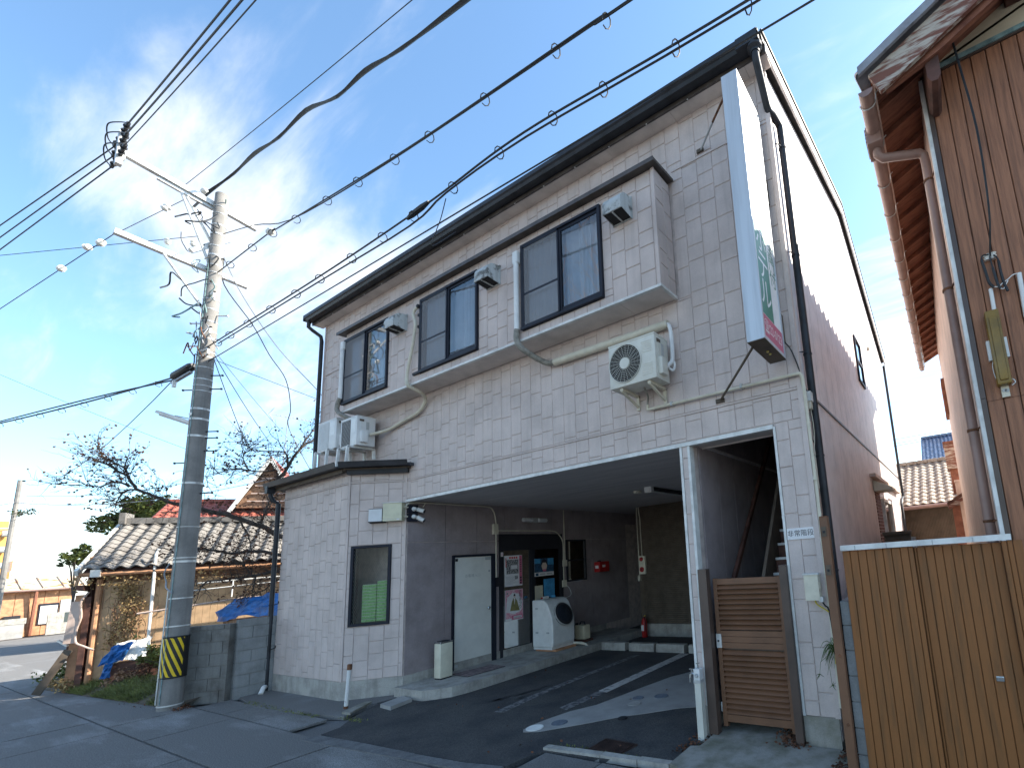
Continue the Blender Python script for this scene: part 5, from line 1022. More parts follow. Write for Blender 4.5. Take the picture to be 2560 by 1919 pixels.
# tiles
def tile_mesh(name, U, V, wd, ln, m, amp=.028, th=.022, n=8):
    U = Vector(U).normalized(); V = Vector(V).normalized(); Nn = U.cross(V).normalized()
    if Nn.z < 0: Nn = -Nn
    vs = []
    for j, vv in enumerate((0, ln)):
        for lay in (0, 1):
            for i in range(n + 1):
                t = i / n; hgt = amp * math.sin(t * 2 * math.pi * .98 - .6) + (th if lay else 0) + (.0 if j == 0 else -.022)
                vs.append(U * (t * wd) + V * vv + Nn * hgt)
    k = n + 1; I = lambda j, l, i: (j * 2 + l) * k + i
    fs = []
    for i in range(n):
        fs += [(I(0, 1, i), I(0, 1, i + 1), I(1, 1, i + 1), I(1, 1, i)), (I(0, 0, i), I(0, 0, i + 1), I(0, 1, i + 1), I(0, 1, i))]
    fs += [(I(0, 0, 0), I(0, 1, 0), I(1, 1, 0), I(1, 0, 0)), (I(0, 0, n), I(1, 0, n), I(1, 1, n), I(0, 1, n))]
    return mesh_of(MB().add(vs, fs), name, m, smooth=False)
tm = tile_mesh('roof_tile', (0, 1, 0), (1, 0, SL), .268, .29, 'tile', amp=.042)
tv = Vector((1, 0, SL)).normalized()
for k in range(31): piece('roof_tile', tm, NH, (.975, -.62 + k * .268, ru(.975) + .075))
for k in range(1, 14):
    p = Vector((.975, -.62, ru(.975) + .075)) + tv * (.255 * k); piece('roof_tile', tm, NH, p)
q = MB(); vs_ = [tuple(v.co) for v in tm.vertices]; fs_ = [tuple(f.vertices) for f in tm.polygons]
for r in range(1, 20):
    for k in range(1, 31):
        if r < 14 or True:
            p = Vector((.975, -.62 + k * .268, ru(.975) + .075)) + tv * (.255 * r); q.add([(p.x + a, p.y + b, p.z + c) for a, b, c in vs_], fs_)
q.build('roof_tile_field', 'tile', NH, kind='stuff')
vt = mesh_of(MB().add([(0, 0, 0), (.25, 0, .25 * SL), (.25, 0, .25 * SL - .085), (0, 0, -.085), (0, .03, 0), (.25, .03, .25 * SL), (.25, .03, .25 * SL - .085), (0, .03, -.085)], [(0, 1, 2, 3), (4, 7, 6, 5), (0, 4, 5, 1), (0, 3, 7, 4), (3, 2, 6, 7), (1, 5, 6, 2)]), 'verge_tile', 'tile')
for k in range(14): piece('verge_tile', vt, NH, (.985 + k * .228, -.635 - .002 * (k % 2), ru(.985 + k * .228) + .085 + .012 * 1))
MB().prism([(5.5, ru(5.5)), (5.5, ru(5.5) + .06), (10, ru(5.5) - 2.1), (10, ru(5.5) - 2.2)], (0, -.55, 0), (1, 0, 0), (0, 0, 1), (0, 1, 0), 8.2).build('roof', 'tile', NH)
# side fittings: box eave and window hood far along the side wall
MB().box(1.335, 1.41, 6.2, 6.9, 4.3, 5.05).build('shutter_box', 'eave_wood', NH)
# service fittings on the front
o = thing('service_clamp', 'white porcelain cable clamp with three drooping black splices on the plank wall', 'cable clamp', (1.74, -.07, 3.8))
MB().lathe([(.03, 0), (.02, .012), (.03, .024), (.02, .036), (.03, .05)], (1.725, -.065, 4.13), n=12).lathe([(.03, 0), (.02, .012), (.03, .024), (.02, .036), (.03, .05)], (1.765, -.065, 4.13), n=12).build('insulator', 'porcelain', o)
for pts in ([(1.735, -.09, 4.17), (1.69, -.1, 4.17), (1.678, -.1, 4.13), (1.69, -.1, 4.02), (1.70, -.1, 3.92), (1.725, -.1, 3.865)], [(1.74, -.09, 4.15), (1.743, -.1, 4.05), (1.748, -.1, 3.98), (1.757, -.1, 3.88), (1.77, -.1, 3.84)], [(1.77, -.09, 4.15), (1.79, -.1, 4.1), (1.793, -.1, 3.98), (1.80, -.1, 3.88), (1.815, -.1, 3.80)]):
    MB().tube(smooth_path(pts, 4), [.006] * 8 + [.011] * 13 if len(pts) == 6 else [.006] * 5 + [.011] * 12, 6).build('splice', 'wire', o)
MB().tube(smooth_path([(1.725, -.1, 3.87), (1.76, -.1, 3.86), (1.79, -.1, 3.88), (1.83, -.1, 3.90), (1.87, -.09, 3.93), (1.905, -.08, 3.935)]), .004, 5).tube(smooth_path([(1.77, -.1, 3.84), (1.79, -.1, 3.83), (1.81, -.1, 3.86), (1.83, -.1, 3.89)]), .004, 5).build('thin_wires', 'white_paint', o)
o = thing('meter_cover', 'long amber brown plastic meter cover with white conduit stubs on the plank wall', 'meter', (1.67, -.15, 3.0))
MB().tube([(1.705, -.075, 3.87), (1.70, -.075, 3.62)], .016, 8).tube([(1.915, -.075, 3.935), (1.905, -.075, 3.55)], .018, 8).build('conduit', 'white_paint', o)
MB().bbox(1.622, 1.722, -.15, -.052, 3.02, 3.66, .015).build('cover', 'amber', o, smooth=True); MB().bbox(1.642, 1.702, -.165, -.145, 3.05, 3.60, .012).build('raised_panel', 'amber', o, smooth=True)
MB().box(1.60, 1.745, -.10, -.055, 3.25, 3.42).build('side_bracket', 'white_paint', o); MB().box(1.645, 1.70, -.075, -.055, 2.93, 3.02).build('foot_plate', 'duct', o); MB().lathe([(.016, 0), (.016, .006)], (1.665, -.075, 2.985), (0, -1, 0), 10).lathe([(.016, 0), (.016, .006)], (1.685, -.075, 2.98), (0, -1, 0), 10).build('screw', 'ink_grey', o)
MB().tube(smooth_path([(1.70, -.1, 3.04), (1.73, -.1, 3.06), (1.745, -.1, 3.03), (1.72, -.1, 3.01)]), .004, 5).tube(smooth_path([(1.64, -.1, 3.28), (1.615, -.1, 3.2), (1.62, -.1, 3.1), (1.645, -.1, 3.06)]), .003, 5).build('loop_wire', 'white_paint', o)
# ------------------------------------------------------------------ behind, in the gap
o = thing('lean_to', 'brown lean-to shed with slanted roof edge behind the fence in the gap', 'shed', (1.4, 7.5, 0))
MB().prism([(1.10, 2.44), (1.65, 2.78), (1.65, 2.86), (1.08, 2.52)], (0, 7.05, 0), (1, 0, 0), (0, 0, 1), (0, 1, 0), 2.0).build('roof', 'dark_wood', o); MB().prism([(1.12, 2.38), (1.65, 2.70), (1.65, 2.78), (1.10, 2.46)], (0, 7.03, 0), (1, 0, 0), (0, 0, 1), (0, 1, 0), .02).build('barge_board', 'old_wood', o)
for k in range(3): MB().box(1.17 + k * .16, 1.17 + (k + 1) * .16 - .004, 7.2, 7.25, 0, 2.45 + .09 * k).build('wall_panel', 'corr' if k else 'eave_wood', o)
o = thing('side_cabinet', 'small brown boarded balcony box jutting from the wall high in the gap', 'cabinet', (1.31, 7.6, 3.3))
MB().box(1.20, 1.43, 7.4, 8.1, 3.3, 3.88).build('boards', 'old_wood', o); MB().box(1.185, 1.44, 7.37, 8.13, 3.88, 3.92).build('lid', 'eave_wood', o); MB().box(1.25, 1.42, 7.5, 8.0, 2.75, 3.3).build('frame', 'eave_wood', o); MB().box(1.30, 1.43, 7.3, 7.6, 2.70, 2.98).box(1.29, 1.44, 7.28, 7.62, 2.98, 3.02).build('lower_box', 'corr', o)
o = thing('garden_wall', 'low brown weathered wall with capping just above the fence cap', 'wall', (.33, 4.05, 0))
MB().box(.09, .50, 4.0, 4.15, 0, 1.90).build('wall', 'brown_siding', o); MB().bbox(.07, .52, 3.96, 4.18, 1.90, 1.97, .02).build('cap', 'brown_siding', o); MB().box(.50, .57, 4.0, 4.15, 0, 1.86).build('end_block', 'pale_conc', o)
def small_house(name, label, x0, x1, ye, ze, yr, zr, tmat, wmat, cw, nrow, ncol0=None, kindparts=True):
    o = thing(name, label, 'house', ((x0 + x1) / 2, ye, 0)); V = Vector((0, yr - ye, zr - ze)); ln = V.length / nrow
    t_ = tile_mesh('roof_tile', (1, 0, 0), V, cw, ln * 1.12, tmat, amp=cw * .10, th=.02, n=5); V.normalize(); ncol = int((x1 - x0) / cw)
    if kindparts:
        for r in range(nrow):
            for c in range(ncol): piece('roof_tile', t_, o, Vector((x0 + c * cw, ye, ze)) + V * (ln * r))
    else:
        q = MB(); vs = [tuple(v.co) for v in t_.vertices]; fs = [tuple(f.vertices) for f in t_.polygons]
        for r in range(nrow):
            for c in range(ncol): p = Vector((x0 + c * cw, ye, ze)) + V * (ln * r); q.add([(p.x + a, p.y + b, p.z + d) for a, b, d in vs], fs)
        q.build('roof_tile_field', tmat, o, kind='stuff')
    MB().add([(x0 - .02, ye + .02, ze - .04), (x1, ye + .02, ze - .04), (x1, yr, zr - .04), (x0 - .02, yr, zr - .04), (x1, 2 * yr - ye, ze - .04), (x0, 2 * yr - ye, ze - .04)], [(0, 1, 2, 3), (3, 2, 4, 5), (0, 3, 5), (1, 4, 2)]).build('roof', tmat, o)
    for k in range(int((x1 - x0) / .3)): MB().bbox(x0 + k * .3, x0 + k * .3 + .296, yr - .09, yr + .09, zr - .02, zr + .10, .025).build('ridge_tile', tmat, o)
    MB().tube([(x0, ye - .07, ze - .07), (x1, ye - .07, ze - .07)], .05, 8).build('gutter', 'brown_gutter', o)
    q = MB(); n_ = int((x1 - x0) / .035)
    for k in range(n_): a = x0 + k * .035; q.add([(a, ye + .24, 0), (a + .0175, ye + .225, 0), (a + .035, ye + .24, 0), (a, ye + .24, ze), (a + .0175, ye + .225, ze), (a + .035, ye + .24, ze)], [(0, 1, 4, 3), (1, 2, 5, 4)])
    q.build('corrugated_wall', wmat, o); MB().box(x0, x1, ye + .25, 2 * yr - ye - .2, 0, ze).build('wall', wmat, o)
    return o
small_house('tiled_house', 'low house with brown scalloped roof tiles and ribbed wall seen in the gap', -2.0, 2.6, 9.0, 2.66, 12.1, 4.15, 'brown_tile', 'brown_siding', .205, 13)
small_house('blue_tiled_house', 'farther house with glossy blue grey roof tiles and heavy ridge above the brown roof', .30, 4.6, 19.0, 5.15, 22.0, 6.75, 'blue_tile', 'corr', .17, 18, kindparts=False)
tag(MB().tube(cat_pts((-6, 25, 7.5), (6, 25, 7.72), .05), .014, 4).tube(cat_pts((-6, 25, 7.27), (6, 25, 7.45), .05), .014, 4).tube(cat_pts((-6, 25, 7.1), (6, 25, 7.35), .05), .014, 4).build('distant_cables', 'wire_grey'), 'faint parallel cables crossing the pale sky in the gap', 'cable')
# ================================================================== LEFT SIDE: block walls, pole, shed, tree, street far end
def blockwall(name, label, a, b, dep, h, L=.40, rh=.2, m='block'):
    a = Vector((*a, 0)); b = Vector((*b, 0)); d = (b - a); ln = d.length; d.normalize(); n_ = Vector((-d.y, d.x, 0))
    o = thing(name, label, 'wall', tuple((a + b) / 2))
    r = 0; z = -.02
    while z < h - .02:
        u = 0 if r % 2 == 0 else -L / 2
        hh = min(rh, h - z)
        while u < ln - .01:
            ua, ub = max(u, 0), min(u + L, ln)
            if ub - ua > .03:
                p = a + d * (ua + .004) + Vector((0, 0, z + .004)) + n_ * random.uniform(-.002, .002)
                MB().obox(p, d, n_, (0, 0, 1), ub - ua - .012, dep, hh - .012).build('block', m, o)
            u += L
        z += rh; r += 1
    MB().obox(a + d * .012 + n_ * .012 + Vector((0, 0, -.03)), d, n_, (0, 0, 1), ln - .024, dep - .024, h + .02).build('mortar', m, o)
    return o
blockwall('block_wall', 'mossy stained concrete block wall standing right behind the striped pole', (-10.75, -1.62), (-9.98, -1.15), .17, 1.26)
blockwall('block_wall', 'plain grey concrete block wall running back beside the annex downpipe', (-9.93, -1.06), (-9.93, 1.6), .12, 1.31, m='block2')
# ---- utility pole
PX_, PY_ = -10.42, -1.68
o = UP = thing('utility_pole', 'tall concrete utility pole with crossarms and a yellow black striped guard', 'utility pole', (PX_, PY_, 0))
MB().lathe([(.150, -.05), (.143, 1.2), (.125, 5), (.097, 9.45), (.08, 9.47)], (PX_, PY_, 0), n=24).build('shaft', 'pole', o, smooth=True)
MB().lathe([(.157, .50), (.154, 1.14)], (PX_, PY_, 0), n=40).build('guard_wrap', 'hblack', o, smooth=True)
for z in (.49, 1.13): MB().lathe([(.158, z), (.163, z + .01), (.158, z + .02)], (PX_, PY_, 0), n=32).build('guard_band', 'hblack', o)
rp = lambda th, z: Vector((PX_ + (.1600 - .0040 * z) * math.cos(th), PY_ + (.1600 - .0040 * z) * math.sin(th), z))
for k in range(-6, 8):
    q = MB(); vs = []; n_ = 22; zc = .35 + k * .21
    for i in range(n_ + 1):
        th = math.radians(-100 - 45 + 150 * i / n_) + .3
        za = zc + .40 - i / n_ * 1.05 + .35; zb = za + .095
        za, zb = min(max(za, .515), 1.125), min(max(zb, .515), 1.125)
        vs += [rp(th, za), rp(th, zb)]
    fs = [(2 * i, 2 * i + 2, 2 * i + 3, 2 * i + 1) for i in range(n_) if abs(vs[2 * i].z - vs[2 * i + 1].z) > .002 or abs(vs[2 * i + 2].z - vs[2 * i + 3].z) > .002]
    if fs: q.add(vs, fs).build('guard_stripe', 'yellow', o)
def band(z, r=None, m='galv', h=.04, nm='steel_band'):
    rr = (.150 - .0056 * z) + .006; return MB().lathe([(rr, z), (rr, z + h)], (PX_, PY_, 0), n=24).build(nm, m, o)
for z in (.06, 1.0, 1.3, 1.75, 2.35, 2.42, 2.95, 3.7, 4.55, 4.86, 5.05, 5.4, 5.5, 5.62, 5.85, 6.05, 6.15, 6.4, 6.55, 6.75, 7.0, 7.2, 7.5, 7.75, 7.9, 8.1, 8.3, 8.55, 8.75, 9.0, 9.15): band(z, h=random.choice((.012, .02, .035)))
def arm(a, b, wd=.075): return MB().bar(a, b, wd * 1.15).build('crossarm', 'galv', o)
arm((-10.53, -2.95, 9.47), (-10.53, -1.10, 9.12), .08); arm((-10.55, -2.50, 9.30), (-10.55, -1.75, 9.16), .05); arm((-10.54, -2.90, 7.97), (-10.54, -1.16, 7.80), .08); arm((-10.5, -2.0, 8.10), (-10.5, -1.50, 8.62), .07)
def brace(a, b): return MB().tube([a, b], .022, 7).build('brace', 'galv', o)
brace((-10.52, -2.20, 9.22), (-10.45, -1.76, 7.95)); brace((-10.56, -2.14, 9.24), (-10.5, -1.60, 8.15)); brace((-10.52, -2.32, 7.86), (-10.38, -1.60, 6.72))
MB().box(-10.58, -10.47, -3.0, -2.92, 9.20, 9.84).build('insulator_bracket', 'galv', o)
for z in (9.78, 9.58, 9.36):
    for sx_ in (-1, 1):
        MB().tube([(-10.52, -2.96, z), (-10.52 + sx_ * .42, -2.97, z)], .028, 8).lathe([(.045, 0), (.045, .015)], (-10.52 + sx_ * .15, -2.965, z), (1, 0, 0), 10).lathe([(.045, 0), (.045, .015)], (-10.52 + sx_ * .30, -2.968, z), (1, 0, 0), 10).build('strain_insulator', 'black_metal', o)
    MB().lathe([(.05, -.03), (.06, .0), (.05, .03)], (-10.52, -2.93, z), (0, 1, 0), 12).build('pin_insulator', 'porcelain', o)
    MB().tube(smooth_path([(-10.94, -2.97, z), (-10.98, -3.05, z + .14), (-10.75, -3.10, z + .24), (-10.45, -3.02, z + .18), (-10.1, -2.97, z)]), .010, 5).build('jumper', 'wire', o)
for (yy, zz_) in ((-1.98, 8.2), (-1.62, 8.5), (-2.3, 8.05)): MB().lathe([(.03, 0), (.05, .03), (.03, .05), (.05, .08), (.02, .11)], (-10.48, yy, zz_), n=10).build('pin_insulator', 'porcelain', o)
for k, (z, s_) in enumerate(((3.54, 1), (4.1, -1), (4.3, 1), (4.54, 1), (4.66, 1), (5.45, -1), (5.46, 1), (5.72, 1), (6.3, -1), (6.75, -1), (6.9, 1))):
    u = Vector((.80, .60, 0)) * s_; r = .150 - .0056 * z; a = Vector((PX_, PY_, z)) + u * (r - .02); MB().tube([a, a + u * .20], .011, 6).lathe([(.02, 0), (.02, .015)], tuple(a + u * .2), tuple(u), 8).build('step_bolt', 'ink' if z < 5.8 else 'galv', o)
MB().lathe([(.004, 0), (.03, .002), (.03, .012)], (PX_ + .07, PY_ - .13, 4.95), (.4, -.9, 0), 10).build('marker_ring', 'porcelain', o)
th = Vector((.45, -.89, 0))
MB().tube([tuple(Vector((PX_, PY_, z)) + th * (.150 - .0056 * z + .008)) for z in (.1, 1, 2, 3, 4, 5, 6, 7, 8)], .007, 5).build('ground_wire', 'teal', o)
MB().tube([tuple(Vector((PX_, PY_, z)) + Vector((-.2, -.98, 0)) * (.150 - .0056 * z + .014)) for z in (.1, 1, 1.9)], .010, 5).build('cable_guard', 'galv', o)
MB().tube(smooth_path([(PX_ - .02, PY_ - .17, 2.35), (PX_ - .1, PY_ - .2, 2.2), (PX_ - .1, PY_ - .17, 2.05), (PX_ + .02, PY_ - .19, 1.95), (PX_ + .13, PY_ - .14, 1.85)]), .010, 5).build('rope', 'wire_grey', o)
random.seed(11)
for k in range(16):
    z = random.uniform(7.0, 8.9); a = Vector((PX_ + random.uniform(-.2, .25), PY_ + random.uniform(-.35, .05), z)); pts = [a]
    for j in range(4): pts.append(pts[-1] + Vector((random.uniform(-.18, .22), random.uniform(-.16, .12), random.uniform(-.22, .16))))
    MB().tube(smooth_path(pts, 4), random.choice((.007, .010, .013)), 5).build('jumper', random.choice(('wire', 'wire', 'teal')), o)
for k in range(14):
    z = random.uniform(5.7, 7.2); r = .15; t = random.uniform(3.6, 6.2); a = Vector((PX_ + r * math.cos(t), PY_ + r * math.sin(t), z)); pts = [a]
    for j in range(3): pts.append(pts[-1] + Vector((random.uniform(-.1, .16), random.uniform(-.1, .06), random.uniform(-.2, .15))))
    MB().tube(smooth_path(pts, 4), random.choice((.006, .009)), 5).build('jumper', random.choice(('wire', 'wire_grey', 'rust')), o)
for (z, sx_) in ((7.25, 1), (6.55, 1), (6.15, 1)): MB().box(PX_ + .1, PX_ + .30, PY_ - .06, PY_ - .03, z, z + .03).box(PX_ + .28, PX_ + .30, PY_ - .06, PY_ - .03, z - .1, z + .03).bar((PX_ + .1, PY_ - .045, z - .12), (PX_ + .29, PY_ - .045, z - .09), .02).build('bracket', 'galv', o)
o2 = thing('pole_lamp', 'white tube street lamp fixed halfway up the utility pole', 'street lamp', (-10.9, -1.75, 4.9))
MB().bar((-11.20, -2.02, 5.12), (-10.62, -1.72, 4.86), .10, .05).build('lamp_cover', 'white_trim', o2); MB().tube([(-11.17, -2.0, 5.075), (-10.68, -1.75, 4.855)], .028, 8).build('tube', 'lamp_glass', o2); MB().tube([(-10.9, -1.87, 5.02), (-10.6, -1.70, 4.92)], .012, 6).tube([(-10.68, -1.76, 4.86), (-10.55, -1.70, 4.7)], .014, 6).build('bracket', 'galv', o2)
o2 = thing('cable_closure', 'black splice closure hanging in the thick cable left of the pole', 'cable joint', (-11.2, -1.75, 6.0))
MB().tube([(-11.55, -1.83, 5.92), (-11.45, -1.81, 5.94), (-10.98, -1.72, 6.03), (-10.9, -1.71, 6.05)], [.03, .075, .075, .04], 10).build('body', 'wire', o2, smooth=True); MB().bar((-11.5, -1.83, 5.80), (-10.95, -1.72, 5.92), .05, .03).build('hanger', 'wire_grey', o2); MB().box(-11.42, -11.36, -1.85, -1.8, 5.70, 5.82).build('tag', 'white_paint', o2)
# ---- overhead lines
def wire(label, pts, r=.011, m='wire', rings=None, smooth=0, balls=(), second=None, name='power_line'):
    P = [Vector(p) for p in pts]
    if smooth: P = smooth_path(P, smooth)
    mb = MB().tube(P, r * .72, 5)
    o = mb.build(name, m, loc=tuple(P[0])); tag(o, label, 'cable')
    if second: MB().tube(smooth_path(second, 4), r * .75, 4).build('strand', m, o)
    if rings:
        q = MB(); acc = 0
        for a, b in zip(P, P[1:]):
            L_ = (b - a).length; acc += L_
            if acc > rings:
                acc = 0; d = (b - a).normalized(); u = d.cross(Vector((0, 0, 1))).normalized(); v = u.cross(d)
                q.tube([a - v * .045 * 1 + (u * math.cos(t) + v * math.sin(t)) * .055 + d * .02 * math.sin(t) for t in [k * math.pi * 2 / 9 - .5 for k in range(9)]], .006, 4)
        if q.v: q.build('hanger_rings', 'wire', o, kind='stuff')
    for bp in balls:
        MB().lathe([(.02, -.07), (.055, -.05), (.035, -.02), (.06, .02), (.04, .05), (.02, .07)], bp, (P[1] - P[0]).normalized(), 10).build('guy_insulator', 'porcelain', o)
    return o
def lin(a, b, n=24, sag=.0): return cat_pts(a, b, sag, n)
wire('upper of the three thick lines from the pole top to the upper right', lin((-10.1, -2.97, 9.78), (7.5, -2.6, 8.6), 24, .25), .016)
wire('middle of the three thick lines from the pole top to the upper right', lin((-10.1, -2.97, 9.58), (7.4, -2.62, 8.12), 24, .25), .016)
wire('lowest and thinnest of the three lines from the pole top to the upper right', lin((-10.1, -2.97, 9.36), (7.3, -2.62, 7.75), 24, .25), .010)
for nm, z, e in (('upper', 9.78, (-23.0, -4.9, 9.62)), ('middle', 9.58, (-24.0, -4.9, 9.42)), ('lowest', 9.36, (-24.8, -4.85, 9.25))):
    wire('%s of the three lines leaving the pole top to the left edge' % nm, lin((-10.94, -2.97, z), e, 12, .0), .015)
wv = [(-10.53, -2.02, 9.02), (-10.5, -1.85, 9.42), (-9.95, -1.67, 9.72), (-9.0, -1.67, 9.62), (-8.0, -1.67, 9.43), (-7.0, -1.67, 9.35), (-6.0, -1.67, 9.02), (-5.2, -1.67, 8.93), (-4.3, -1.67, 8.72), (-3.0, -1.67, 8.47), (-1.0, -1.67, 8.2), (3, -1.67, 7.9)]
wire('thick black twisted cable bundle waving from the pole to the top edge', wv, .028, smooth=5, second=[(p[0], p[1], p[2] + (.045 if i % 2 else -.02)) for i, p in enumerate(wv)][1:])
wire('thin messenger wire above the twisted cable bundle', lin((-12.3, -1.9, 10.3), (4, -1.67, 8.1), 30, .12), .008, balls=[(-10.95, -1.8, 9.72)])
wire('thin guy wire from the lower crossarm to the left edge', lin((-10.54, -2.85, 8.0), (-18.5, -3.85, 8.0), 8), .010, balls=[(-11.2, -2.93, 8.0), (-12.76, -3.13, 8.0)])
wire('guy wire from the lower crossarm end up across the upper crossarm', lin((-10.54, -2.82, 8.02), (-10.6, -1.95, 9.42), 6), .008, balls=[(-10.57, -2.35, 8.8)])
wire('thin wire from the small arm to the left edge with one white insulator', lin((-10.4, -1.96, 8.38), (-15.5, -4.5, 8.42), 8), .008, balls=[(-12.35, -2.93, 8.39)])
wire('cable with clip rings running from the pole top bracket to the top edge', [(-10.3, -1.67, 7.75), (-8.0, -1.67, 7.62), (-7.8, -1.67, 7.58), (-5.5, -1.67, 7.26), (-3.63, -1.67, 7.03), (-1.07, -1.67, 6.81), (-.66, -1.67, 6.73), (5, -1.67, 6.3)], .013, rings=.75, smooth=8, balls=[(-8.0, -1.67, 7.62)], second=[(-10.2, -1.67, 8.52), (-8.7, -1.67, 8.05), (-7.3, -1.67, 7.52), (-5.0, -1.67, 7.16), (-2, -1.67, 6.86), (4, -1.67, 6.36)])
wire('ringed cable with a black joint passing just above the hotel gutter', [(-10.3, -1.67, 6.28), (-9.92, -1.67, 6.27), (-6.18, -1.67, 6.13), (-3.71, -1.67, 6.10), (-2.04, -1.67, 6.15), (.37, -1.67, 5.94), (5, -1.67, 5.7)], .015, rings=.62, smooth=10, second=[(-9.9, -1.67, 6.2), (-6.2, -1.67, 6.05), (-4.0, -1.67, 5.96), (-3.3, -1.67, 6.07), (-2.0, -1.67, 6.08), (.4, -1.67, 5.88), (5, -1.67, 5.64)])
tag(MB().tube([(-4.05, -1.67, 6.08), (-3.95, -1.67, 6.09), (-3.75, -1.67, 6.10), (-3.62, -1.67, 6.11)], [.018, .032, .032, .018], 8).build('cable_joint', 'wire', smooth=True), 'small black wrapped joint on the ringed cable above the gutter', 'cable joint')
wire('straight thin cable grazing the hotel gutter from the pole to the top edge', lin((-10.3, -1.67, 5.97), (6, -1.67, 5.42), 12), .011)
wire('short thin wire drooping from the black joint down to the roof edge', [(-3.3, -1.67, 6.0), (-3.5, -1.6, 5.88), (-3.75, -1.5, 5.88), (-4.3, -1.2, 6.1), (-5.0, -.4, 7.1)], .007, smooth=5)
wire('thick black drop cable sagging from the pole down behind the annex roof', [(-10.3, -1.6, 8.1), (-10.25, -1.4, 7.55), (-10.0, -1.0, 6.47), (-9.25, -.9, 5.48), (-8.95, -1.0, 5.23), (-8.73, -1.0, 4.68), (-8.6, -.7, 4.3)] if False else [(-10.3, -1.6, 8.1), (-11.3, -1.3, 8.05), (-12.3, -.5, 7.8), (-13.1, .1, 7.5), (-13.5, .6, 7.1), (-13.8, .85, 6.45), (-14.17, .95, 6.1), (-14.09, 1.17, 5.5), (-14.0, 1.6, 4.6)], .014, smooth=5)
wire('grey twisted drop wire from the pole to the left end of the hotel eave', [(-10.3, -1.6, 8.1), (-10.6, -1.2, 7.6), (-11.1, -.4, 6.9), (-11.5, .6, 6.2), (-11.8, 1.6, 5.2)], .012, 'wire_grey', smooth=5)
wire('thin straight line from the pole to the hotel downpipe at the back left', lin((-10.35, -1.6, 6.05), (-10.05, -.05, 5.6), 6), .007)
wire('left of the thin service drops hanging from the pole over the bare tree', lin((-10.35, -1.6, 6.1), (-14.41, .28, 5.3), 8, .06), .009)
wire('middle of the thin service drops hanging from the pole over the bare tree', lin((-10.33, -1.6, 6.15), (-14.27, .67, 5.5), 8, .06), .009)
wire('right of the thin service drops hanging from the pole over the bare tree', lin((-10.31, -1.6, 6.2), (-14.1, 1.4, 5.2), 8, .06), .006, 'wire_grey')
wire('thick ringed cable leaving the splice closure to the left edge', lin((-11.55, -1.83, 5.92), (-20.5, -3.95, 6.0), 24, .1), .022, rings=.55, second=[(-11.5, -1.83, 5.86), (-14, -2.5, 5.86), (-20.5, -3.95, 5.9)])
wire('thin line dropping across the lower left sky behind the pole', lin((-24.0, -3.6, 9.3), (-14.5, .8, 4.6), 12, .1), .007)
wire('second thin line running from the splice closure down to the far pole', lin((-10.9, -1.8, 6.0), (-38, -.6, 7.6), 12, .8), .012)
wire('far thin line crossing the low sky left of the shed', lin((-38, -.5, 7.0), (-27, 3.0, 6.7), 10, .3), .014)
wire('twisted blue black service cable dropping in front of the wooden house', smooth_path([(1.66, -.50, 8.3), (1.69, -.36, 6.9), (1.75, -.33, 5.9), (1.79, -.30, 5.19), (1.775, -.25, 4.5), (1.742, -.09, 4.15)], 5), .008, 'wire', second=[(1.672, -.50, 8.3), (1.70, -.36, 6.9), (1.757, -.33, 5.9), (1.797, -.30, 5.19), (1.78, -.25, 4.5), (1.745, -.09, 4.15)])

# ---- old shed
P0 = Vector((-15.2, -1.9, 0)); SU = Vector((.476, .88, 0)).normalized(); SN = Vector((.88, -.476, 0)).normalized(); ZU = Vector((0, 0, 1))
def sw(u, n_, z): return P0 + SU * u + SN * n_ + ZU * z
SH = thing('old_shed', 'derelict wooden shed with wavy grey tiles and sunlit brown boards', 'shed', tuple(sw(2, 0, 0)))
def sbox(mb, u0, u1, n0, n1, z0, z1): return mb.obox(sw(u0, n0, z0), SU, SN, ZU, u1 - u0, n1 - n0, z1 - z0)
k = 0; u = .2
while u < 5.0:
    sbox(MB(), u, u + .118, -.02, .0, 0, 2.12).build('wall_board', 'bamboo', SH); u += .122
sbox(MB(), 0, 5, -.06, -.02, 0, 2.5).build('wall', 'dark_wood', SH); sbox(MB(), .1, 5, -.02, .02, 2.12, 2.17).build('wall_rail', 'bamboo', SH); sbox(MB(), .1, 5, -.02, -.005, 2.17, 2.5).build('wall_band', 'barkbrown', SH)
sbox(MB(), -.16, .0, -.35, .02, 0, 1.95).build('end_post', 'orange_wood', SH); sbox(MB(), .0, .09, -.1, .10, 0, 1.9).build('end_post', 'dark_wood', SH); MB().tube([tuple(sw(.17, .06, .05)), tuple(sw(.17, .06, 2.25))], .05, 9).build('downpipe', 'orange_wood', SH)
MB().tube([tuple(sw(-.05, .30, 2.36)), tuple(sw(5, .30, 2.34))], .045, 8).build('gutter', 'orange_wood', SH); sbox(MB(), .12, .26, .22, .38, 2.30, 2.45).build('rain_head', 'porcelain', SH)
SV = (SN * -1.62 + ZU * 1.12); sl_n = SV.length / 12; SVn = SV.normalized()
stm = tile_mesh('roof_tile', SU, SVn, .232, sl_n * 1.15, 'old_tile', amp=.034, th=.03, n=6)
for r in range(12):
    for c in range(22): piece('roof_tile', stm, SH, sw(.0 + c * .226, .36, 2.47) + SVn * (sl_n * r) + Vector((0, 0, random.uniform(-.006, .006))))
MB().add([tuple(sw(0, .33, 2.40)), tuple(sw(5, .33, 2.40)), tuple(sw(5, -1.26, 3.52)), tuple(sw(0, -1.26, 3.52)), tuple(sw(5, -2.9, 2.4)), tuple(sw(0, -2.9, 2.4))], [(0, 1, 2, 3), (3, 2, 4, 5)]).build('roof_deck', 'dark_wood', SH)
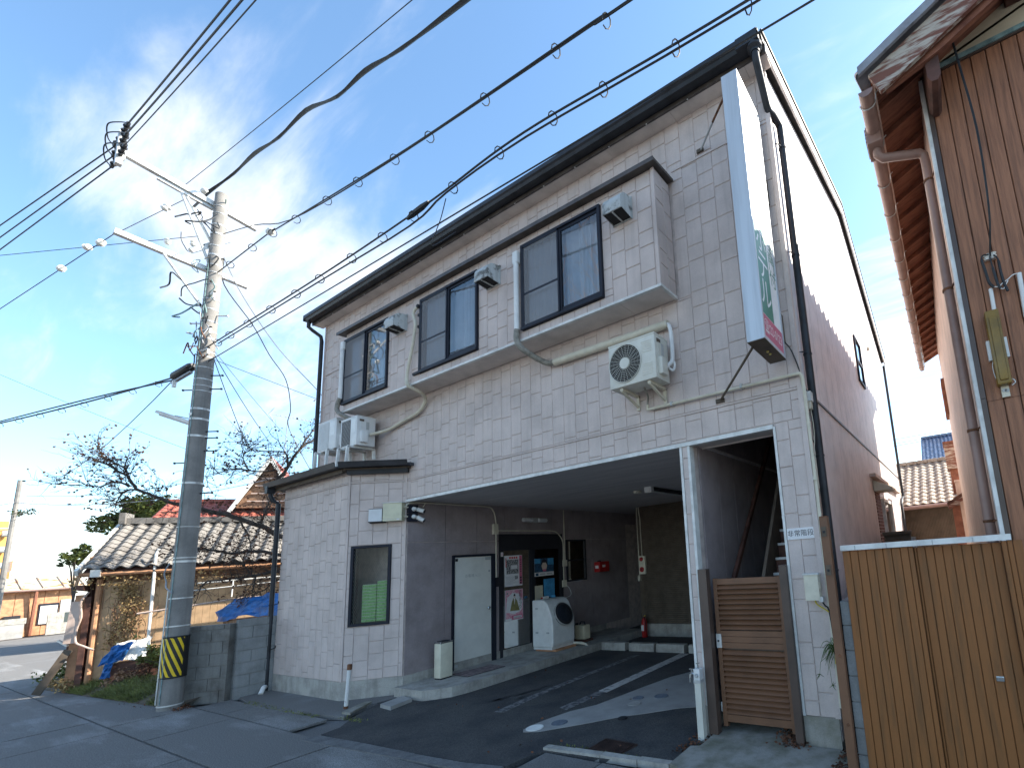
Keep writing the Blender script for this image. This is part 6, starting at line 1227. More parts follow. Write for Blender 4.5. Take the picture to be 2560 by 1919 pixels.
for k in range(13): sbox(MB(), .0 + k * .385, .0 + k * .385 + .378, -1.42, -1.12, 3.56, 3.70).build('ridge_tile', 'old_tile', SH)
sbox(MB(), -.04, .06, -1.5, -1.04, 3.55, 3.82).build('ridge_end', 'old_tile', SH)
MB().add([tuple(sw(.02, .1, 2.3)), tuple(sw(.02, -1.26, 3.45)), tuple(sw(.02, -2.7, 2.3)), tuple(sw(.02, -2.7, 0)), tuple(sw(.02, 0, 0)), tuple(sw(.08, .1, 2.3)), tuple(sw(.08, -1.26, 3.45)), tuple(sw(.08, -2.7, 2.3)), tuple(sw(.08, -2.7, 0)), tuple(sw(.08, 0, 0))], [(0, 1, 2, 3, 4), (9, 8, 7, 6, 5)]).build('gable_wall', 'dark_wood', SH)
MB().bar(sw(-.08, .36, 2.40), sw(-.08, -1.26, 3.52), .05, .12).build('barge_board', 'porcelain', SH); MB().bar(sw(-.08, -1.26, 3.52), sw(-.08, -2.9, 2.40), .05, .12).build('barge_board', 'porcelain', SH)
for k in range(9): sbox(MB(), -.03, .0, -2.6 + k * .28, -2.6 + k * .28 + .27, 0, 1.7 + .25 * math.sin(k * 2.2)).build('gable_board', random.choice(('orange_wood', 'dark_wood', 'eave_wood')), SH)
def junk(name, label, cat, mb, m): return tag(mb.build(name, m), label, cat)
junk('loose_plank', 'orange board jutting out sideways under the shed gable', 'plank', MB().bar(sw(-.05, -.05, 2.72), sw(-.25, -1.1, 3.0), .14, .03), 'orange_wood')
junk('loose_plank', 'tall pale board leaning against the shed end', 'plank', MB().bar(sw(-.12, .16, .98), sw(-.10, .1, 1.82), .15, .03, SN), 'corr')
junk('loose_plank', 'long grey board slanting to the ground at the shed end', 'plank', MB().bar(sw(-.42, .25, .06), sw(-.12, .12, .85), .12, .03, SN), 'brown_siding')
junk('loose_plank', 'short white board lying low among the debris at the shed end', 'plank', MB().bar(sw(-.36, -.1, 1.05), sw(-.2, -.05, .92), .05, .03), 'porcelain')
junk('wall_box', 'pale box hanging on the broken shed end wall', 'box', sbox(MB(), -.25, -.06, -.1, .1, 1.42, 1.62), 'paper_cream')
junk('red_board', 'faded red board under the shed gable', 'board', sbox(MB(), -.1, -.06, -.75, -.2, 2.16, 2.40), 'red_tile')
junk('dark_shutter', 'dark hanging shutter panel at the far corner of the shed end', 'panel', MB().bar(sw(-.3, -.9, .55), sw(-.25, -.85, 1.85), .45, .03, SN), 'dark_wood')
junk('crossbeam', 'dark timber beam crossing the shed end below the gable', 'beam', MB().bar(sw(-.1, -1.3, 2.0), sw(-.02, .3, 2.1), .1, .1), 'dark_wood')
junk('grey_vine', 'thick pale twisted vine stem climbing the shed corner', 'vine', MB().tube(smooth_path([sw(.25, .2, .80), sw(.1, .2, .9), sw(-.02, .18, 1.0), sw(-.04, .15, 1.25), sw(0, .15, 1.5), sw(-.03, .15, 1.8), sw(.05, .12, 2.0)]), .018, 7), 'corr')
junk('white_pipe', 'tall white pipe standing in front of the sunlit shed wall', 'pipe', MB().tube([sw(1.06, .32, .6), sw(1.03, .32, 2.72), sw(1.06, .30, 2.84)], .026, 8), 'white_paint')
junk('rail_pole', 'thin horizontal bamboo rail across the shed front', 'rail', MB().tube([sw(.9, .5, 1.47), sw(2.6, .6, 1.62), sw(4.2, .7, 1.58)], .022, 6), 'corr')
o = thing('drying_rack', 'white metal rack bar under the shed eave', 'rack', tuple(sw(2.4, .4, 1.9)))
MB().tube([sw(1.75, .4, 2.02), sw(3.6, .4, 2.06)], .018, 6).build('bar', 'white_paint', o); MB().tube([sw(1.6, .45, 1.86), sw(3.5, .45, 1.95)], .014, 6).build('bar', 'white_paint', o); MB().tube([sw(2.35, .42, 2.03), sw(2.35, .45, 1.66)], .014, 6).build('bar', 'white_paint', o)
# crumpled sheets
def crumple(name, label, cat, a, b, c, nu, nv, amp, m, seed):
    rnd = random.Random(seed); a, b, c = Vector(a), Vector(b), Vector(c); U, V = b - a, c - a; Nn = U.cross(V).normalized(); vs = []
    ph = [rnd.uniform(0, 6) for _ in range(6)]
    for j in range(nv + 1):
        for i in range(nu + 1):
            s, t = i / nu, j / nv; d = math.sin(s * 9 + ph[0] + 3 * t) * math.sin(t * 7 + ph[1]) + .6 * math.sin(s * 21 + ph[2] + t * 5) + rnd.uniform(-.5, .5)
            vs.append(a + U * (s + .03 * math.sin(t * 9 + ph[3])) + V * (t + .05 * math.sin(s * 11 + ph[4])) + Nn * d * amp)
    k = nu + 1; q = MB().add(vs, [(j * k + i, j * k + i + 1, (j + 1) * k + i + 1, (j + 1) * k + i) for j in range(nv) for i in range(nu)])
    o = q.build(name, m); mo = o.modifiers.new('thickness', 'SOLIDIFY'); mo.thickness = .006; return tag(o, label, cat)
crumple('blue_tarp', 'crumpled blue tarp draped over a heap behind the block walls', 'tarp', (-13.3, -.45, 1.18), (-10.9, -.1, 1.30), (-13.1, -.15, 1.62), 16, 6, .05, 'tarp', 1)
crumple('blue_tarp', 'torn blue tarp rag hanging over debris before the shed wall', 'tarp', sw(.48, .62, .50), sw(.80, .62, .55), sw(.60, .55, .85), 7, 7, .035, 'tarp', 2)
crumple('blue_tarp', 'torn blue tarp rag tip dangling to the grass below the white sheet', 'tarp', sw(.54, .66, .24), sw(.66, .66, .24), sw(.56, .62, .52), 4, 5, .03, 'tarp', 4)
crumple('white_sheet', 'dirty white plastic sheet lying on junk before the shed', 'sheet', sw(.62, .55, .52), sw(1.12, .55, .56), sw(.62, .35, .90), 10, 6, .022, 'porcelain', 3)
junk('junk_heap', 'dark heap of boards under the white sheet', 'heap', sbox(sbox(MB(), .6, 1.15, .15, .5, .05, .5), .9, 1.5, .2, .45, .1, .7), 'dark_wood')
junk('tarp_heap', 'stack of old timber under the blue tarp', 'heap', MB().box(-13.2, -10.8, -.30, .4, 0, 1.18), 'barkbrown')
# ---- bare tree beside the hotel
random.seed(5)
T = thing('bare_tree', 'leafless spreading tree with dark twigs and shrivelled fruit between pole and hotel', 'tree', (-12.1, 1.35, 0))
LIMBS = [
 [(-12.2, 1.0, 2.7), (-12.4, 0.3, 2.96), (-12.48, 0.07, 3.13), (-12.64, -0.35, 3.36), (-12.73, -0.62, 3.47), (-12.83, -0.89, 3.55), (-12.97, -1.28, 3.68), (-13.08, -1.57, 3.84), (-13.15, -1.78, 3.97), (-13.21, -1.93, 4.23), (-13.29, -2.15, 4.42), (-13.36, -2.37, 4.58)],
 [(-13.21, -1.93, 4.23), (-13.22, -1.98, 4.4), (-13.32, -2.24, 4.59), (-13.35, -2.34, 4.88)], [(-13.19, -1.88, 4.03), (-13.25, -2.06, 4.11), (-13.32, -2.25, 4.01), (-13.4, -2.46, 4.09)],
 [(-13.15, -1.78, 3.97), (-13.22, -1.95, 3.91), (-13.24, -2.02, 3.64)],
 [(-12.2, 1.0, 2.4), (-12.39, 0.33, 2.53), (-12.56, -0.13, 2.63), (-12.67, -0.45, 2.6), (-12.75, -0.66, 2.68), (-12.84, -0.91, 2.74), (-12.94, -1.18, 2.63)],
 [(-12.51, -0.01, 3.18), (-12.5, 0.03, 3.42), (-12.48, 0.09, 3.72), (-12.45, 0.17, 3.95), (-12.42, 0.26, 4.26)], [(-12.64, -0.35, 3.36), (-12.59, -0.21, 3.03), (-12.56, -0.13, 2.67)],
 [(-12.2, 1.0, 2.0), (-12.38, 0.34, 2.15), (-12.52, -0.03, 2.1), (-12.61, -0.28, 2.06), (-12.77, -0.73, 2.02), (-12.81, -0.83, 1.87)], [(-12.53, -0.07, 2.04), (-12.57, -0.17, 2.26), (-12.62, -0.3, 2.42)],
 [(-12.15, 1.2, 4.0), (-12.43, 0.21, 4.04), (-12.37, 0.37, 4.6), (-12.29, 0.59, 5.1), (-12.2, 0.86, 5.34), (-12.15, 1.0, 5.5)], [(-12.37, 0.37, 4.6), (-12.40, 0.28, 4.92), (-12.58, -0.19, 4.9), (-12.64, -0.36, 5.09)],
 [(-12.43, 0.21, 4.3), (-12.46, 0.14, 4.47), (-12.59, -0.23, 4.45), (-12.64, -0.37, 4.73), (-12.62, -0.32, 4.91)], [(-12.59, -0.23, 4.45), (-12.7, -0.53, 4.47), (-12.83, -0.88, 4.26)], [(-12.29, 0.59, 5.15), (-12.23, 0.78, 5.6)],
 [(-12.52, -0.03, 2.1), (-12.53, -0.06, 1.72)], [(-12.2, .9, 1.9), (-12.38, 0.35, 1.98), (-12.47, 0.1, 1.74), (-12.53, -0.07, 1.74)]]
MB().tube([(-12.0, 1.5, -.05), (-12.05, 1.4, 1.2), (-12.15, 1.15, 2.2), (-12.15, 1.15, 3.4), (-12.15, 1.2, 4.2)], [.16, .12, .10, .07, .04], 10).build('trunk', 'bark', T, smooth=True)
tw = MB(); lf = MB(); ntw = 0
def twig(p, d, ln, r, lev):
    global ntw
    pts = [p]; q = Vector(d)
    n_ = 3 if lev else 4
    for i in range(n_):
        q = (q + Vector((random.gauss(0, .24), random.gauss(0, .24), random.gauss(.03, .22)))).normalized(); pts.append(pts[-1] + q * ln / n_)
    tw.tube(pts, [r * (1 - .65 * i / n_) for i in range(n_ + 1)], 3, cap=False); ntw += 1
    if lev < 2:
        for k in range(random.choice((2, 3, 3, 4))):
            i = random.randint(1, n_); a = pts[i]; dd = (q + Vector((random.gauss(0, .8), random.gauss(0, .8), random.gauss(0, .8)))).normalized(); twig(a, dd, ln * random.uniform(.45, .7), r * .6, lev + 1)
    if lev and random.random() < .30:
        c = pts[-1]; s = random.uniform(.018, .035); a = Vector((random.gauss(0, 1), random.gauss(0, 1), random.gauss(0, 1))).normalized(); b = a.orthogonal().normalized()
        lf.add([c + a * s, c + b * s * .8, c - a * s, c - b * s * .8, c + a.cross(b) * s * .6, c - a.cross(b) * s * .6], [(0, 1, 4), (1, 2, 4), (2, 3, 4), (3, 0, 4), (1, 0, 5), (2, 1, 5), (3, 2, 5), (0, 3, 5)])
for li, L_ in enumerate(LIMBS):
    P = smooth_path(L_, 4); r0 = (.06 if li == 0 else .045 if li in (4, 7, 9) else .022); n_ = len(P)
    P = [p + Vector((random.gauss(0, .006), random.gauss(0, .006), random.gauss(0, .010))) for p in P]
    MB().tube(P, [r0 * (1 - .75 * i / (n_ - 1)) for i in range(n_)], 7).build('limb', 'bark', T, smooth=True)
    for i in range(3 if li in (0, 4, 7, 9) else 1, n_):
        for _ in range(2 if random.random() < .65 else 1):
            d = (P[i] - P[i - 1]).normalized(); dd = (d * .8 + Vector((random.gauss(0, .55), random.gauss(0, .5), random.gauss(.12, .65)))).normalized(); twig(P[i], dd, random.uniform(.22, .55), random.uniform(.006, .010), 0)
tw.build('twigs', 'bark', T, kind='stuff'); lf.build('shrivelled_fruit', 'brown_leaf', T, kind='stuff')
# ---- vine on the shed
random.seed(9)
V_ = thing('dry_vine', 'dry golden leaved vine climbing the sunlit shed boards', 'vine', tuple(sw(.7, .1, .7)))
st_ = MB(); lv = MB()
for k in range(16):
    u = random.uniform(.35, .95); pts = [sw(u, .04, .75)]
    for j in range(7): u += random.gauss(0, .06); pts.append(sw(u, .05 + random.random() * .05, .75 + (j + 1) * random.uniform(.14, .22)))
    st_.tube(pts, .006, 4, cap=False)
for k in range(1500):
    if random.random() < .68: u = random.gauss(.62, .13); z = random.uniform(.75, 2.15); u += .05 * math.sin(z * 5)
    else: u = random.uniform(-.2, 2.2); z = random.gauss(2.22, .10)
    c = sw(u, random.uniform(.04, .14) + (.2 if z > 2.1 else 0), z); s = random.uniform(.014, .032); a = Vector((random.gauss(0, 1), random.gauss(0, 1), random.gauss(0, 1))).normalized(); b = a.orthogonal().normalized()
    lv.add([c + a * s, c + b * s * .7, c - a * s, c - b * s * .7 + a.cross(b) * s * .3], [(0, 1, 2, 3)])
st_.build('stems', 'barkbrown', V_); lv.build('dry_leaves', 'dry', V_, kind='stuff')
# ---- verge: soil, grass, weeds, bushes
random.seed(21)
def vg(x, y):
    e = -1.72 - .075 * max(0, (-10.9 - x)) ** 1.0; e = max(e, -2.12)
    t = min(1, max(0, (y - e) / .5)); return .002 + .13 * t * t * (3 - 2 * t) + .03 * math.sin(x * 3.1) * math.sin(y * 4.3) * t
q = MB(); nx, ny = 60, 30; vs = []
for j in range(ny + 1):
    for i in range(nx + 1):
        x = -17.5 + 7.2 * i / nx; e = max(-1.72 - .075 * max(0, (-10.9 - x)), -2.12); y = e + 4.2 * (j / ny) ** 1.5; vs.append((x, y, vg(x, y)))
o = q.add(vs, [(j * (nx + 1) + i, j * (nx + 1) + i + 1, (j + 1) * (nx + 1) + i + 1, (j + 1) * (nx + 1) + i) for j in range(ny) for i in range(nx)]).build('verge', 'dirt'); o['kind'] = 'structure'
gr = MB()
for k in range(7000):
    x = random.uniform(-15.3, -10.95); e = -1.72 - .075 * (-10.9 - x); y = e + .02 + abs(random.gauss(0, .32)) if random.random() < .75 else e + random.uniform(0, 1.3)
    if math.sin(x * 2.3) + math.sin(x * 5.1 + y * 3) < -1.1: continue
    h = random.uniform(.04, .16); t = random.uniform(0, 6.28); w_ = random.uniform(.003, .006); b = Vector((x, y, vg(x, y) - .005)); ln = Vector((random.gauss(-.02, .06), random.gauss(-.03, .06), 0)) * (h / .1); u = Vector((math.cos(t), math.sin(t), 0)) * w_
    gr.add([b - u, b + u, b + u * .6 + ln * .5 + Vector((0, 0, h * .6)), b - u * .6 + ln * .5 + Vector((0, 0, h * .6)), b + ln * 1.3 + Vector((0, 0, h * .9))], [(0, 1, 2, 3), (3, 2, 4)])
for (x0, x1, y0, y1, n_) in ((-9.3, -7.0, -1.12, -1.02, 260), (-6.55, -6.0, -1.02, -.9, 60), (-2.9, -1.4, -.74, -.66, 160), (-1.35, -1.25, -.5, -.05, 30)):
    for k in range(n_):
        x = random.uniform(x0, x1); y = random.uniform(y0, y1); h = random.uniform(.006, .03); b = Vector((x, y, .005)); u = Vector((random.gauss(0, 1), random.gauss(0, 1), 0)).normalized() * .008
        gr.add([b - u, b + u, b + Vector((random.gauss(0, .012), random.gauss(0, .012), h))], [(0, 1, 2)])
o = gr.build('grass', 'grass', loc=(-13, -1.6, 0)); o['kind'] = 'stuff'
lt = MB()
for k in range(900):
    r = random.random()
    if r < .35: x, y, z = random.uniform(-.55, -.36) + random.gauss(0, .06), random.uniform(-.12, .35), .048
    elif r < .5: x, y, z = random.uniform(.0, .2), random.uniform(-.5, -.05), .048
    elif r < .7: x, y = random.uniform(-10.7, -10.0), random.uniform(-1.72, -1.5); z = .006
    elif r < .85: x, y = random.uniform(-1.5, -1.3), random.uniform(-.5, .1); z = .012
    elif r < .9: x, y, z = random.uniform(-6, 0), random.uniform(-1.2, 2), .013
    else: x, y = random.uniform(-16, -11), random.uniform(-2.0, -1.2); z = vg(x, y) + .01
    c = Vector((x, y, z + random.uniform(0, .025))); s = random.uniform(.010, .024); a = Vector((random.gauss(0, 1), random.gauss(0, 1), random.gauss(0, .35))).normalized(); b = a.orthogonal().normalized()
    lt.add([c + a * s, c + b * s * .6, c - a * s, c - b * s * .6], [(0, 1, 2, 3)])
o = lt.build('fallen_leaves', 'brown_leaf', loc=(-3, 0, 0)); o['kind'] = 'stuff'
def bush(name, label, c, r, n_, m, size, cat='bush', stems=8, flat=1.0, dense=.5):
    o = thing(name, label, cat, (c[0], c[1], c[2] - r * flat)); lv = MB(); st = MB(); cc = Vector(c)
    cl = [(cc + Vector((random.gauss(0, r * .5), random.gauss(0, r * .5), random.gauss(0, r * .4 * flat))), r * random.uniform(.25, .5)) for _ in range(18)]
    for k in range(n_):
        p0, rr = random.choice(cl); d = Vector((random.gauss(0, 1), random.gauss(0, 1), random.gauss(0, 1))).normalized(); p = p0 + d * rr * random.random() ** dense; s = size * random.uniform(.6, 1.3); a = Vector((random.gauss(0, 1), random.gauss(0, 1), random.gauss(0, 1))).normalized(); b = a.orthogonal().normalized()
        lv.add([p + a * s, p + b * s * .5, p - a * s, p - b * s * .5], [(0, 1, 2, 3)])
    for k in range(stems):
        st.tube([cc + Vector((random.gauss(0, .05), random.gauss(0, .05), -r * flat)), cc + Vector((random.gauss(0, r * .2), random.gauss(0, r * .2), -r * .3 * flat)), random.choice(cl)[0]], [.02 * r + .006, .014 * r + .004, .004], 5, cap=False)
    st.build('stems', 'bark', o); lv.build('leaves', m, o, kind='stuff'); return o
bush('weed_bush', 'low tangled green weed patch left of the shed debris', (-17.8, -1.55, .14), .55, 900, 'grass', .04, flat=.4)
bush('weed_bush', 'pale dry leafy weeds spilling onto the street before the shed end', (-15.35, -1.95, .14), .28, 500, 'dry', .03, flat=.7)
bush('weed_bush', 'green trailing weeds heaped against the junk beside the pole', tuple(sw(1.35, .55, .55)), .30, 900, 'grass', .035, flat=1.5)
bush('weed_bush', 'brown dry brush tangle below the white sheet', tuple(sw(.9, .75, .22)), .30, 600, 'barkbrown', .03, flat=.7)
# ---- houses behind the shed
def hw(c, u, n_, z): return Vector((c[0], c[1], 0)) + SU * u + SN * n_ + ZU * z
def back_house(name, label, c, ln, dep, ze, zr, tmat, wmat, cw=.30, nrow=8):
    o = thing(name, label, 'house', (c[0], c[1], 0)); V = SN * -dep + ZU * (zr - ze); k = V.length / nrow; Vn = V.normalized(); t_ = tile_mesh('roof_tile', SU, Vn, cw * 1.03, k * 1.1, tmat, amp=.04, th=.03, n=4)
    q = MB(); vs = [tuple(v.co) for v in t_.vertices]; fs = [tuple(f.vertices) for f in t_.polygons]
    for r in range(nrow):
        for cc in range(int(ln / cw)):
            p = hw(c, cc * cw, .3, ze) + Vn * (k * r); q.add([(p.x + a, p.y + b, p.z + d) for a, b, d in vs], fs)
    q.build('roof_tile_field', tmat, o, kind='stuff')
    MB().add([hw(c, 0, .3, ze - .05), hw(c, ln, .3, ze - .05), hw(c, ln, .3 - dep, zr - .05), hw(c, 0, .3 - dep, zr - .05), hw(c, ln, .3 - 2 * dep, ze), hw(c, 0, .3 - 2 * dep, ze)], [(0, 1, 2, 3), (3, 2, 4, 5), (0, 3, 5), (1, 4, 2)]).build('roof', tmat, o)
    for k in range(int(ln / .5)): MB().obox(hw(c, k * .5, .3 - dep - .12, zr), SU, SN, ZU, .49, .24, .14).build('ridge_tile', tmat, o)
    MB().obox(hw(c, .1, -2 * dep + .6, 0), SU, SN, ZU, ln - .2, 2 * dep - .6, ze).build('wall', wmat, o)
    return o
back_house('red_roof_house', 'house behind the shed with weathered red tiled roof', (-28.2, 1.6), 6.5, 1.9, 4.85, 5.85, 'red_tile', 'dark_wood')
o = thing('gabled_house', 'old house with steep lattice gable rising behind the bare tree', 'house', (-27, 5, 0))
gp_ = Vector((-26.6, 4.9, 0)); GU = SU
def gw(u, n_, z): return gp_ + SU * u + SN * n_ + ZU * z
MB().add([gw(-1.15, 0, 5.4), gw(0, 0, 7.55), gw(1.15, 0, 5.4), gw(-1.15, -4, 5.4), gw(0, -4, 7.55), gw(1.15, -4, 5.4)], [(0, 2, 1), (3, 4, 5), (0, 3, 5, 2)]).build('gable_wall', 'barkbrown', o)
MB().add([gw(-1.3, .25, 5.2), gw(0, .25, 7.7), gw(0, -4, 7.7), gw(-1.3, -4, 5.2), gw(-1.3, .25, 5.32), gw(0, .25, 7.82), gw(0, -4, 7.82), gw(-1.3, -4, 5.32)], [(0, 1, 2, 3), (4, 7, 6, 5), (0, 4, 5, 1), (1, 5, 6, 2), (0, 3, 7, 4)]).build('roof', 'old_tile', o)
MB().add([gw(1.3, .25, 5.2), gw(0, .25, 7.7), gw(0, -4, 7.7), gw(1.3, -4, 5.2), gw(1.3, .25, 5.32), gw(0, .25, 7.82), gw(0, -4, 7.82), gw(1.3, -4, 5.32)], [(0, 3, 2, 1), (4, 5, 6, 7), (0, 1, 5, 4), (0, 4, 7, 3)]).build('roof', 'red_tile', o)
for s_ in (-1, 1): MB().bar(gw(s_ * 1.28, .27, 5.2), gw(0, .27, 7.68), .06, .14).build('barge_board', 'porcelain', o)
for k in range(5): MB().bar(gw(-.75 + k * .12, .05, 5.7 + k * .36), gw(.75 - k * .12, .05, 5.7 + k * .36), .05).build('lattice_bar', 'corr', o)
MB().obox(gw(-3.5, -4, 0), SU, SN, ZU, 7, 3.8, 5.3).build('wall', 'dark_wood', o)
MB().add([gw(-3.6, .2, 4.9), gw(3.6, .2, 4.9), gw(3.6, -1, 5.5), gw(-3.6, -1, 5.5)], [(0, 1, 2, 3)]).build('lower_roof', 'red_tile', o)
o = thing('roof_antenna', 'thin rooftop television aerial above the gabled house', 'antenna', (-26.9, 5.45, 7.6))
MB().tube([(-26.92, 5.45, 7.5), (-26.90, 5.5, 9.85)], .02, 5).build('mast', 'wire_grey', o)
MB().tube([(-27.12, 4.95, 10.05), (-26.58, 6.4, 9.87)], .015, 4).build('boom', 'galv', o)
for k in range(9): p = Vector((-27.05, 5.1, 10.02)).lerp(Vector((-26.6, 6.3, 9.88)), k / 8); MB().tube([p + SN * .22, p - SN * .22], .01, 4).build('element', 'galv', o)
MB().tube([(-27.08, 5.01, 10.38), (-27.15, 4.83, 10.06), (-27.09, 5.0, 9.72)], .018, 4).build('reflector', 'wire_grey', o)
def crown_tree(name, label, base, h, r, m, n_, size, flat=.8, cat='tree'):
    o = thing(name, label, cat, base); b = Vector(base); MB().tube([b, b + Vector((.1, 0, h * .5)), b + Vector((0, .1, h * .9))], [r * .09, r * .07, r * .03], 8).build('trunk', 'bark', o)
    lv = MB(); cl = []
    for _ in range(42):
        d = Vector((random.gauss(0, 1), random.gauss(0, 1), random.gauss(0, 1))).normalized() * r * random.uniform(.35, 1.0); cl.append((b + Vector((d.x, d.y, h + d.z * flat)), r * random.uniform(.16, .34)))
    for k in range(n_):
        p0, rr = random.choice(cl); d = Vector((random.gauss(0, 1), random.gauss(0, 1), random.gauss(0, 1))).normalized(); p = p0 + d * rr * random.random() ** .4; s = size * random.uniform(.6, 1.3); a = Vector((random.gauss(0, 1), random.gauss(0, 1), random.gauss(0, .6))).normalized(); c_ = a.orthogonal().normalized()
        lv.add([p + a * s, p + c_ * s * .5, p - a * s, p - c_ * s * .5], [(0, 1, 2, 3)])
    for p0, rr in cl[:14]: MB().tube([b + Vector((0, 0, h * .5)), (b + Vector((0, 0, h * .7)) + p0) / 2, p0], [r * .04, r * .025, .02], 5).build('limb', 'bark', o)
    lv.build('crown', m, o, kind='stuff'); return o
crown_tree('evergreen_tree', 'rounded olive green tree crown behind the shed ridge', (-35, 2.9, 0), 5.55, 1.75, 'pine', 9000, .10, .6)
crown_tree('evergreen_tree', 'dark small leaved tree left of the shed gable', (-34.2, .75, 0), 3.75, .62, 'pine', 1500, .07, .9)
# ---- far end of the street
def far_house():
    o = thing('rusty_roof_house', 'low orange house with rusty sheet roof at the far end of the street', 'house', (-48, -1, 0))
    for k in range(20):
        y0 = -7.5 + k * .5; MB().box(-46.05, -46.0, y0 + .01, y0 + .49, 0, 2.62).build('wall_board', 'orange_wood', o)
    for k in range(14):
        y0 = -7.6 + k * .75; MB().add([(-45.7, y0 + .02, 2.62), (-45.7, y0 + .73, 2.62), (-48.2, y0 + .73, 3.35), (-48.2, y0 + .02, 3.35), (-45.7, y0 + .02, 2.58), (-45.7, y0 + .73, 2.58), (-48.2, y0 + .73, 3.31), (-48.2, y0 + .02, 3.31)], [(0, 1, 2, 3), (4, 7, 6, 5), (0, 4, 5, 1), (1, 5, 6, 2), (0, 3, 7, 4)]).build('roof_sheet', 'rusty_sheet', o)
        MB().bar((-45.7, y0 + .75, 2.66), (-48.2, y0 + .75, 3.39), .05).build('roof_batten', 'rusty_sheet', o)
    MB().box(-52, -46.05, -7.5, 2.6, 0, 2.6).build('wall', 'orange_wood', o); MB().tube([(-45.65, -7.6, 2.55), (-45.65, 2.9, 2.55)], .06, 6).build('gutter', 'brown_gutter', o); MB().tube([(-45.7, 1.15, 2.5), (-45.95, 1.15, 0)], .07, 6).build('downpipe', 'eave_wood', o)
    w_ = MB().box(-46.0, -45.95, 1.35, 2.05, .55, 1.75).build('window', 'frame', o); MB().box(-45.95, -45.94, 1.40, 2.0, .6, 1.62).build('pane', 'porcelain', w_)
    w_ = MB().box(-46.0, -45.95, -.9, -.1, .5, 1.7).build('window', 'frame', o); MB().box(-45.95, -45.94, -.85, -.15, .55, 1.65).build('pane', 'navy', w_); MB().box(-45.98, -45.8, .2, .75, 1.0, 1.2).build('mail_slot', 'ink', o)
    MB().box(-46.0, -45.96, 2.1, 2.5, .2, 1.9).build('door', 'galv', o)
far_house()
o = thing('low_wall', 'long whitewashed low wall in front of the far orange house', 'wall', (-44.5, -1, 0))
MB().box(-44.6, -44.4, -8, .75, 0, .75).build('lower_wall', 'pale_conc', o); MB().box(-44.62, -44.38, -8, .8, .75, 1.05).build('coping', 'concrete', o); MB().box(-44.6, -44.4, 1.5, 4.5, 0, 1.2).build('lower_wall', 'concrete', o); MB().box(-44.35, -44.3, -.4, -.25, .25, .5).build('post_box', 'ink', o)
o = thing('apartment_building', 'orange six storey apartment block with balconies beyond the far house', 'building', (-85, -2, 0))
MB().box(-95, -80, -14, 3.1, 0, 9.9).build('body', 'orange_bld', o)
for f_ in range(6):
    z = .4 + f_ * 1.55
    for k in range(6):
        y0 = -13 + k * 2.7; w_ = MB().box(-80, -79.9, y0 + .3, y0 + 1.9, z + .5, z + 1.2).build('window', 'navy', o)
    MB().box(-80, -79.6, -14, 2.7, z - .1, z + .25).build('balcony', 'orange_bld', o); MB().tube([(-79.5, 2.75, z + .5), (-79.5, 3.2, z + .5)], .3, 8).build('ac_unit', 'ink_grey', o)
for i, (y0, y1, zt, lb) in enumerate(((4.6, 5.6, 5.4, 'left'), (5.0, 6.7, 6.75, 'tallest middle'), (6.5, 8.2, 5.2, 'right'))):
    o = thing('white_building', 'pale distant building low on the skyline, %s of three' % lb, 'building', (-92 - 3 * i, (y0 + y1) / 2, 0), 'pale buildings on the skyline')
    MB().box(-96 - 3 * i, -90 - 3 * i, y0, y1, 0, zt).build('body', 'pale_bld', o)
    for k in range(3):
        for j in range(2): MB().box(-90 - 3 * i, -89.95 - 3 * i, y0 + .15 + j * (y1 - y0) * .45, y0 + .15 + j * (y1 - y0) * .45 + .45, zt - .5 - k * .8, zt - .2 - k * .8).build('window', 'ink_grey', o)
o = thing('far_pole', 'distant brown utility pole with short crossarms at the left edge', 'utility pole', (-40, -.58, 0))
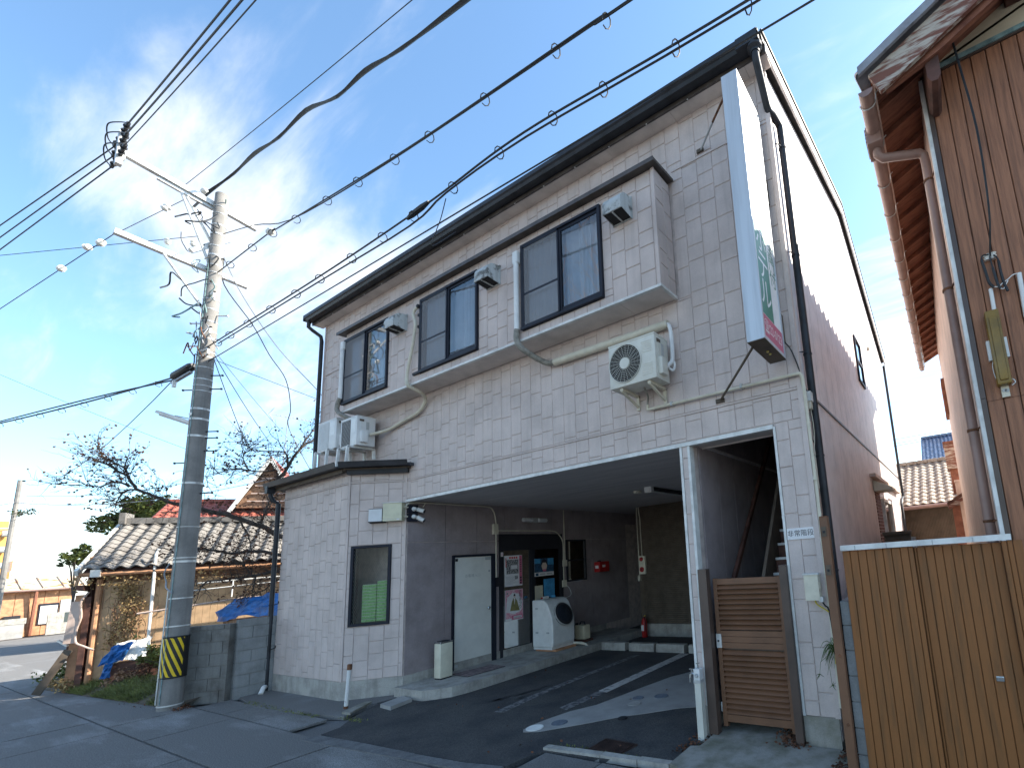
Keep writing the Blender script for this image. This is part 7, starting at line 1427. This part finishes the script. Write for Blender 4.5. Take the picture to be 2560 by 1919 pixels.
MB().tube([(-40, -.62, 0), (-40, -.55, 8.05)], [.11, .08], 8).build('shaft', 'pole', o); MB().bar((-40, -1.1, 6.9), (-40, .2, 6.9), .08).bar((-40, -.9, 5.6), (-40, .1, 5.6), .06).build('crossarm', 'galv', o)
bush('pole_ivy', 'tuft of dark foliage hanging on the distant brown pole', (-39.9, -.35, 6.4), .40, 120, 'pine', .06, 'ivy', stems=4, flat=.4)
tag(MB().tube(cat_pts((-40, -.6, 6.9), (-60, -8, 7.2), .4), .015, 4).tube(cat_pts((-40, -.6, 6.9), (-24, 4, 6.3), .5), .015, 4).tube(cat_pts((-40, -.5, 5.6), (-60, -7, 5.8), .4), .015, 4).build('far_wires', 'wire_grey'), 'thin far wires meeting at the distant brown pole', 'cable')
# ---- trees across the street, behind the camera: seen only as reflections in the bay windows
for (bx, by, hh, lb) in ((-9.5, -11.0, 15.0, 'bare brown roadside tree across the street, the one facing the right bay window'), (-14.5, -13.0, 13.0, 'bare brown roadside tree across the street, farther left')):
    o = thing('bare_tree', lb, 'tree', (bx, by, 0)); b = Vector((bx, by, 0)); q = MB()
    MB().tube([b, b + Vector((.1, .1, hh * .5)), b + Vector((0, .2, hh * .9))], [.25, .16, .03], 8).build('trunk', 'barkbrown', o)
    for k in range(60):
        z = hh * random.uniform(.2, .9); p = b + Vector((0, .1, z)); t = random.uniform(0, 6.28); d = Vector((math.cos(t) * .5, math.sin(t) * .5, 1)).normalized(); pts = [p]
        for j in range(4): d = (d + Vector((random.gauss(0, .15), random.gauss(0, .15), .05))).normalized(); pts.append(pts[-1] + d * hh * .075)
        q.tube(pts, [.035, .03, .02, .014, .005], 4, cap=False)
        for j in range(7):
            a = random.choice(pts[1:]); d2 = (d + Vector((random.gauss(0, .5), random.gauss(0, .5), random.gauss(.1, .3)))).normalized(); q.tube([a, a + d2 * hh * .04, a + d2 * hh * .08 + Vector((0, 0, .1))], [.014, .009, .003], 3, cap=False)
    q.build('branches', 'barkbrown', o, kind='stuff')
crown_tree('evergreen_tree', 'broad olive evergreen across the street behind the camera', (-6.5, -12.5, 0), 8.0, 2.6, 'pine', 5000, .16, .8)
